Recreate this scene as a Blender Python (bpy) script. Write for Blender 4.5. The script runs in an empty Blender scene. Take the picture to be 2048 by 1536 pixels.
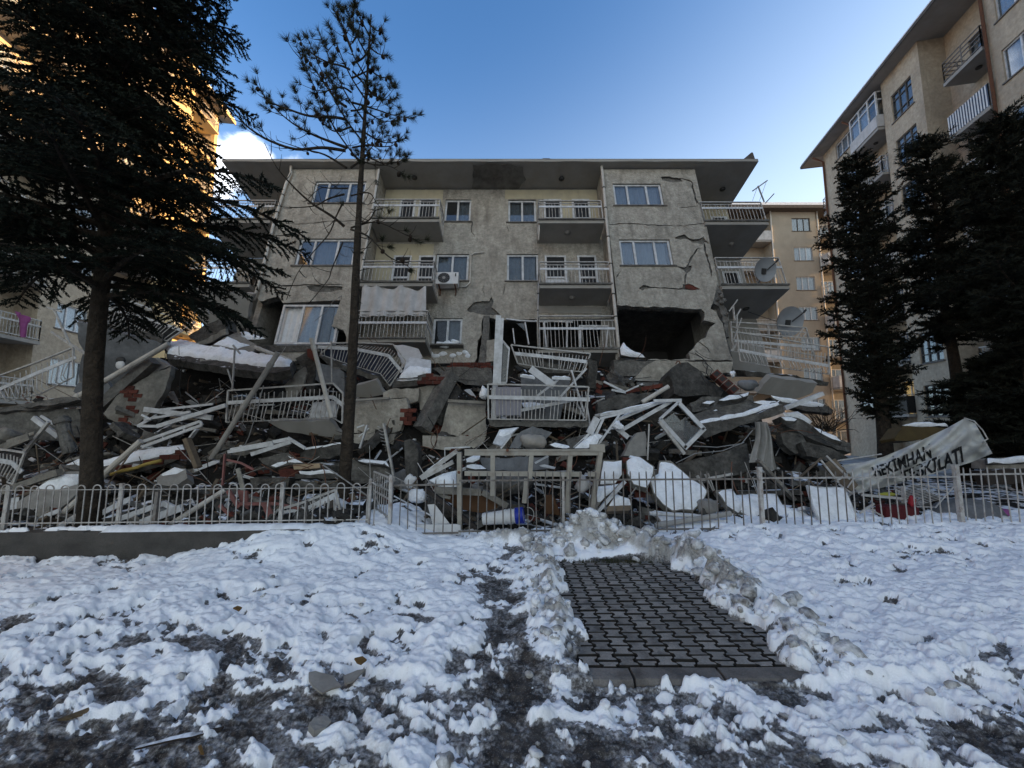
import bpy, bmesh, math, random
import numpy as np
from mathutils import Vector, Matrix, noise as mnoise
from mathutils.geometry import delaunay_2d_cdt

C = bpy.context.scene.collection
SC = bpy.context.scene
R = random.Random(11)

# ------------------------------------------------------------------ camera
FPX = 800.0                       # focal length in pixels of the 2048 wide photograph
TH = math.atan(88 / 800.0)        # camera tilted up a little
CT, ST = math.cos(TH), math.sin(TH)
CAM = Vector((0, 0, 1.65))
cd = bpy.data.cameras.new('camera')
cam = bpy.data.objects.new('camera', cd)
C.objects.link(cam)
cam.location = CAM
cam.rotation_euler = (math.pi / 2 + TH, 0, 0)
cd.sensor_fit = 'HORIZONTAL'
cd.sensor_width = 36
cd.lens = 36 * FPX / 2048
cd.clip_end = 5000
SC.camera = cam

# ------------------------------------------------------------------ world, sun, exposure
HAZE_RGB = (2.72, 2.98, 3.0, 1)        # pale haze low in the sky
SUN_ELEV = math.radians(7.5)
SUN_AZ = math.radians(-2.5)          # direction towards the sun, angle from +X towards +Y
w = bpy.data.worlds.new('World')
SC.world = w
w.use_nodes = True
nt = w.node_tree
nt.nodes.clear()
def WN(t, **k):
    n = nt.nodes.new(t)
    for a, b in k.items():
        setattr(n, a, b)
    return n
out = WN('ShaderNodeOutputWorld')
bg = WN('ShaderNodeBackground')
bg.inputs[1].default_value = 0.15
sky = WN('ShaderNodeTexSky', sky_type='NISHITA', sun_disc=False)
sky.sun_elevation = SUN_ELEV
sky.sun_rotation = math.pi / 2 - SUN_AZ
sky.altitude = 900
sky.air_density = 1.0
sky.dust_density = 0.9
sky.ozone_density = 2.2
# a small fair-weather cloud low over the roof and thin white haze bands, part of the sky itself
tc = WN('ShaderNodeTexCoord')
mp = WN('ShaderNodeMapping')
mp.inputs['Scale'].default_value = (1, 1, 1.7)
nz = WN('ShaderNodeTexNoise')
nz.inputs['Scale'].default_value = 11
nz.inputs['Detail'].default_value = 9
nz.inputs['Roughness'].default_value = 0.58
nt.links.new(tc.outputs['Generated'], mp.inputs[0])
nt.links.new(mp.outputs[0], nz.inputs['Vector'])
dirs = [((-0.495, 0.70, 0.512), 0.085, 1.0), ((-0.545, 0.69, 0.475), 0.11, 1.0), ((-0.43, 0.75, 0.50), 0.075, 0.9)]
acc = None
for dv, rad, amp in dirs:
    dvn = Vector(dv).normalized()
    vd = WN('ShaderNodeVectorMath', operation='DISTANCE')
    vd.inputs[1].default_value = dvn
    nt.links.new(tc.outputs['Generated'], vd.inputs[0])
    mr = WN('ShaderNodeMapRange', interpolation_type='SMOOTHSTEP')
    mr.inputs['From Min'].default_value = 0
    mr.inputs['From Max'].default_value = rad
    mr.inputs['To Min'].default_value = amp
    mr.inputs['To Max'].default_value = 0
    nt.links.new(vd.outputs['Value'], mr.inputs['Value'])
    if acc is None:
        acc = mr.outputs[0]
    else:
        mx = WN('ShaderNodeMath', operation='MAXIMUM')
        nt.links.new(acc, mx.inputs[0]); nt.links.new(mr.outputs[0], mx.inputs[1])
        acc = mx.outputs[0]
ad = WN('ShaderNodeMath', operation='MULTIPLY_ADD')
nt.links.new(acc, ad.inputs[0]); ad.inputs[1].default_value = 0.62
nt.links.new(nz.outputs['Fac'], ad.inputs[2])
cr = WN('ShaderNodeMapRange', interpolation_type='SMOOTHSTEP')
cr.inputs['From Min'].default_value = 0.74
cr.inputs['From Max'].default_value = 0.98
nt.links.new(ad.outputs[0], cr.inputs['Value'])
cm = WN('ShaderNodeMixRGB')
cm.inputs[2].default_value = (5.4, 5.6, 6.0, 1)
gm = WN('ShaderNodeMath', operation='MULTIPLY')
nt.links.new(cr.outputs[0], gm.inputs[0]); nt.links.new(acc, gm.inputs[1])
gm.use_clamp = True
nt.links.new(gm.outputs[0], cm.inputs[0])
# blue of the clear winter sky, paling into haze towards the horizon, more so on the sun's side and behind the camera
tint = WN('ShaderNodeMixRGB', blend_type='MULTIPLY')
tint.inputs[0].default_value = 1
tint.inputs[2].default_value = (0.50, 0.69, 0.87, 1)
nt.links.new(sky.outputs[0], tint.inputs[1])
sep = WN('ShaderNodeSeparateXYZ')
nt.links.new(tc.outputs['Generated'], sep.inputs[0])
hz = WN('ShaderNodeMath', operation='MULTIPLY_ADD')
nt.links.new(sep.outputs['X'], hz.inputs[0]); hz.inputs[1].default_value = -0.20
hy = WN('ShaderNodeMath', operation='MULTIPLY_ADD')
nt.links.new(sep.outputs['Y'], hy.inputs[0]); hy.inputs[1].default_value = 0.27  # extra haze behind the camera, added to brighten facade and snow
nt.links.new(sep.outputs['Z'], hy.inputs[2])
nt.links.new(hy.outputs[0], hz.inputs[2])
hr = WN('ShaderNodeMapRange', interpolation_type='SMOOTHSTEP')
hr.inputs['From Min'].default_value = 0.02
hr.inputs['From Max'].default_value = 0.97
hr.inputs['To Min'].default_value = 0.97
hr.inputs['To Max'].default_value = 0.0
nt.links.new(hz.outputs[0], hr.inputs['Value'])
hm = WN('ShaderNodeMixRGB')
hm.inputs[2].default_value = HAZE_RGB
nt.links.new(hr.outputs[0], hm.inputs[0])
nt.links.new(tint.outputs[0], hm.inputs[1])
nt.links.new(hm.outputs[0], cm.inputs[1])
nt.links.new(cm.outputs[0], bg.inputs[0])
nt.links.new(bg.outputs[0], out.inputs[0])

sl = bpy.data.lights.new('sun', 'SUN')
sl.energy = 4.0
sl.angle = math.radians(0.53)
sl.color = (1.0, 0.60, 0.26)
sun = bpy.data.objects.new('sun', sl)
C.objects.link(sun)
sd = Vector((math.cos(SUN_AZ) * math.cos(SUN_ELEV), math.sin(SUN_AZ) * math.cos(SUN_ELEV), math.sin(SUN_ELEV)))
sun.rotation_euler = sd.to_track_quat('Z', 'Y').to_euler()

SC.view_settings.view_transform = 'Standard'
SC.view_settings.look = 'None'
SC.view_settings.gamma = 1
SC.view_settings.use_curve_mapping = False
SC.view_settings.exposure = 1.8
SC.cycles.max_bounces = 6
SC.cycles.diffuse_bounces = 3
SC.cycles.glossy_bounces = 2
SC.cycles.transparent_max_bounces = 8
# ================================================================== helpers
def ray(px, py):
    a = (px - 1024) / FPX
    b = (768 - py) / FPX
    return Vector((a, CT - b * ST, ST + b * CT))

def at(px, py, Y):
    """the point of the place at distance Y in front of the camera seen at a pixel of the photograph"""
    d = ray(px, py)
    return CAM + d * (Y / d.y)

def on(px, py, p0, n):
    d = ray(px, py)
    return CAM + d * (n.dot(p0 - CAM) / n.dot(d))

def gnd(px, py, z=0.0):
    return on(px, py, Vector((0, 0, z)), Vector((0, 0, 1)))

def crop(x0, y0, s):
    return lambda x, y: (x0 + x / s, y0 + y / s)
cA = crop(0, 0, 2.926); cB = crop(400, 280, 3.413); cC = crop(900, 280, 3.413); cD = crop(1348, 0, 2.926)
cE = crop(0, 500, 4.096); cF = crop(400, 600, 4.096); cG = crop(850, 600, 4.096); cH = crop(1200, 560, 4.096)
cI = crop(0, 800, 4.096); cJ = crop(400, 800, 4.096); cK = crop(750, 820, 4.096); cL = crop(1150, 800, 4.096)
cM = crop(1548, 780, 4.096); cN = crop(1548, 380, 3.2); cO = crop(1000, 1000, 2.926); cP = crop(0, 1050, 1.862)
cQ = crop(1380, 500, 6.4); cS = crop(380, 480, 6.0235); cT = crop(440, 0, 4.876)
def pts(c, *xy):
    return [c(xy[i], xy[i + 1]) for i in range(0, len(xy), 2)]

def wm(o):
    m = Matrix.Identity(4)
    while o:
        m = o.matrix_basis @ m
        o = o.parent
    return m

def setp(o, label=None, cat=None, group=None, kind=None):
    if label: o['label'] = label
    if cat: o['category'] = cat
    if group: o['group'] = group
    if kind: o['kind'] = kind
    return o

def thing(name, loc, label, cat, group=None, rot=None, kind=None):
    o = bpy.data.objects.new(name, None)
    o.empty_display_size = 0.2
    C.objects.link(o)
    o.location = loc
    if rot is not None: o.rotation_euler = rot
    return setp(o, label, cat, group, kind)

class MB:
    """collects simple shapes and links them as one mesh object"""
    def __init__(s):
        s.v = []; s.f = []; s.mi = []; s.m = 0
    def quadface(s, a, b, c, d):
        n = len(s.v); s.v += [a, b, c, d]; s.f.append((n, n + 1, n + 2, n + 3)); s.mi.append(s.m)
    def tri(s, a, b, c):
        n = len(s.v); s.v += [a, b, c]; s.f.append((n, n + 1, n + 2)); s.mi.append(s.m)
    def hexa(s, p):
        """8 points: bottom ring 0-3, top ring 4-7"""
        n = len(s.v); s.v += [Vector(q) for q in p]
        for q in ((0, 3, 2, 1), (4, 5, 6, 7), (0, 1, 5, 4), (1, 2, 6, 5), (2, 3, 7, 6), (3, 0, 4, 7)):
            s.f.append(tuple(n + i for i in q)); s.mi.append(s.m)
    def box(s, c, sx, sy, sz, rot=None):
        c = Vector(c)
        p = [Vector((a * sx / 2, b * sy / 2, d * sz / 2)) for d in (-1, 1) for a, b in ((-1, -1), (1, -1), (1, 1), (-1, 1))]
        if rot is not None:
            p = [rot @ q for q in p]
        s.hexa([c + q for q in p])
    def bx(s, x0, x1, y0, y1, z0, z1):
        s.box(((x0 + x1) / 2, (y0 + y1) / 2, (z0 + z1) / 2), abs(x1 - x0), abs(y1 - y0), abs(z1 - z0))
    def beam(s, a, b, w, h, up=None):
        a = Vector(a); b = Vector(b); d = (b - a)
        if d.length < 1e-6: return
        d.normalize()
        up = Vector(up) if up is not None else (Vector((0, 0, 1)) if abs(d.z) < 0.9 else Vector((0, -1, 0)))
        sd_ = d.cross(up)
        if sd_.length < 1e-4: sd_ = d.cross(Vector((0.3, 1, 0.1)))
        sd_.normalize(); u = sd_.cross(d).normalized()
        q = [sd_ * x * w / 2 + u * y * h / 2 for x, y in ((-1, -1), (1, -1), (1, 1), (-1, 1))]
        s.hexa([a + k for k in q] + [b + k for k in q])
    def tube(s, path, r, n=8, r1=None, cap=True):
        path = [Vector(p) for p in path]
        m = len(path); n0 = len(s.v)
        prev = None
        for i, p in enumerate(path):
            t = (path[min(i + 1, m - 1)] - path[max(i - 1, 0)])
            if t.length < 1e-7: t = Vector((0, 0, 1))
            t.normalize()
            if prev is None:
                x = t.orthogonal().normalized()
            else:
                x = (prev - t * prev.dot(t))
                if x.length < 1e-5: x = t.orthogonal()
                x.normalize()
            prev = x
            y = t.cross(x)
            rr = r if r1 is None else r + (r1 - r) * i / max(1, m - 1)
            if isinstance(r, (list, tuple)): rr = r[i]
            for k in range(n):
                a = 2 * math.pi * k / n
                s.v.append(p + x * math.cos(a) * rr + y * math.sin(a) * rr)
        for i in range(m - 1):
            for k in range(n):
                a = n0 + i * n + k; b = n0 + i * n + (k + 1) % n
                s.f.append((a, b, b + n, a + n)); s.mi.append(s.m)
        if cap:
            s.f.append(tuple(n0 + k for k in range(n))[::-1]); s.mi.append(s.m)
            s.f.append(tuple(n0 + (m - 1) * n + k for k in range(n))); s.mi.append(s.m)
    def ell(s, c, rx, ry, rz, nu=10, nv=7, rot=None, jit=0):
        n0 = len(s.v); c = Vector(c)
        for j in range(nv + 1):
            th = math.pi * j / nv
            for i in range(nu):
                ph = 2 * math.pi * i / nu
                k = 1 + (R.uniform(-jit, jit) if jit else 0)
                p = Vector((rx * math.sin(th) * math.cos(ph) * k, ry * math.sin(th) * math.sin(ph) * k, rz * math.cos(th) * k))
                if rot is not None: p = rot @ p
                s.v.append(c + p)
        for j in range(nv):
            for i in range(nu):
                a = n0 + j * nu + i; b = n0 + j * nu + (i + 1) % nu
                s.f.append((a, a + nu, b + nu, b)); s.mi.append(s.m)
    def plate(s, loops, org, ax, ay, nrm, th, front_only=False, extra=None, backm=None):
        """flat plate: loops[0] outline, the others holes, 2D in (ax, ay); extends th behind org along -nrm"""
        vs = []; es = []
        for lp in loops:
            k = len(vs)
            vs += [Vector((p[0], p[1])) for p in lp]
            es += [(k + i, k + (i + 1) % len(lp)) for i in range(len(lp))]
        if extra: vs += [Vector(p) for p in extra]
        V, E, F, ov, oe, of = delaunay_2d_cdt(vs, es, [], 0, 1e-6)
        P = [[(q[0], q[1]) for q in lp] for lp in loops]
        keep = []
        for f in F:
            cx = sum(V[i][0] for i in f) / len(f); cy = sum(V[i][1] for i in f) / len(f)
            if inpoly(cx, cy, P[0]) and not any(inpoly(cx, cy, h) for h in P[1:]):
                area = 0
                for i in range(len(f)):
                    a = V[f[i]]; b = V[f[(i + 1) % len(f)]]
                    area += a[0] * b[1] - a[1] * b[0]
                keep.append(tuple(f) if area > 0 else tuple(reversed(f)))
        n0 = len(s.v); nV = len(V)
        org = Vector(org); ax = Vector(ax); ay = Vector(ay); nrm = Vector(nrm)
        s.v += [org + ax * p[0] + ay * p[1] for p in V]
        s.v += [org + ax * p[0] + ay * p[1] - nrm * th for p in V]
        cnt = {}
        flip = ax.cross(ay).dot(nrm) < 0
        for f in keep:
            g = tuple(reversed(f)) if flip else f
            s.f.append(tuple(n0 + i for i in g)); s.mi.append(s.m)
            if not front_only:
                s.f.append(tuple(n0 + nV + i for i in reversed(g))); s.mi.append(s.m if backm is None else backm)
            for i in range(len(g)):
                a, b = g[i], g[(i + 1) % len(g)]
                cnt[(a, b)] = 1
        if not front_only:
            for (a, b) in list(cnt):
                if (b, a) not in cnt:
                    s.f.append((n0 + a, n0 + nV + a, n0 + nV + b, n0 + b)); s.mi.append(s.m if backm is None else backm)
    def build(s, name, mat, parent=None, smooth=False, shift=True, **kw):
        me = bpy.data.meshes.new(name)
        o = bpy.data.objects.new(name, me)
        C.objects.link(o)
        V = s.v
        if parent is not None:
            o.parent = parent
            if not kw.pop('local', False):
                inv = wm(parent).inverted()
                V = [inv @ Vector(p) for p in V]
        if shift and V:
            A = np.array([tuple(p) for p in V])
            mn = A.min(0); mxx = A.max(0)
            o0 = Vector(((mn[0] + mxx[0]) / 2, (mn[1] + mxx[1]) / 2, mn[2]))
            V = [Vector(p) - o0 for p in V]
            o.location = o0
        me.from_pydata([tuple(p) for p in V], [], s.f)
        ms = mat if isinstance(mat, (list, tuple)) else [mat]
        for m in ms: me.materials.append(m)
        if len(ms) > 1: me.polygons.foreach_set('material_index', s.mi)
        if smooth: me.polygons.foreach_set('use_smooth', [True] * len(me.polygons))
        me.update()
        setp(o, kw.get('label'), kw.get('cat'), kw.get('group'), kw.get('kind'))
        return o

def inpoly(x, y, P):
    c = False; n = len(P); j = n - 1
    for i in range(n):
        xi, yi = P[i]; xj, yj = P[j]
        if (yi > y) != (yj > y) and x < (xj - xi) * (y - yi) / (yj - yi) + xi:
            c = not c
        j = i
    return c

def dup(o, loc, name=None, parent=None, rot=None):
    c = o.copy(); C.objects.link(c)
    c.location = loc
    if parent is not None: c.parent = parent
    if rot is not None: c.rotation_euler = rot
    return c

# ---- numpy value noise for the snow field and the heap
def hash2(ix, iy, seed):
    h = (ix.astype(np.int64) * 374761393 + iy.astype(np.int64) * 668265263 + seed * 2147483647) & 0xffffffff
    h = ((h ^ (h >> 13)) * 1274126177) & 0xffffffff
    h = (h ^ (h >> 16)) & 0xffffffff
    return h / 4294967295.0
def vnoise(x, y, seed=0):
    ix = np.floor(x); iy = np.floor(y); fx = x - ix; fy = y - iy
    fx = fx * fx * fx * (fx * (fx * 6 - 15) + 10); fy = fy * fy * fy * (fy * (fy * 6 - 15) + 10)
    a = hash2(ix, iy, seed); b = hash2(ix + 1, iy, seed); c = hash2(ix, iy + 1, seed); d = hash2(ix + 1, iy + 1, seed)
    return (a * (1 - fx) + b * fx) * (1 - fy) + (c * (1 - fx) + d * fx) * fy
def fbm(x, y, oct=4, seed=0, gain=0.5, lac=2.03):
    s = np.zeros_like(x); a = 1.0; t = 0.0
    for k in range(oct):
        s += a * vnoise(x, y, seed + k * 17); t += a
        ca, sa = 0.8, 0.6
        x, y = (x * ca - y * sa) * lac + 7.3, (x * sa + y * ca) * lac + 3.1
        a *= gain
    return s / t
def sstep(a, b, x):
    t = np.clip((x - a) / (b - a), 0, 1)
    return t * t * (3 - 2 * t)

# ================================================================== materials
MATS = {}
def mat(name, col, col2=None, rough=0.85, ns=4.0, bump=0.25, bs=30.0, metal=0.0, streak=None, streak_s=(2.2, 2.2, 0.35),
        streak_amt=0.6, snow=0.0, spec=0.3, objvar=0.0, detail=6, bdist=0.02, grain=0.0, gs=90, coord='Object'):
    m = bpy.data.materials.new(name); m.use_nodes = True
    t = m.node_tree; N = t.nodes; L = t.links
    b = N['Principled BSDF']
    b.inputs['Roughness'].default_value = rough
    b.inputs['Metallic'].default_value = metal
    b.inputs['Specular IOR Level'].default_value = spec
    tc = N.new('ShaderNodeTexCoord'); co = tc.outputs[coord]
    if objvar or coord == 'Object':
        oi = N.new('ShaderNodeObjectInfo')
        va = N.new('ShaderNodeVectorMath'); va.operation = 'MULTIPLY_ADD'
        L.new(oi.outputs['Random'], va.inputs[0]); va.inputs[1].default_value = (37, 53, 71); L.new(co, va.inputs[2])
        co = va.outputs[0]
    n1 = N.new('ShaderNodeTexNoise'); n1.inputs['Scale'].default_value = ns; n1.inputs['Detail'].default_value = detail
    n1.inputs['Roughness'].default_value = 0.62
    L.new(co, n1.inputs['Vector'])
    r = N.new('ShaderNodeMapRange'); r.inputs['From Min'].default_value = 0.32; r.inputs['From Max'].default_value = 0.68
    L.new(n1.outputs['Fac'], r.inputs['Value'])
    mx = N.new('ShaderNodeMixRGB')
    mx.inputs[1].default_value = (*col, 1)
    mx.inputs[2].default_value = (*(col2 or [c * 0.72 for c in col]), 1)
    L.new(r.outputs[0], mx.inputs[0])
    cur = mx.outputs[0]
    if grain:
        g = N.new('ShaderNodeTexNoise'); g.inputs['Scale'].default_value = gs; g.inputs['Detail'].default_value = 5; g.inputs['Roughness'].default_value = .7
        L.new(co, g.inputs['Vector'])
        gr = N.new('ShaderNodeMapRange'); gr.inputs['From Min'].default_value = 0.3; gr.inputs['From Max'].default_value = 0.7
        gr.inputs['To Min'].default_value = 1 - grain; gr.inputs['To Max'].default_value = 1 + grain
        L.new(g.outputs['Fac'], gr.inputs['Value'])
        gm = N.new('ShaderNodeMixRGB'); gm.blend_type = 'MULTIPLY'; gm.inputs[0].default_value = 1
        L.new(cur, gm.inputs[1]); L.new(gr.outputs[0], gm.inputs[2]); cur = gm.outputs[0]
    if streak:
        mp = N.new('ShaderNodeMapping'); mp.inputs['Scale'].default_value = streak_s
        L.new(co, mp.inputs[0])
        n2 = N.new('ShaderNodeTexNoise'); n2.inputs['Scale'].default_value = 1.0; n2.inputs['Detail'].default_value = 7
        n2.inputs['Roughness'].default_value = 0.66
        L.new(mp.outputs[0], n2.inputs['Vector'])
        r2 = N.new('ShaderNodeMapRange'); r2.inputs['From Min'].default_value = 0.5; r2.inputs['From Max'].default_value = 0.72
        r2.inputs['To Max'].default_value = streak_amt
        L.new(n2.outputs['Fac'], r2.inputs['Value'])
        m2 = N.new('ShaderNodeMixRGB'); m2.inputs[2].default_value = (*streak, 1)
        L.new(r2.outputs[0], m2.inputs[0]); L.new(cur, m2.inputs[1]); cur = m2.outputs[0]
    if objvar:
        r3 = N.new('ShaderNodeMapRange'); r3.inputs['To Min'].default_value = 1 - objvar; r3.inputs['To Max'].default_value = 1 + objvar
        L.new(oi.outputs['Random'], r3.inputs['Value'])
        m3 = N.new('ShaderNodeMixRGB'); m3.blend_type = 'MULTIPLY'; m3.inputs[0].default_value = 1
        L.new(cur, m3.inputs[1]); L.new(r3.outputs[0], m3.inputs[2]); cur = m3.outputs[0]
    if snow:
        # snow lying on faces that look up
        ge = N.new('ShaderNodeNewGeometry'); sp = N.new('ShaderNodeSeparateXYZ'); L.new(ge.outputs['Normal'], sp.inputs[0])
        n4 = N.new('ShaderNodeTexNoise'); n4.inputs['Scale'].default_value = 3.5; n4.inputs['Detail'].default_value = 5
        L.new(ge.outputs['Position'], n4.inputs['Vector'])
        ma = N.new('ShaderNodeMath'); ma.operation = 'MULTIPLY_ADD'; ma.inputs[1].default_value = 0.9
        L.new(n4.outputs['Fac'], ma.inputs[0]); L.new(sp.outputs['Z'], ma.inputs[2])
        r4 = N.new('ShaderNodeMapRange'); r4.inputs['From Min'].default_value = 1.42 - snow * 0.3; r4.inputs['From Max'].default_value = 1.50 - snow * 0.3
        L.new(ma.outputs[0], r4.inputs['Value'])
        m4 = N.new('ShaderNodeMixRGB'); m4.inputs[2].default_value = (0.80, 0.83, 0.88, 1)
        L.new(r4.outputs[0], m4.inputs[0]); L.new(cur, m4.inputs[1]); cur = m4.outputs[0]
    L.new(cur, b.inputs['Base Color'])
    if bump:
        n3 = N.new('ShaderNodeTexNoise'); n3.inputs['Scale'].default_value = bs; n3.inputs['Detail'].default_value = 6
        L.new(co, n3.inputs['Vector'])
        bp = N.new('ShaderNodeBump'); bp.inputs['Strength'].default_value = bump; bp.inputs['Distance'].default_value = bdist
        L.new(n3.outputs['Fac'], bp.inputs['Height']); L.new(bp.outputs[0], b.inputs['Normal'])
    MATS[name] = m
    return m

def glass_mat(name, tintc=(0.75, 0.8, 0.85), dirt=0.08):
    m = bpy.data.materials.new(name); m.use_nodes = True
    t = m.node_tree; N = t.nodes; L = t.links; N.clear()
    o = N.new('ShaderNodeOutputMaterial')
    tr = N.new('ShaderNodeBsdfTransparent'); tr.inputs[0].default_value = (*tintc, 1)
    gl = N.new('ShaderNodeBsdfGlossy'); gl.inputs['Roughness'].default_value = 0.03
    fr = N.new('ShaderNodeFresnel'); fr.inputs[0].default_value = 1.5
    mp = N.new('ShaderNodeMath'); mp.operation = 'MULTIPLY_ADD'; mp.inputs[1].default_value = 0.33; mp.inputs[2].default_value = 0.02
    mp.use_clamp = True
    L.new(fr.outputs[0], mp.inputs[0])
    mx = N.new('ShaderNodeMixShader'); L.new(mp.outputs[0], mx.inputs[0]); L.new(tr.outputs[0], mx.inputs[1]); L.new(gl.outputs[0], mx.inputs[2])
    df = N.new('ShaderNodeBsdfDiffuse'); df.inputs[0].default_value = (0.5, 0.5, 0.5, 1)
    tcn = N.new('ShaderNodeTexCoord'); nz_ = N.new('ShaderNodeTexNoise'); nz_.inputs['Scale'].default_value = 3
    L.new(tcn.outputs['Object'], nz_.inputs['Vector'])
    dm = N.new('ShaderNodeMath'); dm.operation = 'MULTIPLY'; dm.inputs[1].default_value = dirt * 2; L.new(nz_.outputs['Fac'], dm.inputs[0])
    m2 = N.new('ShaderNodeMixShader'); L.new(dm.outputs[0], m2.inputs[0]); L.new(mx.outputs[0], m2.inputs[1]); L.new(df.outputs[0], m2.inputs[2])
    L.new(m2.outputs[0], o.inputs[0])
    return m

M_plaster = mat('plaster', (0.41, 0.38, 0.325), (0.26, 0.24, 0.205), rough=0.95, ns=2.6, bump=0.9, bs=16, bdist=.04, streak=(0.14, 0.125, 0.105), streak_s=(2.6, 2.6, 0.7), streak_amt=0.75, grain=0.28, gs=9)
M_yplaster = mat('yellow_plaster', (0.47, 0.41, 0.28), (0.38, 0.34, 0.25), rough=0.95, ns=2, bump=0.3, bs=40, streak=(0.3, 0.27, 0.2))
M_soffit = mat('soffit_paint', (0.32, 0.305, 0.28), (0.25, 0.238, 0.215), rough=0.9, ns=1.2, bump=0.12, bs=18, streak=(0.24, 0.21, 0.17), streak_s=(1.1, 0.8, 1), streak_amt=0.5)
M_conc = mat('bare_concrete', (0.175, 0.166, 0.15), (0.09, 0.085, 0.077), rough=0.95, ns=3.2, bump=1.0, bs=14, bdist=.04, grain=0.35, gs=11, streak=(.06,.057,.052), streak_s=(2.5,2.5,5), streak_amt=.7)
M_rconc = mat('rubble_concrete', (0.128, 0.12, 0.107), (0.05, 0.047, 0.042), rough=0.95, ns=3.8, bump=1.0, bs=13, bdist=.05, grain=0.45, gs=9, snow=0.12, objvar=0.3, streak=(.04,.037,.033), streak_s=(2.2,2.2,7), streak_amt=.75)
M_rplaster = mat('broken_plaster', (0.27, 0.25, 0.215), (0.15, 0.14, 0.12), rough=0.95, ns=2.8, bump=0.7, bs=15, bdist=.035, grain=0.28, gs=10, streak=(0.10, 0.092, 0.08), streak_s=(2.6,2.6,1.2), streak_amt=.75, objvar=0.15)
M_greywall = mat('painted_slab', (0.205, 0.21, 0.215), (0.13, 0.133, 0.136), rough=0.9, ns=2.4, bump=0.5, bs=14, streak=(0.10, 0.10, 0.10), streak_s=(2,2,2), streak_amt=.7, objvar=0.12, grain=.2, gs=10)
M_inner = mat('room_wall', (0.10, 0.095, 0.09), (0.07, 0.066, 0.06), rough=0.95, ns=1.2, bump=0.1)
M_pvc = mat('white_window_frame', (0.62, 0.63, 0.64), (0.42, 0.42, 0.42), rough=0.45, ns=6, bump=0.08, bs=20, spec=0.5, streak=(.2,.19,.175), streak_s=(5,5,5), streak_amt=.6)
M_rail = mat('white_painted_metal', (0.50, 0.49, 0.465), (0.30, 0.285, 0.265), rough=0.55, ns=7, bump=0.15, bs=60, streak=(0.16, 0.10, 0.06), streak_s=(9, 9, 9), streak_amt=0.55, spec=0.4)
M_fence = mat('fence_paint', (0.47, 0.455, 0.43), (0.30, 0.28, 0.26), rough=0.6, ns=14, bump=0.2, bs=80, streak=(0.13, 0.075, 0.045), streak_s=(14, 14, 10), streak_amt=0.7, objvar=0.12)
M_rfence = mat('weathered_fence_paint', (0.20, 0.186, 0.17), (0.11, 0.10, 0.09), rough=0.65, ns=14, bump=0.2, bs=80, streak=(0.10, 0.06, 0.04), streak_s=(14, 14, 10), streak_amt=0.7, objvar=0.12)
M_gate = mat('tan_gate_paint', (0.36, 0.335, 0.285), (0.27, 0.25, 0.21), rough=0.6, ns=5, bump=0.15, bs=50, streak=(0.14, 0.09, 0.06), streak_s=(6, 6, 6), streak_amt=0.5)
M_snow = mat('snow', (0.90, 0.915, 0.935), (0.80, 0.82, 0.85), rough=0.75, ns=7, bump=0.9, bs=22, bdist=0.04, spec=0.2, streak=(.42,.41,.40), streak_s=(6,6,6), streak_amt=.5)
M_thinsnow = mat('thin_snow', (0.84, 0.86, 0.90), (0.62, 0.63, 0.65), rough=0.75, ns=7, bump=0.4, bs=30, spec=0.2)
M_brick = mat('red_brick', (0.125, 0.036, 0.024), (0.065, 0.022, 0.017), rough=0.95, ns=9, bump=0.6, bs=40, objvar=0.35)
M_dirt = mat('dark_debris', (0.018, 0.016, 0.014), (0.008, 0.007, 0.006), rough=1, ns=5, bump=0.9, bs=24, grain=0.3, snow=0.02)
M_wood = mat('weathered_wood', (0.20, 0.155, 0.11), (0.11, 0.085, 0.06), rough=0.9, ns=3, bump=0.4, bs=30, streak=(0.06, 0.045, 0.03), streak_s=(20, 3, 20), snow=0.05, objvar=0.2)
M_dwood = mat('dark_wood', (0.045, 0.036, 0.03), (0.03, 0.024, 0.02), rough=0.85, ns=5, bump=0.3, snow=0.1)
M_orange = mat('orange_board', (0.10, 0.045, 0.017), (0.07, 0.032, 0.012), rough=0.7, ns=3, bump=0.1)
M_pipe = mat('drain_pipe_plastic', (0.56, 0.53, 0.48), (0.43, 0.40, 0.35), rough=0.6, ns=6, bump=0.08, streak=(0.2, 0.17, 0.14), streak_s=(6, 6, 1), streak_amt=0.5)
M_gpipe = mat('grey_pipe', (0.36, 0.345, 0.32), (0.26, 0.25, 0.23), rough=0.6, ns=6, bump=0.08)
M_rust = mat('rusty_steel', (0.17, 0.075, 0.045), (0.09, 0.05, 0.035), rough=0.85, ns=14, bump=0.3, bs=60)
M_redpaint = mat('faded_red_metal', (0.22, 0.085, 0.075), (0.15, 0.07, 0.06), rough=0.7, ns=10, bump=0.2)
M_iron = mat('dark_iron', (0.05, 0.048, 0.046), (0.03, 0.03, 0.03), rough=0.7, ns=10, bump=0.1)
M_wire = mat('dark_cable', (0.02, 0.02, 0.02), rough=0.6, bump=0)
M_greycable = mat('grey_cable', (0.25, 0.25, 0.25), rough=0.6, bump=0)
M_curtain = mat('net_curtain', (0.72, 0.71, 0.70), (0.6, 0.59, 0.58), rough=0.9, ns=8, bump=0.2, bs=60)
M_greycurtain = mat('grey_curtain', (0.30, 0.29, 0.27), (0.23, 0.22, 0.20), rough=0.9, ns=8, bump=0.2, bs=60)
M_tarp = mat('dirty_cloth', (0.52, 0.51, 0.50), (0.40, 0.39, 0.38), rough=0.85, ns=3, bump=0.3, bs=14, streak=(0.25, 0.235, 0.22), streak_s=(2, 2, 1), streak_amt=0.6)
M_blue = mat('dark_blue_sheet', (0.020, 0.028, 0.055), (0.015, 0.02, 0.038), rough=0.4, ns=3, bump=0.05)
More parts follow.
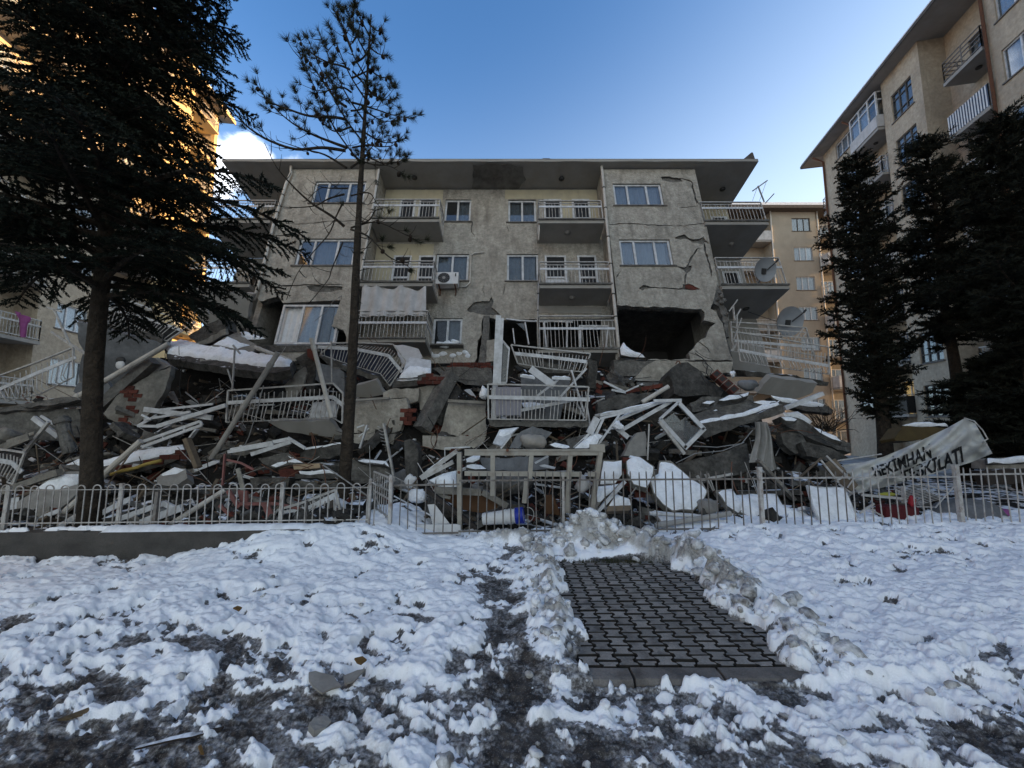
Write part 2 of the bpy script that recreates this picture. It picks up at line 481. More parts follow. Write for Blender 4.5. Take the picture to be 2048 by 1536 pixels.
M_black = mat('black_sheet', (0.012, 0.012, 0.013), rough=0.5, bump=0.05)
M_beige = mat('beige_render', (0.43, 0.365, 0.275), (0.34, 0.285, 0.215), rough=0.95, ns=0.9, bump=0.6, bs=7, bdist=.05, streak=(0.24, 0.205, 0.16), streak_s=(0.9, 0.9, 0.16), streak_amt=0.65, grain=0.22, gs=6)
M_beige2 = mat('brown_render', (0.32, 0.285, 0.23), (0.26, 0.23, 0.185), rough=0.95, ns=0.8, bump=0.4, bs=9, streak=(0.22, 0.19, 0.15), streak_s=(0.7, 0.7, 0.14), grain=0.2)
M_sungold = mat('sunlit_gold_render', (0.55, 0.42, 0.22), (0.46, 0.35, 0.19), rough=0.95, ns=0.8, bump=0.3, bs=9, grain=0.15)  # wall colour with the low sun's gold painted in
M_frame2 = mat('weathered_frame', (0.10, 0.095, 0.09), (0.07, 0.065, 0.06), rough=0.7, ns=6, bump=0.1)
M_roofedge = mat('roof_edge_board', (0.10, 0.085, 0.07), (0.06, 0.05, 0.045), rough=0.85, ns=5, bump=0.2)
M_asph = mat('dirt_yard', (0.07, 0.063, 0.055), (0.04, 0.036, 0.032), rough=1, ns=2, bump=0.6, bs=12)
M_paver = mat('grey_paver', (0.27, 0.25, 0.222), (0.18, 0.167, 0.15), rough=0.7, ns=7, bump=0.35, bs=70, grain=0.3, objvar=0.22, streak=(0.045, 0.042, 0.04), streak_s=(7, 7, 7), streak_amt=0.7)
M_kerb = mat('kerb_concrete', (0.18, 0.165, 0.15), (0.11, 0.10, 0.09), rough=0.85, ns=5, bump=0.4, bs=50, grain=0.25, objvar=0.12, streak=(0.05, 0.045, 0.04), streak_s=(5, 5, 5), streak_amt=0.7)
M_lowwall = mat('wet_wall_concrete', (0.085, 0.078, 0.07), (0.05, 0.047, 0.043), rough=0.9, ns=3, bump=0.6, bs=20, streak=(0.03, 0.028, 0.026), streak_s=(1.5, 1.5, 4), grain=0.2)
M_bark = mat('dark_bark', (0.055, 0.042, 0.030), (0.020, 0.016, 0.012), rough=1, ns=8, bump=1.0, bs=22, bdist=0.05, streak=(0.02, 0.016, 0.012), streak_s=(22, 22, 5), streak_amt=0.8)
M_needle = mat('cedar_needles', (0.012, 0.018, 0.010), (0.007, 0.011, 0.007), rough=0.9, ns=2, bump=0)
M_pneedle = mat('pine_needles', (0.040, 0.042, 0.022), (0.022, 0.026, 0.014), rough=0.9, ns=3, bump=0)
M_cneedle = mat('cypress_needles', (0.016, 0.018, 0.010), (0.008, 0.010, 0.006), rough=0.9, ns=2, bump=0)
M_cone = mat('pine_cone', (0.03, 0.02, 0.013), rough=0.95, ns=10, bump=0.5)
M_white = mat('white_enamel', (0.66, 0.66, 0.65), (0.54, 0.53, 0.52), rough=0.5, ns=5, bump=0.1, streak=(0.3, 0.29, 0.27), streak_s=(4, 4, 4), streak_amt=0.4)
M_dish = mat('grey_dish', (0.30, 0.315, 0.33), (0.25, 0.26, 0.275), rough=0.5, ns=3, bump=0.05)
M_bluelabel = mat('blue_label', (0.02, 0.04, 0.36), rough=0.45, bump=0)
M_pink = mat('magenta_cloth', (0.30, 0.085, 0.24), (0.22, 0.06, 0.18), rough=0.9, ns=6, bump=0.4, bs=14)
M_banner = mat('banner_cloth', (0.50, 0.50, 0.475), (0.40, 0.395, 0.37), rough=0.8, ns=2.2, bump=0.25, bs=9, streak=(0.14, 0.13, 0.12), streak_s=(1.4, 1.4, 2.4), streak_amt=0.7)
M_print = mat('black_print', (0.012, 0.012, 0.012), rough=0.7, bump=0)
M_yellow = mat('yellow_foam', (0.40, 0.30, 0.08), (0.28, 0.2, 0.06), rough=0.9, ns=9, bump=0.6)
M_red = mat('red_plastic', (0.30, 0.014, 0.022), (0.22, 0.012, 0.02), rough=0.5, ns=4, bump=0.1)
M_sack = mat('sack_cloth', (0.34, 0.315, 0.28), (0.25, 0.23, 0.2), rough=0.95, ns=6, bump=0.6, bs=16)
M_stone = mat('pale_stone', (0.27, 0.26, 0.24), (0.19, 0.18, 0.165), rough=0.95, ns=7, bump=0.6, bs=30)
M_paper = mat('old_paper', (0.30, 0.28, 0.25), (0.2, 0.185, 0.165), rough=0.9, ns=8, bump=0.2)
M_leaf = mat('dead_leaf', (0.18, 0.10, 0.025), (0.1, 0.055, 0.02), rough=0.8, ns=12, bump=0.2)
M_grass = mat('winter_grass', (0.035, 0.042, 0.014), (0.05, 0.045, 0.018), rough=0.9, ns=9, bump=0)
M_lamp = mat('lamp_glass', (0.30, 0.28, 0.26), (0.22, 0.20, 0.18), rough=0.5, ns=4, bump=0)
M_glass = glass_mat('window_glass', dirt=0.02)
M_bglass = glass_mat('broken_glass', (0.8, 0.84, 0.86), dirt=0.10)
# ================================================================== ground: trampled snow over dirt
PX0, PX1, PY0, PY1 = 0.50, 2.04, 2.98, 5.12      # the cleared paving
WALLX1 = -2.3
def wally(x):
    return 5.42 + 0.055 * (x + 7.0)

def ground_fields(x, y):
    n_lo = fbm(x * 0.55, y * 0.55, 3, 5)
    g = (n_lo - 0.5) * 0.10
    # bank of snow rising to the low wall, yard behind it
    rise = 0.27 * sstep(4.75, 5.75, y) * sstep(-4.9, -2.7, x) * (1 - sstep(-2.0, -1.0, x))
    behind = 0.25 * (y > wally(x) + 0.09) * (x < WALLX1)
    g = np.maximum(g + rise, behind)
    st_ = sstep(.1, .5, x)
    g = g - .085 * sstep(4.3, 5.0, y) * (1 - sstep(-4.6, -3.0, x)) * (y < wally(x) + .05)
    g = g - 0.065 * (st_ * (1 - sstep(2.80, 2.86, y)) + (1 - st_) * (1 - sstep(2.0, 3.4, y))) + 0.035 * sstep(2.0, 2.9, x) + 0.10 * sstep(5.2, 6.0, y) * sstep(1.9, 3.5, x)
    wx = x + 0.35 * (fbm(x * 1.3, y * 1.3, 3, 40) - 0.5); wy = y + 0.35 * (fbm(x * 1.3, y * 1.3, 3, 41) - 0.5)
    xr = wx * 0.94 - wy * 0.34; yr = wx * 0.34 + wy * 0.94
    n1 = fbm(xr * 1.9, yr * 3.1, 5, 1, 0.55)
    n2 = fbm(xr * 6.0, yr * 9.5, 4, 2, 0.55)
    n3 = fbm(xr * 15, yr * 21, 3, 4, 0.5)
    nr = 1 - sstep(2.6, 4.0, y)
    n = (0.50 - .24 * nr) * n1 + (0.36 + .09 * nr) * n2 + (0.14 + .15 * nr) * n3
    c = np.full_like(x, 0.65)
    c -= 0.105 * (1 - sstep(2.2, 4.3, y)) + .07 * (1 - sstep(1.95, 2.5, y))
    c -= 0.20 * np.exp(-((x - 2.7) / .55) ** 2 - ((y - 2.35) / .22) ** 2)
    c += 0.20 * sstep(3.2, 4.4, y) * (1 - sstep(-1.2, 0.1, x))
    c += 0.17 * sstep(2.9, 3.6, y) * sstep(2.2, 2.7, x)
    c += 0.08 * sstep(2.4, 3.4, x) * sstep(2.2, 3.0, y)
    c -= 0.9 * (y > wally(x) + 0.15) * (x < WALLX1)
    xc = 0.10 + 0.06 * (y - 4)
    c -= 0.20 * np.exp(-((x - xc) / 0.34) ** 2) * sstep(1.8, 2.6, y) * (1 - sstep(5.3, 6.0, y))
    c -= 0.10 * np.exp(-((x - 1.2) / 1.3) ** 2) * (1 - sstep(2.3, 2.95, y))
    c -= 0.22 * np.exp(-((x + 2.6) / 0.9) ** 2 - ((y - 2.2) / 0.5) ** 2)
    c -= 0.25 * np.exp(-((x + 5.6) / 1.6) ** 2 - ((y - 5.25) / 0.16) ** 2)
    thr = 0.5 + (0.5 - c) * 0.55
    t = (n - thr) / 0.085
    hs = 0.032 * (1 - (1 - np.clip(t / 0.8, 0, 1)) ** 2) + 0.045 * sstep(0.1, 4.0, t)
    snow = .36 * sstep(-2.6, -.1, t) + .64 * sstep(-0.12, 0.34, t)
    pits = fbm(x * 5.2 + 3, y * 6.4, 3, 9, 0.5)
    calm = 1 - .62 * sstep(3.3, 4.4, y) * (1 - sstep(-1.0, .2, x))
    hs = hs + calm * sstep(.36, 1, snow) * (0.070 * (pits - 0.5) + 0.042 * (fbm(xr * 11, yr * 15, 3, 12) - 0.5) + 0.022 * (fbm(xr * 27, yr * 36, 2, 13) - 0.5))
    dent = sstep(0.57, 0.71, fbm(x * 4.6, y * 5.6, 3, 77))
    hs = hs - dent * 0.065 * snow
    snow = snow * (1 - 0.85 * sstep(0.6, 0.95, dent) * sstep(0.36, 0.54, n3))
    sfull = sstep(.36, 1, snow)
    dirt = 0.034 * (fbm(x * 14, y * 14, 4, 21, 0.6) - 0.5) + 0.020 * (vnoise(x * 55, y * 55, 31) - 0.5)
    z = g + hs + dirt * (1 - sfull * 0.6)
    grime = 0.55 * sstep(0.50, 0.72, fbm(x * 2.6, y * 2.6, 4, 50)) * (0.35 + 0.65 * (1 - sstep(2.2, 4.2, y)))
    # banks shovelled up beside the paving
    nb = fbm(x * 3.2, y * 3.2, 4, 60); nb2 = fbm(x * 9, y * 9, 4, 61, 0.6); nb3 = fbm(x * 24, y * 24, 3, 62)
    along = sstep(2.75, 3.2, y) * (1 - sstep(5.3, 5.9, y))
    d = x - (PX1 - 0.02) + (nb - 0.5) * 0.42 + (nb2 - 0.5) * 0.07
    hb = (0.08 + 0.12 * sstep(3.0, 4.6, y)) * (0.75 + 0.7 * (nb - 0.3))
    bank = hb * sstep(-0.02, 0.22, d) * (1 - sstep(0.2, 0.7, d)) * along
    d2 = (PX0 + 0.04) - x + (nb - 0.5) * 0.34 + (nb2 - 0.5) * 0.08
    bank2 = (0.11 + 0.03 * nb2) * (0.55 + 0.9 * nb) * sstep(-0.02, 0.18, d2) * (1 - sstep(0.16, 0.55, d2)) * along
    m1 = 0.43 * np.exp(-((x - 1.08) / 0.50) ** 2 - ((y - 5.80) / 0.27) ** 2)
    m2 = 0.24 * np.exp(-((x - 1.72 - (5.5 - y) * 0.35) / 0.33) ** 2 - ((y - 5.50) / 0.42) ** 2)
    m3 = 0.15 * np.exp(-((x + 0.05) / 0.6) ** 2 - ((y - 5.85) / 0.25) ** 2)
    mound = np.maximum(np.maximum(m1, m2), m3) * (0.80 + 0.40 * nb)
    rough = np.clip((bank + bank2) / 0.12 + mound / 0.15, 0, 1)
    z = z + bank + bank2 + mound + rough * (0.085 * (nb2 - 0.5) + 0.05 * (nb3 - 0.5))
    grime = np.maximum(grime, rough * sstep(0.36, 0.62, 0.5 * nb + 0.5 * nb2))
    grime = np.maximum(grime, sstep(0.04, 0.16, mound) * (0.45 + 0.7 * nb2))
    snow = np.maximum(snow, sstep(0.2, 0.6, rough) * sstep(0.30, 0.48, nb3 * 0.4 + nb2 * 0.6))
    # the cleared rectangle itself
    inside = sstep(0, 0.03, -d) * sstep(0, 0.03, -d2) * (y > PY0 - 0.15) * (1 - sstep(PY1 + 0.04, PY1 + 0.14, y + (nb2 - 0.5) * 0.25))
    z = z * (1 - inside) + (-0.075) * inside
    snow = snow * (1 - inside)
    moss = np.exp(-((x - 1.32) / 0.42) ** 2 - ((y - 5.20) / 0.10) ** 2)
    z = z * (1 - moss) + 0.0 * moss
    snow = snow * (1 - sstep(0.3, 0.7, moss))
    # the iced strip along the wall foot stays dark
    return z, np.clip(snow, 0, 1), np.clip(grime, 0, 1)

NY, NX = 600, 780
yy = 1.0 * (7.3 / 1.0) ** (np.arange(NY) / (NY - 1))
ss = np.linspace(-1, 1, NX)
GY = np.repeat(yy[:, None], NX, 1)
GX = ss[None, :] * (GY * 1.62 + 0.8)
GZ, GS, GG = ground_fields(GX, GY)
me = bpy.data.meshes.new('snowy_ground')
V = np.stack([GX, GY, GZ], -1).reshape(-1, 3)
ii = np.arange(NY * NX).reshape(NY, NX)
Q = np.stack([ii[:-1, :-1], ii[:-1, 1:], ii[1:, 1:], ii[1:, :-1]], -1).reshape(-1, 4)
me.vertices.add(len(V)); me.vertices.foreach_set('co', V.ravel())
me.loops.add(Q.size); me.loops.foreach_set('vertex_index', Q.ravel().astype(np.int32))
me.polygons.add(len(Q)); me.polygons.foreach_set('loop_start', (np.arange(len(Q)) * 4).astype(np.int32))
me.polygons.foreach_set('loop_total', np.full(len(Q), 4, np.int32))
me.polygons.foreach_set('use_smooth', np.ones(len(Q), bool))
me.update(); me.validate()
for nm, A in (('snow', GS), ('grime', GG)):
    at_ = me.attributes.new(nm, 'FLOAT', 'POINT'); at_.data.foreach_set('value', A.ravel().astype(np.float32))
ground = bpy.data.objects.new('snowy_ground', me); C.objects.link(ground)
setp(ground, kind='structure')
def ground_mat():
    m = bpy.data.materials.new('snow_and_dirt'); m.use_nodes = True
    t = m.node_tree; N = t.nodes; L = t.links; b = N['Principled BSDF']
    def n(tp, **k):
        q = N.new(tp)
        for a, v in k.items(): setattr(q, a, v)
        return q
    def noise(sc, det=5, ro=0.6):
        q = n('ShaderNodeTexNoise'); q.inputs['Scale'].default_value = sc; q.inputs['Detail'].default_value = det
        q.inputs['Roughness'].default_value = ro
        L.new(tc.outputs['Object'], q.inputs['Vector']); return q.outputs['Fac']
    def mr(v, a, b_, c=0, d=1):
        q = n('ShaderNodeMapRange', interpolation_type='SMOOTHSTEP')
        for nm, val in (('From Min', a), ('From Max', b_), ('To Min', c), ('To Max', d)): q.inputs[nm].default_value = val
        L.new(v, q.inputs['Value']); return q.outputs[0]
    def math_(op, a, b_):
        q = n('ShaderNodeMath', operation=op)
        for i, v in enumerate((a, b_)):
            if isinstance(v, (int, float)): q.inputs[i].default_value = v
            else: L.new(v, q.inputs[i])
        return q.outputs[0]
    def mix(f, a, b_):
        q = n('ShaderNodeMixRGB')
        if isinstance(f, (int, float)): q.inputs[0].default_value = f
        else: L.new(f, q.inputs[0])
        for i, v in ((1, a), (2, b_)):
            if isinstance(v, tuple): q.inputs[i].default_value = (*v, 1)
            else: L.new(v, q.inputs[i])
        return q.outputs[0]
    tc = n('ShaderNodeTexCoord')
    sa = n('ShaderNodeAttribute', attribute_name='snow'); ga = n('ShaderNodeAttribute', attribute_name='grime')
    nf = noise(38, 6, 0.7); nm_ = noise(9, 5); ng = noise(120, 3)
    s2 = math_('ADD', sa.outputs['Fac'], math_('MULTIPLY', math_('SUBTRACT', nf, 0.5), 0.85))
    dirt = mix(mr(nm_, 0.35, 0.65), (0.018, 0.015, 0.013), (0.062, 0.054, 0.047))
    dirt = mix(mr(ng, 0.56, 0.68), dirt, (0.19, 0.175, 0.155))
    slush = mix(mr(nf, 0.35, 0.65), (0.10, 0.093, 0.085), (0.36, 0.355, 0.35))
    c1 = mix(mr(s2, 0.05, 0.42), dirt, slush)
    gr2 = math_('ADD', ga.outputs['Fac'], math_('MULTIPLY', math_('SUBTRACT', nf, 0.5), 0.9))
    snowc = mix(mr(nm_, 0.3, 0.7), (0.92, 0.93, 0.945), (0.87, 0.885, 0.91))
    dirty = mix(mr(nf, 0.32, 0.62), (0.10, 0.09, 0.078), (0.38, 0.36, 0.325))
    snowc = mix(mr(gr2, 0.35, 0.95, 0, 0.92), snowc, dirty)
    snowc = mix(mr(ng, 0.70, 0.78, 0, 0.5), snowc, (0.25, 0.23, 0.2))
    col = mix(mr(s2, 0.40, 0.66), c1, snowc)
    L.new(col, b.inputs['Base Color'])
    L.new(mr(s2, 0.2, 0.6, 0.55, 0.8), b.inputs['Roughness'])
    b.inputs['Specular IOR Level'].default_value = 0.3
    bp = n('ShaderNodeBump'); bp.inputs['Strength'].default_value = 0.55; bp.inputs['Distance'].default_value = 0.012
    L.new(math_('ADD', nf, math_('MULTIPLY', ng, 0.5)), bp.inputs['Height']); L.new(bp.outputs[0], b.inputs['Normal'])
    return m
me.materials.append(ground_mat())

b = MB()
for (x0, x1, y0, y1) in ((-600, 600, 7.2, 900), (-600, 600, -300, 1.05), (-600, -2.4, 1.05, 7.2), (2.4, 600, 1.05, 7.2)):
    b.quadface((x0, y0, -0.16), (x1, y0, -0.16), (x1, y1, -0.16), (x0, y1, -0.16))
o = b.build('ground', mat('old_snow_field', (0.5, 0.5, 0.5), (0.10, 0.09, 0.08), rough=0.9, ns=0.7, bump=0.5, bs=4), kind='structure')

def gz(x, y):
    z, s_, g_ = ground_fields(np.array([[float(x)]]), np.array([[float(y)]]))
    return float(z[0, 0])

# ------------------------------------------------------------------ the cleared paving: interlocking blocks and kerb stones
path = thing('paved_path', (1.27, 4.0, 0), 'cleared path of grey interlocking paving blocks between snow banks', 'path', kind='structure')
del path['category']
b = MB()
b.bx(PX0 - 0.15, PX1 + 0.15, PY0 - 0.02, PY1 + 0.12, -0.10, -0.038)
b.build('joint_bed', mat('joint_grit', (0.008, 0.007, 0.006), (0.014, 0.012, 0.011), rough=1, ns=30), path)
CP, RP = 0.137, 0.131
M_grit = mat('grit_in_joints', (0.016, 0.014, 0.012), (0.03, 0.027, 0.023), rough=1, ns=40)
def paver_bm(half=0):
    g = 0.0098
    w1 = 0.168 / 2 - g; w0 = 0.104 / 2 - g / 2; h = RP / 2 - g * 0.9
    prof = [(-w1, -h), (w1, -h), (w1 - 0.003, -h * 0.62), (w0, -h * 0.34), (w0, h * 0.34), (w1 - 0.003, h * 0.62), (w1, h), (-w1, h),
            (-w1 + 0.003, h * 0.62), (-w0, h * 0.34), (-w0, -h * 0.34), (-w1 + 0.003, -h * 0.62)]
    if half == 1:   # cut block along the kerb
        prof = [(-w0, 0), (w0, 0), (w0, h * 0.34), (w1 - 0.003, h * 0.62), (w1, h), (-w1, h), (-w1 + 0.003, h * 0.62), (-w0, h * 0.34)]
    b = MB(); n = len(prof)
    ch = 0.005
    b.v = [Vector((x, y, -0.05)) for x, y in prof] + [Vector((x, y, -0.006)) for x, y in prof] + [Vector((x * (1 - ch / w1 * 1.6), y * (1 - ch / h), 0)) for x, y in prof]
    for k in range(n):
        q = (k + 1) % n
        b.f += [(k, q, n + q, n + k), (n + k, n + q, 2 * n + q, 2 * n + k)]
        b.mi += [1, 1]
    b.f.append(tuple(2 * n + k for k in range(n))); b.mi.append(0)
    return b
pv = [None, None]
rp = random.Random(3)
for col in range(12):
    x = PX0 - 0.02 + CP * col + CP / 2
    off = (col % 2) * RP / 2
    rows = 17
    for r_ in range(rows):
        y = PY0 + 0.012 + RP / 2 + RP * r_ - off
        half = 0
        if y - RP / 2 < PY0 - 0.02:
            y = PY0 + 0.012; half = 1
        if y + RP / 2 > PY1 + 0.12: continue
        if x > PX1 + 0.06: continue
        z = rp.uniform(-0.005, 0.003)
        loc = Vector((x, y, z)) - path.location
        if pv[half] is None:
            pv[half] = paver_bm(half).build('paver', [M_paver, M_grit], path, shift=False, local=True)
            pv[half].location = loc
            o = pv[half]
        else:
            o = dup(pv[half], loc, parent=path)
        o.rotation_euler = (rp.uniform(-0.02, 0.02), rp.uniform(-0.02, 0.02), rp.uniform(-0.015, 0.015))
ks = None
for k, x in enumerate((-0.08, 0.525, 1.13, 1.735)):
    if ks is None:
        b = MB()
        prof = [(-0.075, -0.2), (-0.075, -0.03), (-0.055, -0.004), (-0.03, 0.0), (0.065, 0.0), (0.065, -0.2)]
        for a, c_ in zip(prof, prof[1:]):
            b.quadface((0.006, a[0], a[1]), (0.594, a[0], a[1]), (0.594, c_[0], c_[1]), (0.006, c_[0], c_[1]))
        b.f.append(tuple(range(len(b.v), len(b.v) + 6))); b.v += [Vector((0.006, p[0], p[1])) for p in prof]; b.mi.append(0)
        b.f.append(tuple(range(len(b.v), len(b.v) + 6))[::-1]); b.v += [Vector((0.594, p[0], p[1])) for p in prof]; b.mi.append(0)
        ks = b.build('kerb_stone', M_kerb, path, shift=False, local=True); o = ks
    else:
        o = dup(ks, (0, 0, 0), parent=path)
    o.location = Vector((x + 0.29, PY0 - 0.068, rp.uniform(-0.006, 0.004))) - path.location
    o.rotation_euler = (0, rp.uniform(-0.01, 0.01), rp.uniform(-0.008, 0.008))

# winter grass at the head of the paving
b = MB(); rg = random.Random(5)
for k in range(1500):
    x = rg.gauss(1.32, 0.32); y = rg.gauss(5.22, 0.07)
    a = rg.uniform(0, 6.28); h = rg.uniform(0.015, 0.05); l = rg.uniform(0.0, 0.04)
    z = -0.01
    dx, dy = math.cos(a), math.sin(a)
    b.tri((x - dy * 0.003, y + dx * 0.003, z), (x + dy * 0.003, y - dx * 0.003, z), (x + dx * l, y + dy * l, z + h))
b.build('grass', M_grass, kind='stuff')

# ------------------------------------------------------------------ low wall on the left
t = thing('low_wall', (-6, wally(-6), 0), 'low dark wet concrete wall with snow on its top under the hooped fence', 'wall')
b = MB()
for k in range(26):
    x0 = -12.5 + k * 0.4; x1 = x0 + 0.4
    if x0 > WALLX1 + 0.2: break
    zt = 0.272 + 0.006 * math.sin(k * 1.7)
    b.hexa([(x0, wally(x0), -0.2), (x1, wally(x1), -0.2), (x1, wally(x1) + 0.22, -0.2), (x0, wally(x0) + 0.22, -0.2),
            (x0, wally(x0) + 0.004, zt), (x1, wally(x1) + 0.004, zt), (x1, wally(x1) + 0.22, zt), (x0, wally(x0) + 0.22, zt)])
b.build('wall_body', M_lowwall, t)
def snow_ridge(b, p0, p1, wdt, h, n=40, seed=0, cover=0.6):
    """a lumpy ridge of snow lying along a line"""
    p0 = Vector(p0); p1 = Vector(p1); d = (p1 - p0); L_ = d.length; d.normalize()
    sd_ = Vector((-d.y, d.x, 0)).normalized()
    m = 7; rows = []
    for i in range(n + 1):
        s_ = i / n
        p = p0 + d * L_ * s_
        e = mnoise.noise(Vector((s_ * L_ * 2.1, seed * 3.7, 0.3))) * 0.5 + 0.5
        e2 = mnoise.noise(Vector((s_ * L_ * 7, seed * 1.7, 4.3))) * 0.5 + 0.5
        k = max(0.0, min(1.0, (e * 0.7 + e2 * 0.3 - (1 - cover)) * 5))
        end = min(1, min(s_, 1 - s_) * n / 2.0)
        row = []
        for j in range(m):
            u = -1 + 2 * j / (m - 1)
            prof = (1 - u * u) ** 0.6 if abs(u) < 1 else 0
            z = h * prof * k * end * (0.7 + 0.6 * e2)
            ww = wdt / 2 * (0.75 + 0.5 * e)
            row.append(p + sd_ * u * ww + Vector((0, 0, z - 0.006 - (0.02 if k * end < 0.05 else 0))))
        rows.append(row)
    n0 = len(b.v)
    for row in rows: b.v += row
    for i in range(n):
        for j in range(m - 1):
            a = n0 + i * m + j
            b.f.append((a, a + m, a + m + 1, a + 1)); b.mi.append(b.m)
b = MB()
snow_ridge(b, (-12.4, wally(-12.4) + 0.12, 0.275), (-5.4, wally(-5.4) + 0.12, 0.275), 0.2, 0.03, 120, 2, 0.22)
snow_ridge(b, (-5.5, wally(-5.5) + 0.11, 0.275), (-2.2, wally(-2.2) + 0.12, 0.275), 0.24, 0.06, 120, 3, 0.85)
b.build('snow', M_thinsnow, t, smooth=True)

# ------------------------------------------------------------------ garden fences
def hoop_mb(h, wd, r):
    b = MB(); path_ = [(-wd / 2, 0, 0), (-wd / 2, 0, h - wd / 2)]
    for k in range(1, 8):
        a = math.pi - math.pi * k / 8
        path_.append((wd / 2 * math.cos(a), 0, h - wd / 2 + wd / 2 * math.sin(a)))
    path_ += [(wd / 2, 0, h - wd / 2), (wd / 2, 0, 0)]
    b.tube(path_, r, 5)
    return b
t = thing('garden_fence', (-4, 5.7, 0.27), 'white iron fence of rounded hoops standing on the low dark wall', 'fence')
def fence_pt(px):
    Y = 5.62 + (px / 735.0) * 0.24
    p = at(px, 1000, Y)
    return Vector((p.x, p.y, 0))
h0 = None
px = -100.0
k = 0
while px < 735:
    p = fence_pt(px + 15); zb = 0.262
    if h0 is None:
        h0 = hoop_mb(0.60, 0.108, 0.0085).build('hoop', M_fence, t, shift=False, local=True); o = h0
    else:
        o = dup(h0, (0, 0, 0), parent=t)
    o.location = p + Vector((0, 0, zb + R.uniform(-0.006, 0.01))) - t.location
    o.rotation_euler = (R.uniform(-0.03, 0.03), R.uniform(-0.02, 0.02), 0.03)
    px += 30.6; k += 1
for z, hh in ((0.802, 0.010), (0.36, 0.014)):
    b = MB(); b.beam(fence_pt(-130) + Vector((0, -0.012, z)), fence_pt(738) + Vector((0, -0.012, z)), 0.012, hh); b.build('rail', M_fence, t)
for px, hh, ww, m in ((10, 0.60, 0.045, M_fence), (237, 0.62, 0.042, M_fence), (309, 0.50, 0.045, M_rfence), (561, 0.62, 0.045, M_fence), (612, 0.36, 0.035, M_rfence), (737, 0.66, 0.04, M_fence)):
    p = fence_pt(px) + Vector((0, 0.025, 0.2))
    b = MB(); b.beam(p, p + Vector((R.uniform(-.012, .012), 0.01, hh + 0.06)), ww, ww, (0, 1, 0)); b.build('post', m, t)

# small gate swung inwards
A = at(779, 1060, 6.02); A.z = 0.10; B_ = at(744, 1050, 6.95); B_.z = 0.10
t = thing('garden_gate', tuple(A), 'narrow white barred garden gate swung open into the yard', 'gate')
upv = Vector((0, 0, 1))
b = MB(); b.beam(A, A + upv * 0.86, 0.05, 0.05, (0, 1, 0)); b.build('gate_post', M_fence, t)
bar = None
for k in range(8):
    p = A.lerp(B_, 0.08 + 0.9 * k / 7)
    b = MB(); b.tube([p + upv * 0.05, p + upv * 0.80], 0.008, 5); b.build('bar', M_fence, t)
for z in (0.06, 0.24, 0.5, 0.62, 0.81):
    b = MB(); b.beam(A.lerp(B_, 0.05) + upv * z, B_ + upv * z, 0.016, 0.026); b.build('rail', M_fence, t)
b = MB(); b.beam(A.lerp(B_, 0.06) + upv * 0.08, B_ + upv * 0.5, 0.012, 0.02); b.build('brace', M_fence, t)

# straight barred fence to the right
t = thing('bar_fence', tuple(gnd(1500, 1080)), 'long weathered metal fence of thin upright bars in front of the rubble', 'fence')
def fpt(px, z=0):
    Y = 6.10 + (px - 780) / 1270.0 * 0.30
    p = at(px, 1000, Y); p.z = z
    return p
bar0 = {}
px = 800.0; k = 0
while px < 2130:
    sec1 = px < 915
    if abs(px - 918) > 7 and abs(px - 1522) > 7 and abs(px - 1918) > 8:
        key = 0 if sec1 else (1 if px < 1700 else 2)
        hh = (0.80, 0.90, 0.94)[key]
        if key not in bar0:
            b = MB(); b.tube([(0, 0, 0), (0, 0, hh * 0.6), (0, 0, hh - 0.03), (0, 0, hh)], [0.0095, 0.0095, 0.0095, 0.003], 6)
            bar0[key] = b.build('bar', M_fence if key == 2 else M_rfence, t, shift=False, local=True); o = bar0[key]
        else:
            o = dup(bar0[key], (0, 0, 0), parent=t)
        o.location = fpt(px, 0.09 + R.uniform(-0.008, 0.012)) - t.location
        bend = 0.10 if 1150 < px < 1190 else 0.02
        o.rotation_euler = (R.uniform(-0.03, 0.03), R.uniform(-bend, bend), 0)
    px += 17.1 + R.uniform(-1.2, 1.2); k += 1
for a, c_, z in ((782, 918, 0.80), (782, 918, 0.10), (918, 1522, 0.865), (918, 1522, 0.13), (1522, 1918, 0.885), (1522, 1918, 0.12), (1918, 2140, 0.93), (1918, 2140, 0.15)):
    b = MB(); b.beam(fpt(a, z) + Vector((0, -0.014, 0)), fpt(c_, z + 0.01) + Vector((0, -0.014, 0)), 0.012, 0.026); b.build('rail', M_fence if a > 1500 else M_rfence, t)
for px, hh, ww in ((781, 0.88, 0.055), (1522, 1.03, 0.055), (1918, 1.06, 0.06), (1126, 0.95, 0.035)):
    p = fpt(px, 0.0)
    b = MB(); b.beam(p, p + Vector((R.uniform(-.01, .02), 0.0, hh)), ww, ww, (0, 1, 0)); b.box(p + Vector((0, 0, hh + 0.012)), ww * 1.25, ww * 1.25, 0.02)
    b.build('post', M_fence, t)

# chunks of ice and packed snow tumbled along the banks, too many to count
def chunk_mass(cnt, seed, m, where, size):
    rr = random.Random(seed); b = MB()
    for k in range(cnt):
        x, y = where(rr)
        if PX0 + .05 < x < PX1 - .1 and PY0 - .1 < y < PY1 - .02 and rr.random() < .96: continue
        s_ = size[0] + (size[1] - size[0]) * rr.random() ** 2.2
        z = gz(x, y) + s_ * .15
        n0 = len(b.v)
        b.ell((x, y, z), s_ * rr.uniform(.7, 1.4), s_ * rr.uniform(.7, 1.2), s_ * rr.uniform(.45, .95), 8, 5, Matrix.Rotation(rr.uniform(0, 6), 3, 'Z') @ Matrix.Rotation(rr.gauss(0, .5), 3, 'X'))
        p = Vector((x, y, z))
        for i in range(n0, len(b.v)):
            v = b.v[i] - p; b.v[i] = p + v * (1 + .7 * mnoise.noise(v * (1.3 / s_) + Vector((k * 1.7, 0, 0))))
    return b.build('snow', m, smooth=True, kind='stuff', shift=False)
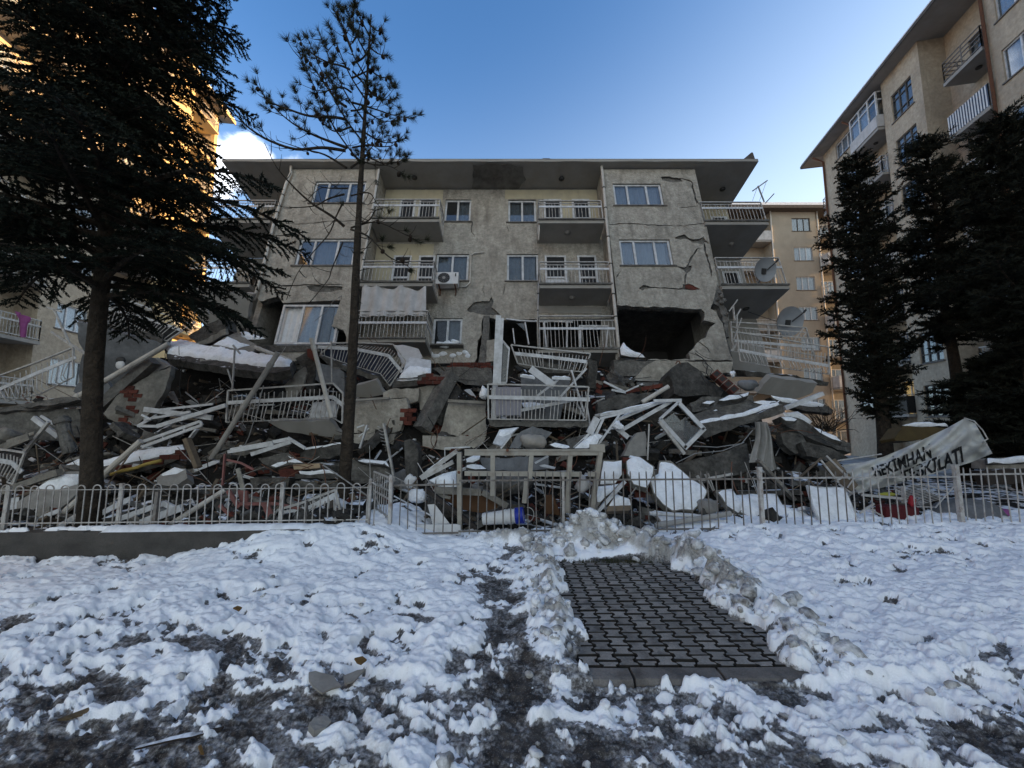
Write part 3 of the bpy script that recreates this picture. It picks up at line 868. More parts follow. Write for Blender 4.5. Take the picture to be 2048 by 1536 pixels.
M_dice = mat('packed_dirty_snow', (.74, .745, .75), (.25, .24, .22), rough=.75, ns=11, bump=.8, bs=30, grain=.15, gs=30, streak=(.085, .075, .063), streak_s=(13, 13, 13), streak_amt=.95)
def w_right(rr):
    y = rr.uniform(2.9, 5.7); return PX1 + .12 + rr.gauss(0, .17) + .04 * math.sin(y * 4), y
def w_left(rr):
    y = rr.uniform(2.7, 5.8); return PX0 - .14 + rr.gauss(0, .13), y
def w_mound(rr):
    return rr.gauss(1.15, .48), 5.72 + rr.gauss(0, .17)
def w_front(rr):
    return rr.uniform(-.4, 3.2), rr.uniform(1.9, 2.85)
def w_field(rr):
    y = 1.9 + 3.2 * rr.random() ** 1.5; return rr.uniform(-1.3, 1.3) * y, y
for wf, n_, sd_, sz in ((w_right, 130, 1, (.012, .075)), (w_left, 120, 2, (.01, .05)), (w_mound, 150, 3, (.012, .10)), (w_front, 60, 4, (.01, .04)), (w_field, 60, 6, (.008, .03))):
    chunk_mass(n_, sd_, M_dice, wf, sz)
    chunk_mass(int(n_ * .3), sd_ + 20, M_snow, wf, sz)
# ================================================================== the collapsed apartment block, leaning back on its crushed lower floors
TILT = math.radians(16)
BO = at(1024, 720, 13.0)
block = thing('apartment_block', tuple(BO), 'grey rendered apartment block collapsed onto its crushed lower floors and leaning back', 'building', rot=(-TILT, 0, 0))
BM_ = wm(block)
BN = (BM_.to_3x3() @ Vector((0, -1, 0))).normalized()
BU = Vector((1, 0, 0)); BV = (BM_.to_3x3() @ Vector((0, 0, 1))).normalized()
def LB(u, v, w=0.0):
    return BM_ @ Vector((u, -w, v))
def uv(p, w=0.0):
    q = on(p[0], p[1], BO + BN * w, BN) - BO
    return (q.dot(BU), q.dot(BV))
def uvs(c, w, *xy):
    return [uv(c(xy[i], xy[i + 1]), w) for i in range(0, len(xy), 2)]
ident = lambda x, y: (x, y)
def crack(c, w, xy, wd):
    """a narrow zigzag gap following pixel points; wd = widths in metres"""
    P = uvs(c, w, *xy)
    Q = []
    for i in range(len(P) - 1):          # add jagged points between
        a = Vector(P[i]); b_ = Vector(P[i + 1]); n = max(1, int((b_ - a).length / 0.13))
        for k in range(n):
            p = a.lerp(b_, k / n)
            if k or (i and True):
                d = (b_ - a).normalized(); p = p + Vector((-d.y, d.x)) * R.uniform(-0.025, 0.025)
            Q.append(p)
    Q.append(Vector(P[-1]))
    L_, Rr = [], []
    for i, p in enumerate(Q):
        t_ = (Q[min(i + 1, len(Q) - 1)] - Q[max(i - 1, 0)]).normalized()
        n_ = Vector((-t_.y, t_.x)); s_ = i / max(1, len(Q) - 1)
        k = wd if isinstance(wd, (int, float)) else wd[0] + (wd[1] - wd[0]) * s_
        k = (k * 1.5 + .006) * R.uniform(0.5, 1.4) * (0.25 if i in (0, len(Q) - 1) else 1)
        L_.append(p + n_ * k / 2); Rr.append(p - n_ * k / 2)
    return [tuple(p) for p in L_ + Rr[::-1]]
def jag(P, step=0.12, amp=0.035, closed=True, seed=1):
    """roughen a polygon like a broken edge"""
    rr = random.Random(seed); out_ = []
    n = len(P)
    for i in range(n if closed else n - 1):
        a = Vector(P[i]); b_ = Vector(P[(i + 1) % n]); m = max(1, int((b_ - a).length / step)); d = (b_ - a)
        nn_ = Vector((-d.y, d.x)).normalized() if d.length > 1e-6 else Vector((0, 0))
        for k in range(m):
            p = a.lerp(b_, k / m)
            if k: p = p + nn_ * rr.uniform(-amp, amp)
            out_.append(tuple(p))
    return out_
def rect(u0, u1, v0, v1):
    return [(u0, v0), (u1, v0), (u1, v1), (u0, v1)]

def lwall(name, loops, w, th, m, parent=block, **k):
    b = MB(); b.plate(loops, BO + BN * w, BU, BV, BN, th)
    return b.build(name, m, parent, **k)

# --- windows -------------------------------------------------------
def window(u0, u1, v0, v1, w, splits, fr=0.078, m=None, curtain=None, sill=True, glass=M_glass, open_leaf=None, parent=block, skip=()):
    """frame with a pane per bay; the bays follow the splits (fractions)"""
    m = m or M_pvc
    b = MB(); y = w - 0.09
    def bxw(a0, a1, c0, c1, y0, y1):
        b.hexa([LB(a0, c0, y1), LB(a1, c0, y1), LB(a1, c0, y0), LB(a0, c0, y0), LB(a0, c1, y1), LB(a1, c1, y1), LB(a1, c1, y0), LB(a0, c1, y0)])
    bxw(u0, u1, v0, v0 + fr, y - .03, y + .03); bxw(u0, u1, v1 - fr, v1, y - .03, y + .03)
    bxw(u0, u0 + fr, v0 + fr, v1 - fr, y - .03, y + .03); bxw(u1 - fr, u1, v0 + fr, v1 - fr, y - .03, y + .03)
    xs = [u0] + [u0 + (u1 - u0) * s_ for s_ in splits] + [u1]
    for x in xs[1:-1]:
        bxw(x - fr / 2, x + fr / 2, v0 + fr, v1 - fr, y - .028, y + .034)
    f = b.build('window', m, parent)
    for i in range(len(xs) - 1):
        if i in skip: continue
        a0 = xs[i] + fr * (1 if i == 0 else .5); a1 = xs[i + 1] - fr * (1 if i == len(xs) - 2 else .5)
        b = MB()
        b.hexa([LB(a0, v0 + fr, y + .004), LB(a1, v0 + fr, y + .004), LB(a1, v0 + fr, y - .004), LB(a0, v0 + fr, y - .004),
                LB(a0, v1 - fr, y + .004), LB(a1, v1 - fr, y + .004), LB(a1, v1 - fr, y - .004), LB(a0, v1 - fr, y - .004)])
        b.build('pane', glass, f)
    if curtain:
        for (a, c_, mm) in curtain:
            b = MB(); n = max(6, int((c_ - a) * (u1 - u0) / 0.035)); pr = []
            ca = u0 + (u1 - u0) * a; cb = u0 + (u1 - u0) * c_
            ph = R.uniform(0, 6)
            for k in range(n + 1):
                x = ca + (cb - ca) * k / n
                d = y - .13 + .030 * math.sin(k * 1.15 + ph) + .018 * math.sin(k * 0.37 + ph)
                pr.append((x, d))
            for k in range(n):
                (xa, da), (xb, db) = pr[k], pr[k + 1]
                b.quadface(LB(xa, v0 + .02, da), LB(xb, v0 + .02, db), LB(xb, v1 - .02, db * .5 + (y - .13) * .5), LB(xa, v1 - .02, da * .5 + (y - .13) * .5))
            b.build('curtain', mm, f, smooth=True)
    if sill:
        b = MB(); b.hexa([LB(u0 - .09, v0 - .06, w + .05), LB(u1 + .09, v0 - .06, w + .05), LB(u1 + .09, v0 - .06, w - .10), LB(u0 - .09, v0 - .06, w - .10),
                          LB(u0 - .09, v0 - .012, w + .05), LB(u1 + .09, v0 - .012, w + .05), LB(u1 + .09, v0 - .003, w - .10), LB(u0 - .09, v0 - .003, w - .10)])
        b.build('sill', M_kerb, f)
    return f

# --- floors and inside walls ---------------------------------------
FL = (-0.06, 2.90, 5.90)
def lbox(b, u0, u1, v0, v1, w0, w1):
    b.hexa([LB(u0, v0, w1), LB(u1, v0, w1), LB(u1, v0, w0), LB(u0, v0, w0), LB(u0, v1, w1), LB(u1, v1, w1), LB(u1, v1, w0), LB(u0, v1, w0)])
for v in FL:
    b = MB(); lbox(b, -9.0, 7.38, v - 0.16, v, -8.0, -1.25); lbox(b, -9.0, -5.52, v - 0.16, v, -1.25, -0.26); lbox(b, 3.72, 7.38, v - 0.16, v, -1.25, -0.26)
    b.build('floor_slab', M_conc, block)
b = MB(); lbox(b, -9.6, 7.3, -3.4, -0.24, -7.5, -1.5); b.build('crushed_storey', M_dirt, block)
b = MB()
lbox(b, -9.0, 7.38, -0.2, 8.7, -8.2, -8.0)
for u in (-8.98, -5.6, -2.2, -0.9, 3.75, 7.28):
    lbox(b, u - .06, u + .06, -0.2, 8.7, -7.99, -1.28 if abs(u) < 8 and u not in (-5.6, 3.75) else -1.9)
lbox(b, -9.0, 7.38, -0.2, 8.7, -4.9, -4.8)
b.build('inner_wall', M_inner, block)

# --- roof ----------------------------------------------------------
b = MB(); n = 26
us = [-11.75 + k * (9.98 + 11.75) / n for k in range(n + 1)]
for k in range(n):
    u0, u1 = us[k], us[k + 1]
    j0 = 0.012 * math.sin(k * 2.3); j1 = 0.012 * math.sin((k + 1) * 2.3)
    b.hexa([LB(u0, 8.70 + .05, .32 + j0), LB(u1, 8.70 + .05, .32 + j1), LB(u1, 8.70, -8.3), LB(u0, 8.70, -8.3), LB(u0, 8.86, .33 + j0), LB(u1, 8.86, .33 + j1), LB(u1, 8.87, -8.3), LB(u0, 8.87, -8.3)])
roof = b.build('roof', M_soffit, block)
b = MB()
for k in range(n):
    u0, u1 = us[k], us[k + 1]
    h0, h1 = [.035 + .03 * mnoise.noise(Vector((q * 1.3, 2, 0))) for q in (u0, u1)]
    b.hexa([LB(u0, 8.871, .34), LB(u1, 8.871, .34), LB(u1, 8.871, -8.3), LB(u0, 8.871, -8.3), LB(u0, 8.871 + h0, .31), LB(u1, 8.871 + h1, .31), LB(u1, 8.90 + h1, -8.3), LB(u0, 8.90 + h0, -8.3)])
b.build('snow', M_thinsnow, roof)
b = MB(); b.plate([[(9.35, 8.9), (9.97, 8.9), (9.97, 9.42), (9.90, 9.42)]], BO + BN * 0.2, BU, BV, BN, 0.03); b.build('flashing', M_roofedge, roof)
b = MB(); lbox(b, 1.25, 1.55, 8.9, 9.02, -.1, .25); b.build('flashing', M_roofedge, roof)
P = jag([( -1.75, -.95), (-1.6, .20), (-0.2, .24), (0.45, .1), (0.6, -.5), (0.3, -.97)], .2, .07, seed=4)
b = MB(); b.plate([P], LB(0, 8.697, 0), BU, BN, -BV, 0.006); b.build('damp_patch', mat('damp_soffit', (.20,.19,.17), (.09,.084,.075), rough=.9, ns=2.2, bump=.5, bs=12, streak=(.04,.037,.032), streak_s=(2,2,2), streak_amt=.7), roof)

# --- right wing ----------------------------------------------------
WR = [(4.06, 6.00, 6.74, 7.90), (4.02, 5.93, 3.84, 5.04)]
edgeR = [(3.70, 8.69), (7.52, 8.69), (7.50, 7.2), (7.46, 5.9), (7.42, 4.4), (7.38, 3.1)]
low = jag(uvs(cH, 0, 925, 190, 905, 235, 940, 250, 985, 330, 1000, 348), .1, .02, False, 3) + uvs(cH, 0, 1004, 352, 1030, 470, 1062, 600, 1090, 655)
outR = edgeR + low + [uv(cH(1090, 662)), uv(cH(130, 652)), uv(cH(128, 560)), (3.70, 2.4)]
hole = jag(uvs(cH, 0, 136, 205, 300, 216, 480, 221, 620, 222, 700, 236, 830, 236, 858, 262, 850, 330, 900, 340, 948, 352, 905, 385, 885, 420, 870, 470, 800, 510, 768, 560, 728, 590, 742, 652, 500, 652, 300, 648, 170, 640, 140, 560), .14, .03, seed=8)
holes = [rect(*q) for q in WR] + [hole]
cracks = [
    crack(cC, 0, (1500, 285, 1580, 262, 1650, 285, 1660, 340, 1675, 400, 1700, 440), .05),
    crack(cC, 0, (1660, 340, 1690, 450, 1640, 455, 1560, 465), .018),
    crack(cC, 0, (1085, 575, 1250, 570, 1400, 582, 1600, 585, 1740, 570), .022),
    crack(cC, 0, (1535, 670, 1600, 660, 1660, 690, 1730, 685, 1770, 705), .10),
    crack(cC, 0, (1735, 690, 1750, 790, 1770, 850, 1785, 930), .05),
    crack(cC, 0, (1730, 735, 1690, 740, 1650, 800, 1620, 860, 1610, 930, 1605, 990), .035),
    crack(cC, 0, (1290, 1015, 1400, 1008, 1500, 1015, 1590, 1015, 1700, 1020), .03),
    crack(cC, 0, (1060, 510, 1075, 470, 1105, 448), .012),
    crack(cC, 0, (1130, 945, 1155, 910, 1175, 880), .016),
    crack(cH, 0, (800, 500, 840, 535, 875, 560, 905, 600), .05),
    crack(cH, 0, (770, 655, 900, 660, 1000, 658, 1085, 664), .03),
]
patches = [
    jag(uvs(cC, 0, 1440, 252, 1500, 248, 1570, 262, 1590, 280, 1520, 290, 1450, 275), .1, .02, seed=2),
    jag(uvs(cC, 0, 1545, 860, 1600, 870, 1650, 855, 1640, 895, 1615, 910, 1590, 885), .1, .02, seed=5),
    jag(uvs(cC, 0, 1290, 1010, 1325, 988, 1370, 1000, 1340, 1012, 1315, 1028), .08, .012, seed=6),
    jag(uvs(cC, 0, 1585, 1010, 1590, 985, 1625, 980, 1660, 990, 1715, 1020, 1650, 1022), .08, .02, seed=7),
    jag(uvs(cC, 0, 1640, 690, 1700, 680, 1730, 655, 1745, 690, 1725, 712, 1665, 700), .08, .02, seed=9),
]
lwall('wall', [outR] + holes + cracks + patches, 0, 0.035, M_plaster)
lwall('wall_core', [outR] + holes, -0.085, 0.17, M_conc)
for P in (patches[3],):
    lwall('brick_patch', [[((x - 6.6) * .8 + 6.6, y) for x, y in P]], -0.022, 0.012, M_brick)
for q in WR:
    window(*q, 0, (.29, .69), curtain=[(.02, .28, M_greycurtain), (.3, .68, M_greycurtain), (.7, .93, M_greycurtain)])
b = MB(); lbox(b, WR[0][1] - .5, WR[0][1] - .05, WR[0][2] - .0, WR[0][2] + .02, .0, .02)
# bare column, dangling broken bits at the wing's right edge
b = MB()
P = jag(uvs(cQ, -.05, 238, 470, 330, 480, 410, 520, 430, 600, 420, 690, 470, 760, 495, 860, 480, 1000, 500, 1120, 455, 1120, 430, 980, 415, 880, 385, 780, 370, 730, 300, 690, 290, 620, 250, 560), .1, .03, seed=12)
b.plate([P], BO + BN * -.03, BU, BV, BN, 0.3); b.build('column', M_conc, block)
for k, q in enumerate([(400, 600, 40, 45), (380, 560, 30, 25), (430, 660, 35, 40), (465, 830, 30, 22), (400, 680, 40, 30), (350, 640, 30, 30)]):
    u, v = uv(cQ(q[0], q[1]), .0)
    b = MB(); b.ell(LB(u, v, .05), q[2] * .0021, .06, q[3] * .0021, 7, 5, jit=.25); b.build('broken_piece', M_conc, block)
for P in (uvs(cQ, .0, 455, 1120, 495, 1120, 560, 1400, 520, 1370), uvs(cC, 0, 1665, 850, 1660, 850, 1655, 856)):
    if P[0][0] > 7:
        lwall('column', [jag(P, .15, .03, seed=3)], -.06, .3, M_conc)

# wall strip under the right wing's floor
# --- left wing -----------------------------------------------------
WL = [(-7.95, -5.88, 6.86, 8.02), (-7.98, -5.85, 3.84, 5.08)]
lowL = jag(uvs(cS, 0, 1830, 668, 1705, 1035, 1760, 1045), .12, .02, False, 5)
outL = [(-5.50, 8.69), (-9.06, 8.69), (-9.06, 3.2)] + jag(uvs(cS, 0, 845, 575, 785, 680, 850, 738, 1000, 690, 1080, 690, 1115, 745), .1, .025, False, 6) + uvs(cS, 0, 1118, 757, 1300, 748, 1500, 738, 1822, 722) + lowL + [uv(cS(1850, 1085)), (-5.5, 0.7)]
holesL = [rect(*q) for q in WL]
cracksL = [
    crack(crop(400, 300, 6.4), 0, (1070, 880, 1110, 935, 1260, 945, 1400, 940, 1700, 910, 1850, 905, 2048, 905), .022),
    crack(crop(400, 300, 6.4), 0, (950, 1090, 1040, 1100, 1140, 1075, 1270, 1090), .04),
    crack(cS, 0, (850, 500, 900, 545, 990, 560, 1200, 552, 1400, 545, 1600, 540, 1840, 532), .030),
    crack(cS, 0, (920, 520, 990, 562), .02),
    crack(cS, 0, (1090, 675, 1130, 715), .03),
]
patL = [jag(uvs(cS, 0, 1400, 552, 1440, 600, 1540, 630, 1700, 625, 1835, 600, 1838, 560, 1600, 548), .15, .02, seed=14),
        jag(uvs(crop(400, 300, 6.4), 0, 1060, 1095, 1140, 1065, 1275, 1080, 1265, 1115, 1150, 1112), .1, .02, seed=15)]
lwall('wall', [outL] + holesL + cracksL + patL, 0, 0.035, M_plaster)
lwall('wall_core', [outL] + holesL, -0.085, 0.17, M_conc)
for q in WL:
    window(*q, 0, (.27, .68), curtain=[(.3, .66, M_greycurtain), (.7, .98, M_greycurtain)])
# third-storey window without its wall, curtains blowing
a0 = uv(cS(1120, 1190)); a1 = uv(cS(1700, 1110)); c1_ = uv(cS(1110, 760))
window(-8.02, -5.98, 0.62, 2.18, 0, (.36, .68), fr=.07, curtain=[(.0, .2, M_curtain), (.2, .36, M_curtain), (.37, .67, M_curtain), (.69, .86, M_greycurtain), (.86, 1, M_curtain)], sill=False, skip=(0,))
# bits of room wall behind the torn-off corner, light coloured
lwall('room_wall', [jag(uvs(cS, -.35, 700, 800, 570, 1100, 720, 1120, 860, 1160, 830, 1050, 780, 930), .2, .02, seed=2)], -.35, .12, M_rplaster)
lwall('column', [jag(uvs(cS, -.15, 640, 720, 690, 770, 560, 1090, 440, 1110, 520, 950), .2, .03, seed=3)], -.15, .25, M_conc)
# floor edge
b = MB(); lbox(b, -9.3, -5.4, 0.28, 0.52, -.9, .05); b.build('floor_slab', M_rconc, block)
lwall('wall_strip', [jag(uvs(cS, .02, 760, 1275, 1000, 1282, 1200, 1275, 1450, 1270, 1440, 1400, 1240, 1470, 1000, 1420, 760, 1330), .15, .02, seed=9)], .02, .2, M_plaster)

# --- recessed middle -----------------------------------------------
WM = -1.0
WMs = [(-2.85, -1.74, 6.90, 8.12), (-3.02, -1.72, 3.92, 5.20), (-2.92, -1.84, 1.10, 2.22),
       (-0.16, 1.02, 6.86, 8.10), (-0.20, 1.05, 3.90, 5.20)]
outM = [(-5.5, 8.69), (3.7, 8.69), (3.7, 2.2), uv((1076, 638), WM), uv((1000, 640), WM), uv((968, 632), WM)] + \
       jag(uvs(cG, WM, 480, 130, 462, 200, 468, 280, 430, 330, 425, 440, 432, 500), .1, .02, False, 4) + \
       uvs(cG, WM, 400, 520, 290, 515, 0, 520) + [(-5.5, .3)]
gap = []
patM = [jag(uvs(cG, WM, 345, 75, 400, 20, 470, 8, 525, 10, 545, -30, 562, 10, 545, 60, 620, 118, 560, 126, 480, 122, 420, 108, 350, 92), .1, .02, seed=11)]
cracksM = [crack(cB, WM, (1860, 560, 1850, 600, 1855, 630, 1875, 660), .02), crack(cC, WM, (385, 575, 395, 605, 410, 640), .012),
           crack(cC, WM, (378, 975, 370, 1010, 358, 1060), .014), crack(cB, WM, (1836, 1005, 1815, 1040, 1820, 1070), .012),
           crack(cC, WM, (280, 975, 281, 1070), .006), crack(cC, WM, (228, 985, 230, 1090), .006)]
lwall('wall', [outM] + [rect(*q) for q in WMs] + patM + cracksM, WM, .035, M_plaster)
lwall('wall_core', [outM] + [rect(*q) for q in WMs], WM - .085, .17, M_conc)
for i, q in enumerate(WMs):
    cur = [(.02, .48, M_greycurtain), (.52, .98, M_greycurtain)] if i in (1, 3, 4) else [(.5, .98, M_greycurtain)]
    window(*q, WM, (.5,), curtain=cur)
# recess returns
for u, nm in ((3.70, 1), (-5.5, -1)):
    b = MB(); lbox(b, u - .02 if nm > 0 else u - .2, u + .2 if nm > 0 else u + .02, 2.3 if nm > 0 else 0.8, 8.69, WM - .2, -.24 if nm > 0 else -.24)
    b.build('return_wall', M_plaster, block)
# yellow painted backs of the middle balconies
for (u0, u1, v0, v1) in ((-5.46, -2.98, 5.93, 8.66), (-5.46, -3.16, 2.93, 5.70), (2.0, 3.66, 5.93, 8.66)):
    hs = [rect(*q) for q in WMs]
    lwall('painted_wall', [rect(u0, u1, v0, v1)], WM + .012, .01, M_yplaster)
lwall('painted_wall', [rect(-0.3, 2.0, 8.14, 8.66)], WM + .008, .007, M_yplaster)
# balcony doors
def bdoor(u0, u1, v0, v1, w=WM, panel=False, m=M_pvc):
    b = MB(); f = .075; y = w + .05
    for a in ((u0, u1, v1 - f, v1), (u0, u1, v0, v0 + f), (u0, u0 + f, v0 + f, v1 - f), (u1 - f, u1, v0 + f, v1 - f), (u0 + f, u1 - f, (v0 + v1) / 2 - .04, (v0 + v1) / 2 + .04)):
        lbox(b, *a, y - .04, y + .02)
    d = b.build('balcony_door', m, block)
    b = MB(); lbox(b, u0 + f, u1 - f, v0 + f, (v0 + v1) / 2 - .04, y - .03, y - .02); b.build('pane', M_pvc if panel else M_black, d)
    b = MB(); lbox(b, u0 + f, u1 - f, (v0 + v1) / 2 + .04, v1 - f, y - .03, y - .02); b.build('pane', M_black, d)
for (ua, ub, lv, pn) in ((1.35, 2.1, 5.92, 0), (2.55, 3.3, 5.92, 0), (1.3, 2.15, 2.92, 1), (2.6, 3.35, 2.92, 0), (-4.75, -4.1, 5.92, 1), (-3.95, -3.2, 5.92, 0), (-4.7, -4.0, 2.92, 0), (-3.7, -3.05, 2.92, 0)):
    bdoor(ua, ub, lv + .02, lv + 2.15, panel=pn)

# --- outer recesses ------------------------------------------------
WO = -1.9
for (u0, u1, m, vs_) in ((7.5, 9.75, M_yplaster, ((5.90, 8.69), (2.90, 5.73), (0.3, 2.73))), (-11.6, -9.06, M_plaster, ((5.90, 8.69), (2.90, 5.73), (0.6, 2.73)))):
    for i, (v0, v1) in enumerate(vs_):
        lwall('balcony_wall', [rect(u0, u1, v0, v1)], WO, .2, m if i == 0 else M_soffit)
for (u0, u1, lv) in ((8.9, 9.6, 5.90), (8.8, 9.5, 2.9), (-10.9, -10.1, 5.90), (-10.9, -10.1, 2.9)):
    bdoor(u0, u1, lv + .02, lv + 2.1, w=WO)
for s_, u in ((1, 7.30), (-1, -9.0)):
    b = MB(); lbox(b, u - .1, u + .1, 0.4, 8.69, WO - .2, -.24); b.build('return_wall', M_plaster, block)

# --- balconies -----------------------------------------------------
bal_mesh = {}
def balcony(u0, u1, vt, wb, wf=0.10, side='L', rh=1.0, white=.68, soffit=M_soffit, nb=None, drop=0.0, extra_rail=True, th=.17, lean=0.0, panel=None):
    b = MB(); lbox(b, u0, u1, vt - th, vt, wb + .002, wf)
    bl = b.build('balcony', [soffit], block)
    b = MB(); lbox(b, u0 - .02, u1 + .02, vt - .03, vt + .03, wf + .002, wf + .06); b.build('edge_band', M_conc, bl)
    wr = wf - .04
    sides = [('F', (u0 + .03, wr), (u1 - .03, wr))]
    if 'L' in side: sides.append(('L', (u0 + .03, wr), (u0 + .03, wb + .08)))
    if 'R' in side: sides.append(('R', (u1 - .03, wr), (u1 - .03, wb + .08)))
    for (nm, (ua, wa), (ub, wb_)) in sides:
        b = MB()
        b.beam(LB(ua, vt + rh, wa), LB(ub, vt + rh, wb_), .045, .035, BV)
        if extra_rail: b.beam(LB(ua, vt + rh * .87, wa), LB(ub, vt + rh * .87, wb_), .025, .025, BV)
        b.beam(LB(ua, vt + .06, wa), LB(ub, vt + .06, wb_), .022, .022, BV)
        for q in (0, 1):
            uu = ua + (ub - ua) * q; ww = wa + (wb_ - wa) * q
            b.beam(LB(uu, vt - .02, ww), LB(uu, vt + rh, ww), .035, .035, BN)
        b.build('top_rail', M_rail, bl)
        b = MB(); b.beam(LB(ua, vt + white, wa + .02), LB(ub, vt + white, wb_ + .02), .02, .085, BV); b.build('flat_rail', M_pvc, bl)
        L_ = math.hypot(ub - ua, wb_ - wa); n = max(4, int(L_ / (.125 if nm == 'F' else .2)))
        for k in range(1, n):
            s_ = k / n; uu = ua + (ub - ua) * s_; ww = wa + (wb_ - wa) * s_
            key = round(rh * (.87 if extra_rail else 1), 3)
            if key not in bal_mesh:
                bb = MB(); bb.tube([(0, 0, 0.05), (0, 0, key)], .011, 5)
                o = bb.build('baluster', M_rail, bl, shift=False, local=True); bal_mesh[key] = o
            else:
                o = dup(bal_mesh[key], (0, 0, 0), parent=bl)
            o.location = wm(bl).inverted() @ LB(uu, vt, ww)
            o.rotation_euler = (R.uniform(-.03, .03), R.uniform(-.03, .03), 0)
    return bl
balcony(1.02, 3.52, 5.90, WM, side='L')
balcony(0.98, 3.55, 2.93, WM, side='L')
balcony(-5.42, -2.80, 5.97, WM, side='R')
balcony(-5.45, -2.82, 3.02, WM, side='R', rh=.95)
balcony(7.36, 9.78, 5.83, WO, side='L')
balcony(7.42, 9.80, 2.90, WO, side='L', rh=1.22, white=.78)
balcony(-11.75, -9.25, 5.92, WO, side='R')
balcony(-11.7, -9.3, 2.98, -3.0, side='R')
b1 = balcony(0.90, 3.58, 0.36, WM, side='L', rh=1.28, white=.78, th=.14)
b2 = balcony(-5.40, -2.88, 0.75, WM, side='R', rh=1.1, white=.62, th=.14)
# lamps under balconies and roof
for (px, py, v, cap) in ((1123, 357, 8.69, 1), (1135, 465, 5.73, 0), (1144, 595, 2.76, 0), (829, 355, 8.69, 1), (1445, 378, 8.69, 1), (1463, 488, 5.66, 0), (489, 484, 5.75, 1), (1492, 617, 2.73, 1), (447, 611, 2.81, 1)):
    q = on(px, py, LB(0, v, 0), BV)
    b = MB(); b.tube([q, q - BV * .025], .12, 12); b.ell(q - BV * .03, .085, .085, .05, 10, 6)
    b.build('ceiling_lamp', M_iron if cap else M_lamp, block, smooth=True)
# downpipes
def dpipe(c, xy, w, r=.055, m=M_pipe):
    P = [on(*c(xy[i], xy[i + 1]), BO + BN * w, BN) for i in range(0, len(xy), 2)]
    b = MB(); b.tube(P, r, 10); o = b.build('downpipe', m, block, smooth=True)
    for k in range(len(P) - 1):
        for s_ in (.3, .75):
            q = P[k].lerp(P[k + 1], s_); d = (P[k + 1] - P[k]).normalized()
            if (P[k + 1] - P[k]).length > 1.2:
                b = MB(); b.tube([q - d * .02, q + d * .02], r * 1.25, 10); b.build('pipe_clip', M_iron, o)
dpipe(ident, (1203, 330, 1205, 350, 1213, 440, 1224, 560, 1234, 660, 1239, 715), .10)
dpipe(ident, (582, 330, 582, 346, 572, 368, 548, 445, 520, 560, 508, 600), .10)
dpipe(ident, (758, 338, 740, 450, 722, 545, 708, 600), .08, .045)
dpipe(ident, (1079, 442, 1077, 480), .0, .03); dpipe(ident, (1077, 566, 1075, 640, 1076, 700), .0, .028, M_gpipe)
# room things in the gaping right-hand room: dark side wall
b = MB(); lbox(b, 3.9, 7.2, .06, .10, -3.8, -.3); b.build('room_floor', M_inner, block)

# third storey behind the lowest middle balcony: torn frames and door
t3 = [(cG, (665, 155, 780, 170, 1000, 180), .05), (cG, (820, 185, 850, 365), .05), (cG, (975, 185, 995, 400), .06), (cG, (1165, 180, 1160, 405), .06),
      (cG, (1260, 215, 1500, 215), .07), (cG, (1270, 215, 1270, 405), .09), (cG, (1500, 215, 1480, 405), .06), (cG, (720, 235, 735, 360), .04), (cG, (900, 170, 1210, 182), .05)]
b = MB()
for c, xy, ww in t3:
    P = [on(*c(xy[i], xy[i + 1]), BO + BN * (WM + .02), BN) for i in range(0, len(xy), 2)]
    for a, d in zip(P, P[1:]): b.beam(a, d, ww, .05, BN)
b.build('torn_window_frame', M_pvc, block)
lwall('room_wall', [uvs(cG, WM - .3, 1440, 110, 1550, 100, 1550, 405, 1420, 405)], WM - .1, .06, M_rplaster)
lwall('lintel_panel', [uvs(cG, WM + .02, 930, 45, 1440, 60, 1450, 110, 930, 105)], WM + .02, .1, M_soffit)
lwall('broken_pane', [uvs(cG, WM - .03, 752, 190, 818, 190, 822, 255, 800, 235)], WM - .03, .008, M_bglass)
# bare column beside the torn gap and a stub of parapet
lwall('column', [jag(uvs(cG, WM + .05, 478, 128, 530, 128, 522, 330, 510, 430, 498, 520, 436, 520, 450, 400, 470, 260), .15, .02, seed=21)], WM + .05, .35, M_conc)
lwall('parapet_piece', [jag(uvs(cG, WM + .1, 508, 330, 570, 322, 600, 330, 600, 500, 500, 508), .15, .02, seed=22)], WM + .1, .2, M_plaster)
b = MB(); lbox(b, -3.1, -1.75, 0.94, 1.0, WM - .02, WM + .28); b.build('broken_sill', M_conc, block)
def lump(b, u, v, w, su, sv, sw, seed):
    q = LB(u, v, w); n0 = len(b.v); b.ell(q, su, sw, sv, 12, 8)
    for i in range(n0, len(b.v)):
        p = b.v[i]; b.v[i] = q + (p - q) * (0.75 + .6 * mnoise.noise(p * 5 + Vector((seed, 0, 0))))
b = MB(); lump(b, -2.35, 1.05, WM + .1, .5, .16, .14, 1); lump(b, -2.1, 1.14, WM + .08, .22, .16, .1, 2); b.build('snow', M_snow, block, smooth=True)
b = MB()
for k, (px, py, s_) in enumerate(((872, 711, .16), (888, 708, .2), (905, 712, .18), (930, 705, .17), (936, 712, .12), (918, 706, .12), (862, 708, .08))):
    u, v = uv((px, py), WM + .02); lump(b, u, v, WM + .0, s_, .10, .05, k)
b.build('snow', M_thinsnow, block, smooth=True)

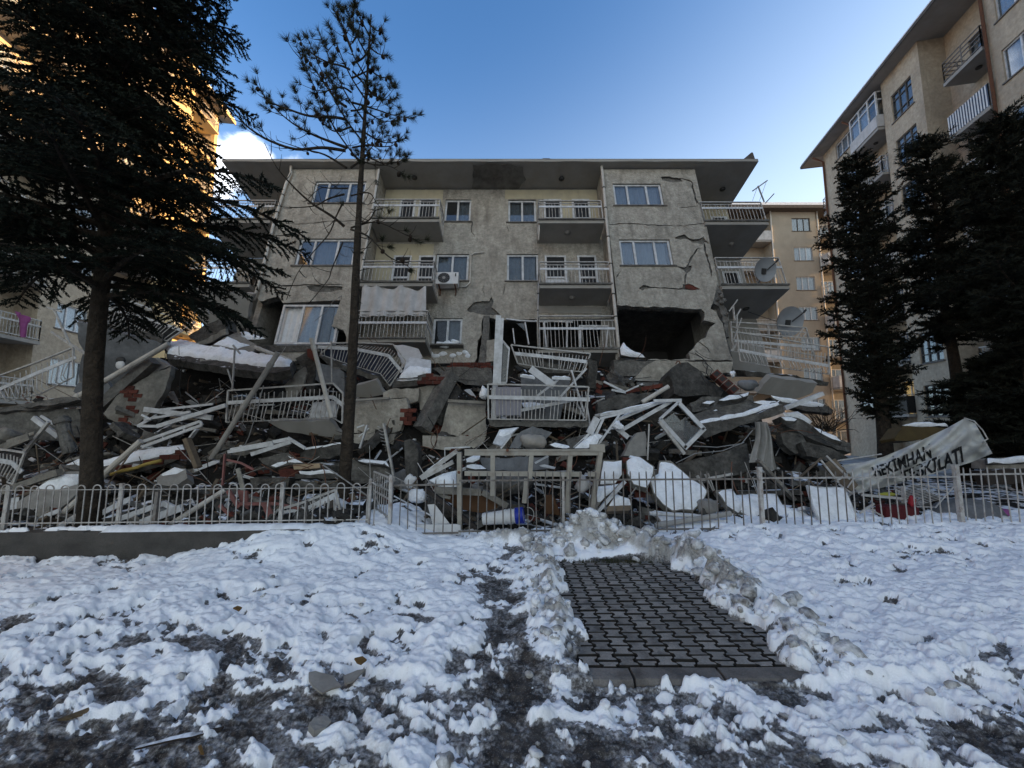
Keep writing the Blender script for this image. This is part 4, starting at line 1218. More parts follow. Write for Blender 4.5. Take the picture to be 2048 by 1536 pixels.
# ------------------------------------------------------------------ things fixed to the block
p = on(*cB(1690, 958), BO + BN * (WM + .30), BN)
ac = thing('air_conditioner', tuple(p), 'white air conditioner unit on brackets below a recessed window', 'air conditioner', rot=(-TILT, 0, 0))
AM = wm(ac)
def abox(b, x0, x1, y0, y1, z0, z1):
    b.hexa([AM @ Vector(q) for q in ((x0, y0, z0), (x1, y0, z0), (x1, y1, z0), (x0, y1, z0), (x0, y0, z1), (x1, y0, z1), (x1, y1, z1), (x0, y1, z1))])
b = MB(); abox(b, -.42, .42, -.14, .16, -.25, .27); b.build('casing', M_white, ac)
b = MB(); c0 = AM @ Vector((-.12, -.141, .01)); b.tube([c0, c0 + BN * .012], .225, 28); b.build('fan_grille', M_iron, ac)
b = MB(); b.tube([c0 + BN * .013, c0 + BN * .02], .06, 12); b.build('fan_hub', M_gpipe, ac)
for k in range(6):
    a = k * math.pi / 6; d = (AM.to_3x3() @ Vector((math.cos(a), 0, math.sin(a)))) * .22
    b = MB(); b.beam(c0 + BN * .016 - d, c0 + BN * .016 + d, .006, .006, BN); b.build('grille_wire', M_greycable, ac)
b = MB(); abox(b, .3, .34, -.15, -.142, .08, .22); b.build('badge', M_black, ac)
for x in (-.3, .3):
    b = MB(); abox(b, x - .02, x + .02, -.12, .28, -.29, -.25); abox(b, x - .02, x + .02, .24, .28, -.5, -.25); b.build('bracket', M_rust, ac)
b = MB(); P = [on(*cB(x, y), BO + BN * (WM + .06), BN) for x, y in ((1940, 766), (1870, 772), (1850, 790), (1848, 860), (1842, 975), (1815, 1000), (1765, 1000))]
b.tube(P, .028, 8); b.build('refrigerant_hose', M_pipe, ac, smooth=True)

# cloth hung over the lowest left balcony
q4 = [(1110, 988), (1545, 1000), (1540, 1200), (1090, 1205)]
b = MB(); nx, ny = 40, 14; n0 = 0
TL, TR, BR_, BL_ = [on(*cB(x, y), BO + BN * .06, BN) for x, y in q4]
for j in range(ny + 1):
    for i in range(nx + 1):
        s_ = i / nx; r_ = j / ny
        p = TL.lerp(TR, s_).lerp(BL_.lerp(BR_, s_), r_)
        sag = 0.16 * (0.5 + 0.5 * math.sin(s_ * 16 + .8)) * (1 - r_) ** 2 * (1 if s_ > .15 and s_ < .97 else .2)
        fold = .035 * math.sin(s_ * 34 + 1.5 * r_) + .03 * math.sin(s_ * 13 - r_ * 2)
        b.v.append(p - BV * sag + BN * fold)
for j in range(ny):
    for i in range(nx):
        a = j * (nx + 1) + i; b.f.append((a, a + 1, a + nx + 2, a + nx + 1)); b.mi.append(0)
b.build('hanging_cloth', M_tarp, None, smooth=True, label='pale cloth sheet hung across a balcony as a screen, sagging along its top', cat='cloth')

# satellite dishes on the right-hand balconies
def dish(name, label, px, py, Y, r, yaw=0.15, pitch=.25, mm=M_dish):
    p = at(px, py, Y); t = thing(name, tuple(p), label, 'satellite dish')
    rot = Matrix.Rotation(yaw, 3, 'Z') @ Matrix.Rotation(pitch, 3, 'X')
    b = MB(); nr, na = 6, 28
    for side in (0, 1):
        n0 = len(b.v)
        for j in range(nr + 1):
            for i in range(na):
                a = 2 * math.pi * i / na; rr = r * j / nr
                b.v.append(p + rot @ Vector((rr * math.cos(a), -.25 * (rr / r) ** 2 * r + .02 * side, rr * math.sin(a))))
        for j in range(nr):
            for i in range(na):
                a = n0 + j * na + i; c_ = n0 + j * na + (i + 1) % na
                b.f.append((a, c_, c_ + na, a + na)); b.mi.append(0)
    b.build('reflector', mm, t, smooth=True)
    b = MB(); b.beam(p + rot @ Vector((0, .04, 0)), p + rot @ Vector((0, .2, -r * 1.1)), .06, .06); b.build('mast', M_rail, t)
    b = MB(); b.box(p + rot @ Vector((0, -.02, -.05)), .16, .05, .2, rot); b.build('bracket', M_iron, t)
    b = MB(); e = p + rot @ Vector((r * .62, -r * .55, r * .62)); b.tube([p + rot @ Vector((r * .25, -.05, .0)), e], .02, 6); b.build('feed_arm', M_iron, t)
    b = MB(); b.tube([e, e + rot @ Vector((.06, 0, .08))], .035, 8); b.build('feed_horn', M_iron, t)
dish('satellite_dish', 'round grey satellite dish above the buckled railing at the block\'s right end', 1575, 643, 12.4, .47)
dish('satellite_dish', 'grey satellite dish half hidden behind the middle right balcony railing', 1527, 540, 13.6, .42, mm=M_dish)
# thin clothes-drying frame above the top right balcony
t = thing('drying_frame', tuple(on(1529, 404, BO, BN)), 'bent blue-grey metal frame sticking up from the top right balcony', 'metal frame')
qz = crop(1380, 300, 6.4)
for xy in ((950, 665, 870, 460), (800, 525, 990, 390), (965, 680, 1075, 560)):
    b = MB(); b.beam(on(*qz(xy[0], xy[1]), BO + BN * .05, BN), on(*qz(xy[2], xy[3]), BO + BN * .2, BN), .04, .04); b.build('bar', M_dish, t)
for xy in ((975, 410, 890, 650), (860, 480, 800, 650)):
    b = MB(); b.tube([on(*qz(xy[0], xy[1]), BO + BN * .2, BN), on(*qz(xy[2], xy[3]), BO + BN * .05, BN)], .008, 4); b.build('wire', M_greycable, t)
# ================================================================== neighbouring apartment blocks
class Fac:
    """a facade plane: s along it, z up, w outward"""
    def __init__(f, root, P0, d, n):
        f.root = root; f.P0 = Vector(P0); f.d = Vector(d).normalized(); f.n = Vector(n).normalized(); f.mesh = {}
    def p(f, s, z, w=0): return f.P0 + f.d * s + Vector((0, 0, z)) + f.n * w
    def box(f, b, s0, s1, z0, z1, w0, w1):
        b.hexa([f.p(s0, z0, w1), f.p(s1, z0, w1), f.p(s1, z0, w0), f.p(s0, z0, w0), f.p(s0, z1, w1), f.p(s1, z1, w1), f.p(s1, z1, w0), f.p(s0, z1, w0)])
    def wall(f, s0, s1, z0, z1, w, holes, m, th=.25, name='wall'):
        b = MB(); b.plate([rect(s0, s1, z0, z1)] + holes, f.P0 + f.n * w, f.d, Vector((0, 0, 1)), f.n, th)
        return b.build(name, m, f.root)
    def window(f, s0, s1, z0, z1, w, n=3, m=None, cur=M_curtain, grid=False, fr=.06, lit=None):
        key = (round(s1 - s0, 2), round(z1 - z0, 2), n, grid, m.name if m else '', cur.name if cur else '', lit.name if lit else '')
        loc0 = f.p(s0, z0, w)
        if key in f.mesh:
            for o in f.mesh[key][1]:
                c = o.copy(); C.objects.link(c)
                if o.parent == f.root:
                    c.location = o.location + (loc0 - f.mesh[key][0]); top = c
                else:
                    c.parent = top
            return top
        m = m or M_pvc; y = w - .10; b = MB()
        f.box(b, s0, s1, z0, z0 + fr, y - .03, y + .03); f.box(b, s0, s1, z1 - fr, z1, y - .03, y + .03)
        for k in range(n + 1):
            x = s0 + (s1 - s0) * k / n
            x0 = max(s0, x - fr / 2); x1 = min(s1, x + fr / 2)
            f.box(b, x0 if k else s0, x1 if k < n else s1, z0 + fr, z1 - fr, y - .028, y + .034)
        if grid:
            for q in (.28, .76):
                f.box(b, s0, s1, z0 + (z1 - z0) * q - .02, z0 + (z1 - z0) * q + .02, y - .02, y + .04)
        fo = b.build('window', m, f.root)
        b = MB(); f.box(b, s0 + .02, s1 - .02, z0 + .02, z1 - .02, y - .012, y - .006); g = b.build('pane', M_glass, fo)
        ob = [fo, g]
        if lit or cur:
            b = MB(); k = int((s1 - s0) / .09)
            for i in range(k):
                a, c_ = s0 + (s1 - s0) * i / k, s0 + (s1 - s0) * (i + 1) / k
                da, dc = y - .1 + .025 * math.sin(i * 1.9), y - .1 + .025 * math.sin((i + 1) * 1.9)
                b.quadface(f.p(a, z0, da), f.p(c_, z0, dc), f.p(c_, z1, dc), f.p(a, z1, da))
            ob.append(b.build('curtain', lit or cur, fo, smooth=True))
        b = MB(); f.box(b, s0 - .08, s1 + .08, z0 - .06, z0 - .004, w - .1, w + .06); ob.append(b.build('sill', M_kerb, fo))
        f.mesh[key] = (loc0, ob)
        return fo
    def balcony(f, s0, s1, z, w0, w1, m, style='rails', rail=M_rail, rh=1.0, th=.16):
        b = MB(); f.box(b, s0, s1, z - th, z, w0, w1); bl = b.build('balcony', m, f.root)
        wr = w1 - .04
        runs = [((s0 + .03, wr), (s1 - .03, wr)), ((s0 + .03, wr), (s0 + .03, w0 + .05)), ((s1 - .03, wr), (s1 - .03, w0 + .05))]
        b = MB()
        for (a, c_) in runs:
            for h in ((rh, rh * .72, .1) if style != 'bars5' else (rh, rh * .8, rh * .6, rh * .4, .1)):
                b.beam(f.p(a[0], z + h, a[1]), f.p(c_[0], z + h, c_[1]), .035, .04 if h != rh * .72 else .08)
            for q in (0, .5, 1):
                x, yy_ = a[0] + (c_[0] - a[0]) * q, a[1] + (c_[1] - a[1]) * q
                b.beam(f.p(x, z, yy_), f.p(x, z + rh, yy_), .035, .035)
        b.build('railing', rail, bl)
        if style == 'rails':
            b = MB()
            for (a, c_) in runs:
                L_ = math.hypot(a[0] - c_[0], a[1] - c_[1]); n = int(L_ / .14)
                for k in range(1, n):
                    x, yy_ = a[0] + (c_[0] - a[0]) * k / n, a[1] + (c_[1] - a[1]) * k / n
                    b.tube([f.p(x, z + .1, yy_), f.p(x, z + rh, yy_)], .012, 4, cap=False)
            b.build('railing_bars', rail, bl)
        if style == 'striped':
            for mm, o_ in ((M_white, 0), (M_blue, 1)):
                b = MB(); n = 30
                for k in range(n):
                    if k % 2 != o_: continue
                    a = s0 + (s1 - s0) * k / n; c_ = s0 + (s1 - s0) * (k + 1) / n
                    f.box(b, a, c_, z + .02, z + rh - .02, w1 + .002, w1 + .012)
                b.build('striped_screen', mm, bl)
        if style in ('solid', 'dark'):
            b = MB(); f.box(b, s0, s1, z + .03, z + rh - .06, w1 + .002, w1 + .03); f.box(b, s0 - .03, s0 - .002, z + .03, z + rh - .06, w0, w1); f.box(b, s1 + .002, s1 + .03, z + .03, z + rh - .06, w0, w1)
            b.build('parapet', M_tarp if style == 'solid' else M_black, bl)
        q = f.p((s0 + s1) / 2, z - th, (w0 + w1) / 2); b = MB(); b.tube([q, q - Vector((0, 0, .06))], .11, 10); b.build('ceiling_lamp', M_iron, bl)
        return bl

M_lit = bpy.data.materials.new('lit_room_curtain'); M_lit.use_nodes = True
_p = M_lit.node_tree.nodes['Principled BSDF']; _p.inputs['Base Color'].default_value = (.5, .35, .12, 1)
_p.inputs['Emission Color'].default_value = (1, .62, .22, 1); _p.inputs['Emission Strength'].default_value = 0.22

# ---- right block
rt = thing('apartment_block', (22.5, 18, 0), 'tall beige apartment block on the right running away behind the dark conifers', 'building')
d1 = Vector((-.205, -1, 0)).normalized(); n1_ = Vector((-1, .205, 0)).normalized()
F_ = Fac(rt, (22.55, 27, 0), d1, n1_)
HB = 21.25
# section A (window column), recessed balcony column, projecting bay, deep recess, long front part
secA = [(1.45, 3.20, 19.96 - 2.85 * k, 21.26 - 2.85 * k) for k in range(7)]
secA[0] = (1.45, 3.2, 19.85, 20.95)
F_.wall(0, 3.62, -.2, HB, 0, [rect(*q) for q in secA], M_beige)
for q in secA: F_.window(*q, 0, 3)
secB = [(4.0, 5.7, 18.62 - 2.72 * k + .05, 18.62 - 2.72 * k + 2.05) for k in range(1, 7)]
F_.wall(3.62, 6.2, -.2, HB, -.75, [rect(*q) for q in secB], M_beige)
for k, q in enumerate(secB): F_.window(*q, -.75, 3, lit=M_lit if k == 5 else None)
for k in range(7):
    z = 18.72 - 2.72 * k
    F_.balcony(3.72, 6.12, z, -.74, .45, M_soffit, ('solid', 'rails', 'rails', 'solid', 'rails', 'rails', 'dark')[k], rh=1.0 if k else .75)
# glazed-in top balcony
b = MB()
for s in (3.76, 4.6, 5.4, 6.08):
    F_.box(b, s - .04, s + .04, 19.44, 20.95, .34, .42)
for w0, s in ((-.7, 3.76), (-.7, 6.08), (-.2, 3.76), (-.2, 6.08)): F_.box(b, s - .04, s + .04, 19.44, 20.95, w0, w0 + .07)
for z in (19.46, 20.45, 20.93):
    F_.box(b, 3.81, 6.03, z - .035, z + .035, .345, .415); F_.box(b, 3.73, 3.79, z - .035, z + .035, -.7, .33); F_.box(b, 6.05, 6.11, z - .035, z + .035, -.7, .33)
fo = b.build('glazed_balcony_frame', M_pvc, rt)
b = MB(); F_.box(b, 3.8, 6.04, 19.48, 20.9, .37, .378); F_.box(b, 6.075, 6.082, 19.48, 20.9, -.7, .33); b.build('pane', M_glass, fo)
b = MB(); F_.box(b, 3.82, 5.3, 19.48, 20.9, .27, .28); b.build('curtain', M_curtain, fo)
secC = [(6.82, 8.25, 18.36 - 2.69 * k, 19.94 - 2.69 * k) for k in range(7)]
F_.wall(6.2, 8.85, -.2, HB, .15, [rect(*q) for q in secC], M_beige)
for q in secC: F_.window(*q, .15, 3, m=M_frame2, grid=True, cur=M_greycurtain)
secD = [(10.0, 11.6, 17.78 - 2.72 * k, 19.75 - 2.72 * k) for k in range(7)]
F_.wall(8.85, 12.1, -.2, HB, -1.0, [rect(*q) for q in secD], M_beige)
for k, q in enumerate(secD): F_.window(*q, -1.0, 3, m=M_frame2 if k == 0 else None, cur=M_greycurtain if k == 0 else M_curtain)
for k in range(7):
    F_.balcony(10.1, 12.02, 17.72 - 2.72 * k, -.99, .25, M_soffit, ('bars5', 'striped', 'rails', 'rails', 'rails', 'rails', 'dark')[k], rail=M_rfence if k == 0 else M_rail)
secE = [(12.55, 14.6, 18.25 - 2.72 * k, 19.65 - 2.72 * k) for k in range(7)] + [(15.4, 17.2, 18.25 - 2.72 * k, 19.65 - 2.72 * k) for k in range(7)]
F_.wall(12.1, 18.2, -.2, HB, .1, [rect(*q) for q in secE], M_beige)
for q in secE: F_.window(*q, .1, 3)
F_.wall(18.2, 44, -.2, HB, 0, [], M_beige)
b = MB()
for (s0, s1, w0, w1) in ((3.5, 3.62, -1, -.26), (6.2, 6.32, -1, -.11), (8.73, 8.85, -1.24, -.11), (12.1, 12.22, -1.24, -.16), (0, .2, -14, -.26), (43.8, 44, -14, -.26)):
    F_.box(b, s0, s1, -.2, HB - .01, w0, w1)
F_.box(b, 0, 44, -.2, HB - .01, -14.2, -14.0)
b.build('return_wall', M_beige, rt)
b = MB(); F_.box(b, .3, 43.7, 0, HB - .1, -2.4, -2.3); b.build('inner_wall', M_inner, rt)
b = MB(); F_.box(b, -1.3, 45, HB, HB + .12, -15, .85); rf = b.build('roof', M_soffit, rt)
b = MB(); F_.box(b, -1.34, 45.03, HB - .02, HB + .16, .852, .89); F_.box(b, -1.36, -1.302, HB - .02, HB + .16, -15, .85); b.build('fascia', M_roofedge, rf)
b = MB(); F_.box(b, -1.3, 45, HB + .125, HB + .30, -15, .83); b.build('snow', M_thinsnow, rf)
for s, w_ in ((.06, .08), (3.55, .10), (12.15, .2)):
    b = MB(); b.tube([F_.p(s, HB - .1, .72), F_.p(s, HB - .5, w_), F_.p(s, 0, w_)], .06, 8); b.build('downpipe', M_rust, rt, smooth=True)
for z in (17.35, 8.8):
    F2 = Fac(rt, F_.p(0, 0, -.3), n1_ * -1, -d1)
    F2.balcony(.0, 3.2, z, -.0, 1.15, M_soffit, 'bars5', rail=M_dish, rh=1.15)

# ---- far block between
bt = thing('apartment_block', (27, 42, 0), 'distant tan apartment block seen in the gap beyond the collapsed one', 'building')
fp = on(1545, 850, Vector((0, 38, 0)), Vector((0, 1, 0)))
F3 = Fac(bt, (0, 38, 0), (1, 0, 0), (0, -1, 0))
def sx(px, py): return on(px, py, Vector((0, 38, 0)), Vector((0, 1, 0)))
x0 = sx(1549, 700).x; x1 = sx(1640, 700).x
zt = sx(1600, 424).z
wins = []
wz = [(436, 462), (494, 521), (553, 580), (613, 640)]
xa, xb = sx(1592, 550).x, sx(1629, 550).x
for (a, c_) in wz: wins.append((xa, xb, sx(1600, c_).z, sx(1600, a).z))
dz = wins[2][2] - wins[3][2]
for k in range(1, 5): wins.append((xa, xb, wins[3][2] - dz * k, wins[3][3] - dz * k))
F3.wall(x0 + .6, x1 + .7, -.2, zt, 0, [rect(*q) for q in wins], M_beige2)
for i, q in enumerate(wins): F3.window(*q, 0, 3, m=M_frame2 if i == 0 else None, cur=M_greycurtain if i == 0 else M_curtain, grid=False)
F3.wall(x0 - 6, x0 + .6, -.2, zt, -1.3, [], M_beige2)
for k in range(8):
    F3.balcony(x0 - 3.6, x0 + .45, wins[0][2] - 1.0 - dz * k, -1.29, .1, M_soffit, 'rails' if k % 2 else 'solid', rh=1.0)
F3.wall(x1 + .7, x1 + 7, -.2, zt, -1.3, [], M_beige2)
for k in range(8):
    F3.balcony(x1 + .85, x1 + 4.2, wins[0][2] - 0.7 - dz * k, -1.29, .9 - .0 * k, M_soffit, ('bars5', 'solid', 'rails', 'solid')[k % 4], rh=1.1)
    F3.window(x1 + 1.6, x1 + 3.0, wins[0][2] - .6 - dz * k, wins[0][2] + 1.3 - dz * k, -1.15, 2)
b = MB(); F3.box(b, x0 - 6.1, x0 - 6, -.2, zt, -12, -1.3); F3.box(b, x1 + 7, x1 + 7.1, -.2, zt, -12, -1.3); F3.box(b, x0 + .5, x0 + .6, -.2, zt, -1.3, -.26); F3.box(b, x1 + .7, x1 + .8, -.2, zt, -1.3, -.26)
F3.box(b, x0 - 6, x1 + 7, -.2, zt, -2.6, -2.5)
b.build('return_wall', M_beige2, bt)
b = MB(); F3.box(b, x0 - 6.5, x1 + 7.5, zt, zt + .3, -12.5, .8); rf = b.build('roof', M_roofedge, bt)
b = MB(); F3.box(b, x0 - 6.5, x1 + 7.5, zt + .305, zt + .6, -12.5, .75); b.build('snow', M_thinsnow, rf)
for s in (x0 + .5, x1 + .75):
    b = MB(); b.tube([F3.p(s, zt, .12), F3.p(s, 0, .12)], .07, 8); b.build('downpipe', M_pipe, bt, smooth=True)

# ---- left block, its far end catching the last sun
lt = thing('apartment_block', (-24.5, 24, 0), 'tall pale apartment block behind the cedar, its far end lit gold by sun', 'building')
d2_ = Vector((-.13, 1, 0)).normalized(); n2_ = Vector((1, .13, 0)).normalized()
F4 = Fac(lt, (-21.9, 10.0, 0), d2_, n2_)
HL = 27.6; NS = 9
zf = [5.75 - 2.85 * 2 + 2.85 * k for k in range(11)]      # balcony floor levels
cols = [(-1.5, 1.6, 'b'), (1.6, 5.2, 'w'), (5.2, 8.9, 'b'), (8.9, 12.4, 'w'), (12.4, 15.6, 'b'), (15.6, 18.0, 'n'), (18.0, 20.6, 'b'), (20.6, 21.0, 'n')]
F4.wall(-14, -1.5, -.2, HL, 0, [], M_beige)
for (s0, s1, ty) in cols:
    gold = s0 > 15  # far bays carry the sunlight in their wall and balcony colour
    mm = M_sungold if gold else M_beige
    if ty == 'w':
        hs = [(s0 + .9, s1 - .9, z + .95, z + 2.25) for z in zf if z + 2.4 < HL and z > 0]
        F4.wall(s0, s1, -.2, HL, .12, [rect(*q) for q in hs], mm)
        for q in hs: F4.window(*q, .12, 3)
    elif ty == 'b':
        hs = [(s0 + .5, s0 + 2.3, z + .08, z + 2.2) for z in zf if z + 2.4 < HL and z > 0]
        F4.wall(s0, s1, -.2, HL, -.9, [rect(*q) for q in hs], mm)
        for q in hs: F4.window(*q, -.9, 3)
        for z in zf:
            if z > 0 and z + 1.2 < HL: F4.balcony(s0 + .12, s1 - .12, z, -.89, .5, M_sungold if gold else M_soffit, 'rails', rh=1.0)
    else:
        F4.wall(s0, s1, -.2, HL, .12, [], mm)
b = MB()
for s in (1.6, 8.9, 15.6, 20.6): F4.box(b, s, s + .1, -.2, HL, -1.1, -.13)
for s in (5.2, 12.4, 18.0): F4.box(b, s - .1, s, -.2, HL, -1.1, -.13)
F4.box(b, 20.8, 21.0, -.2, HL, -14, -.14); F4.box(b, -14, 21.0, -.2, HL, -14.2, -14)
b.build('return_wall', M_beige, lt)
b = MB(); F4.box(b, -14, 20.7, 0, HL - .1, -2.6, -2.5); b.build('inner_wall', M_inner, lt)
b = MB(); F4.box(b, -15, 21.8, HL, HL + .2, -15, .9); rf = b.build('roof', M_soffit, lt)
b = MB(); F4.box(b, -15, 21.8, HL + .205, HL + .4, -15, .9); b.build('snow', M_thinsnow, rf)
b = MB(); F4.box(b, -15, 21.85, HL - .05, HL + .25, .902, .96); b.build('fascia', M_sungold, rf)  # sun's gold on the roof edge is put into the board colour
# magenta cloth on the lowest visible balcony
TLc, TRc = [at(x, y, 17.2) for x, y in (cE(125, 500), cE(245, 510))]
b = MB(); nx, ny = 12, 14
q4 = [cE(120, 500), cE(258, 560), cE(235, 690), cE(165, 700)]
Pq = [at(x, y, 17.0) for x, y in q4]
for j in range(ny + 1):
    for i in range(nx + 1):
        s_, r_ = i / nx, j / ny
        p = Pq[0].lerp(Pq[1], s_).lerp(Pq[3].lerp(Pq[2], s_), r_)
        wdt = 1 - .45 * r_ + .1 * math.sin(r_ * 9)
        c_ = Pq[0].lerp(Pq[1], .5).lerp(Pq[3].lerp(Pq[2], .5), r_)
        p = c_ + (p - c_) * wdt + Vector((.06 * math.sin(s_ * 11 + r_ * 3), .07 * math.sin(s_ * 9 + 2 * r_), -.12 * r_ * r_ * (1 - abs(s_ - .4))))
        b.v.append(p)
for j in range(ny):
    for i in range(nx):
        a = j * (nx + 1) + i; b.f.append((a, a + 1, a + nx + 2, a + nx + 1)); b.mi.append(0)
b.build('blanket', M_pink, None, smooth=True, label='magenta blanket hung over a balcony rail of the left block', cat='blanket')
# ================================================================== trees
rng = np.random.default_rng(7)
def np_mesh(name, V, F, m, parent=None, kind=None):
    me = bpy.data.meshes.new(name)
    V = np.asarray(V, np.float32); F = np.asarray(F, np.int32)
    if parent is not None:
        V = V - np.array(parent.location, np.float32)
    k = F.shape[1]
    me.vertices.add(len(V)); me.vertices.foreach_set('co', V.ravel())
    me.loops.add(F.size); me.loops.foreach_set('vertex_index', F.ravel())
    me.polygons.add(len(F)); me.polygons.foreach_set('loop_start', (np.arange(len(F)) * k).astype(np.int32))
    me.polygons.foreach_set('loop_total', np.full(len(F), k, np.int32))
    me.update(calc_edges=True)
    me.materials.append(m)
    o = bpy.data.objects.new(name, me); C.objects.link(o)
    if parent is not None: o.parent = parent
    if kind: o['kind'] = kind
    return o
def tufts(P, D, n, L, W, spread):
    """n narrow needle blades per point, fanning round direction D"""
    P = np.repeat(np.asarray(P), n, 0); D = np.repeat(np.asarray(D), n, 0)
    r = rng.normal(size=P.shape); r -= D * (r * D).sum(1, keepdims=True)
    r /= np.linalg.norm(r, axis=1, keepdims=True) + 1e-9
    a = spread * rng.uniform(.4, 1.1, (len(P), 1))
    dirn = D * np.cos(a) + r * np.sin(a)
    ln = L * rng.uniform(.6, 1.2, (len(P), 1))
    side = np.cross(dirn, rng.normal(size=P.shape)); side /= np.linalg.norm(side, axis=1, keepdims=True) + 1e-9
    A = P - side * W * .5; B = P + side * W * .5; T_ = P + dirn * ln
    V = np.stack([A, B, T_], 1).reshape(-1, 3)
    return V, np.arange(len(V)).reshape(-1, 3)
def curve(p, d, L, up0, sag, n=12, wob=.0, rr=R):
    """a limb leaving p in horizontal direction d"""
    out_ = [Vector(p)]
    h = Vector(d).normalized(); st = L / n
    ph = rr.uniform(0, 6)
    for i in range(n):
        t_ = (i + .5) / n
        el = up0 + (sag - up0) * t_
        side = Vector((-h.y, h.x, 0)) * math.sin(ph + t_ * 5) * wob
        v = (h + side).normalized() * math.cos(el) + Vector((0, 0, math.sin(el)))
        out_.append(out_[-1] + v * st)
    return out_

def cedar(name, label, base, z0, z1, nb, lenf, up0, sag, trunk_r, top, seed, m_needle, twig=.8, twgap=.09, nl=.045, nw=.022, nn=3, tgap=.04, spread=.9, droop=.35, group=None, lean=(0, 0), azr=None, flat=.25):
    rr = random.Random(seed)
    t = thing(name, tuple(base), label, 'tree', group)
    b = MB(); n = 16; path_ = []; rad = []
    for i in range(n + 1):
        s_ = i / n; z = top * s_
        path_.append(Vector(base) + Vector((lean[0] * s_ + .03 * math.sin(z * 1.3 + seed), lean[1] * s_ + .03 * math.cos(z), z - .15)))
        rad.append(max(.02, trunk_r * (1 - s_) ** .8 * (1.0 + .35 * math.exp(-z * 3))))
    b.tube(path_, rad, 14); b.build('trunk', M_bark, t, smooth=True)
    lb = MB(); TP, TD = [], []
    for k in range(nb):
        s_ = (k + rr.random()) / nb
        z = z0 + (z1 - z0) * s_
        az = k * 2.39996 + rr.uniform(-.4, .4)
        if azr is not None: az = azr(az, rr)
        L_ = lenf(z, az) * rr.uniform(.78, 1.12)
        if L_ < .25: continue
        c0 = Vector(base) + Vector((lean[0] * z / top, lean[1] * z / top, z))
        P = curve(c0, (math.cos(az), math.sin(az), 0), L_, up0(z) + rr.uniform(-.12, .12), sag(z) + rr.uniform(-.15, .15), 12, .12, rr)
        lb.tube(P, [max(.004, .010 + .016 * L_ * (1 - i / 12.0)) for i in range(13)], 5)
        dist = L_ * .12
        side = 1
        while dist < L_:
            f = dist / L_ * 12; i = min(11, int(f)); p = P[i].lerp(P[i + 1], f - i)
            d = (P[i + 1] - P[i]).normalized(); h = d.cross(Vector((0, 0, 1)))
            if h.length < .05: h = Vector((1, 0, 0))
            h.normalize()
            tl = twig * (1 - dist / L_) ** .7 * rr.uniform(.55, 1.1) * min(1, .45 + dist / L_ * 2) + .10
            aa = rr.uniform(.7, 1.1)
            td = (d * math.cos(aa) + h * side * math.sin(aa) + Vector((0, 0, rr.uniform(-droop, flat)))).normalized()
            q = p.copy(); m_ = max(2, int(tl / tgap)); v = td.copy()
            st_ = tl / m_
            q0 = q.copy()
            for j in range(m_):
                v = (v + Vector((0, 0, -droop * .06))).normalized()
                q = q + v * st_
                TP.append(tuple(q)); TD.append(tuple(v))
            lb.tube([q0, q0.lerp(q, .5), q], [.006, .004, .002], 3, cap=False)
            side = -side; dist += twgap * rr.uniform(.6, 1.4)
        for i in range(6, 13):
            d = (P[i] - P[i - 1]).normalized()
            for _ in range(3):
                TP.append(tuple(P[i - 1].lerp(P[i], rr.random()))); TD.append(tuple(d))
    lb.build('limbs', M_bark, t, kind=None)
    V, F = tufts(np.array(TP), np.array(TD), nn, nl, nw, spread)
    np_mesh('crown', V, F, m_needle, t)
    return t

# the big dark cedar on the left
def lenC(z, az):
    right = max(0, math.cos(az))
    base_ = (3.5 if z < 5.1 else (1.7 if z < 7.0 else 2.05 - .06 * (z - 7))) * (.86 if right > 0 else .85)
    if z < 4.1: base_ = 2.2 + (z - 3.5) * 1.0
    return base_ * (1.0 if right > .2 else .95)
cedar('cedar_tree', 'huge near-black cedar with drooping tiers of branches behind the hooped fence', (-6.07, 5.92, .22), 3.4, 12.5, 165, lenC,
      lambda z: .30 + .02 * (z - 4), lambda z: -.42 + .03 * (z - 4), .128, 13.5, 21, M_needle, twig=.95, twgap=.052, nl=.066, nw=.03, nn=4, tgap=.032, spread=.85, droop=.38, lean=(-.75, 0))

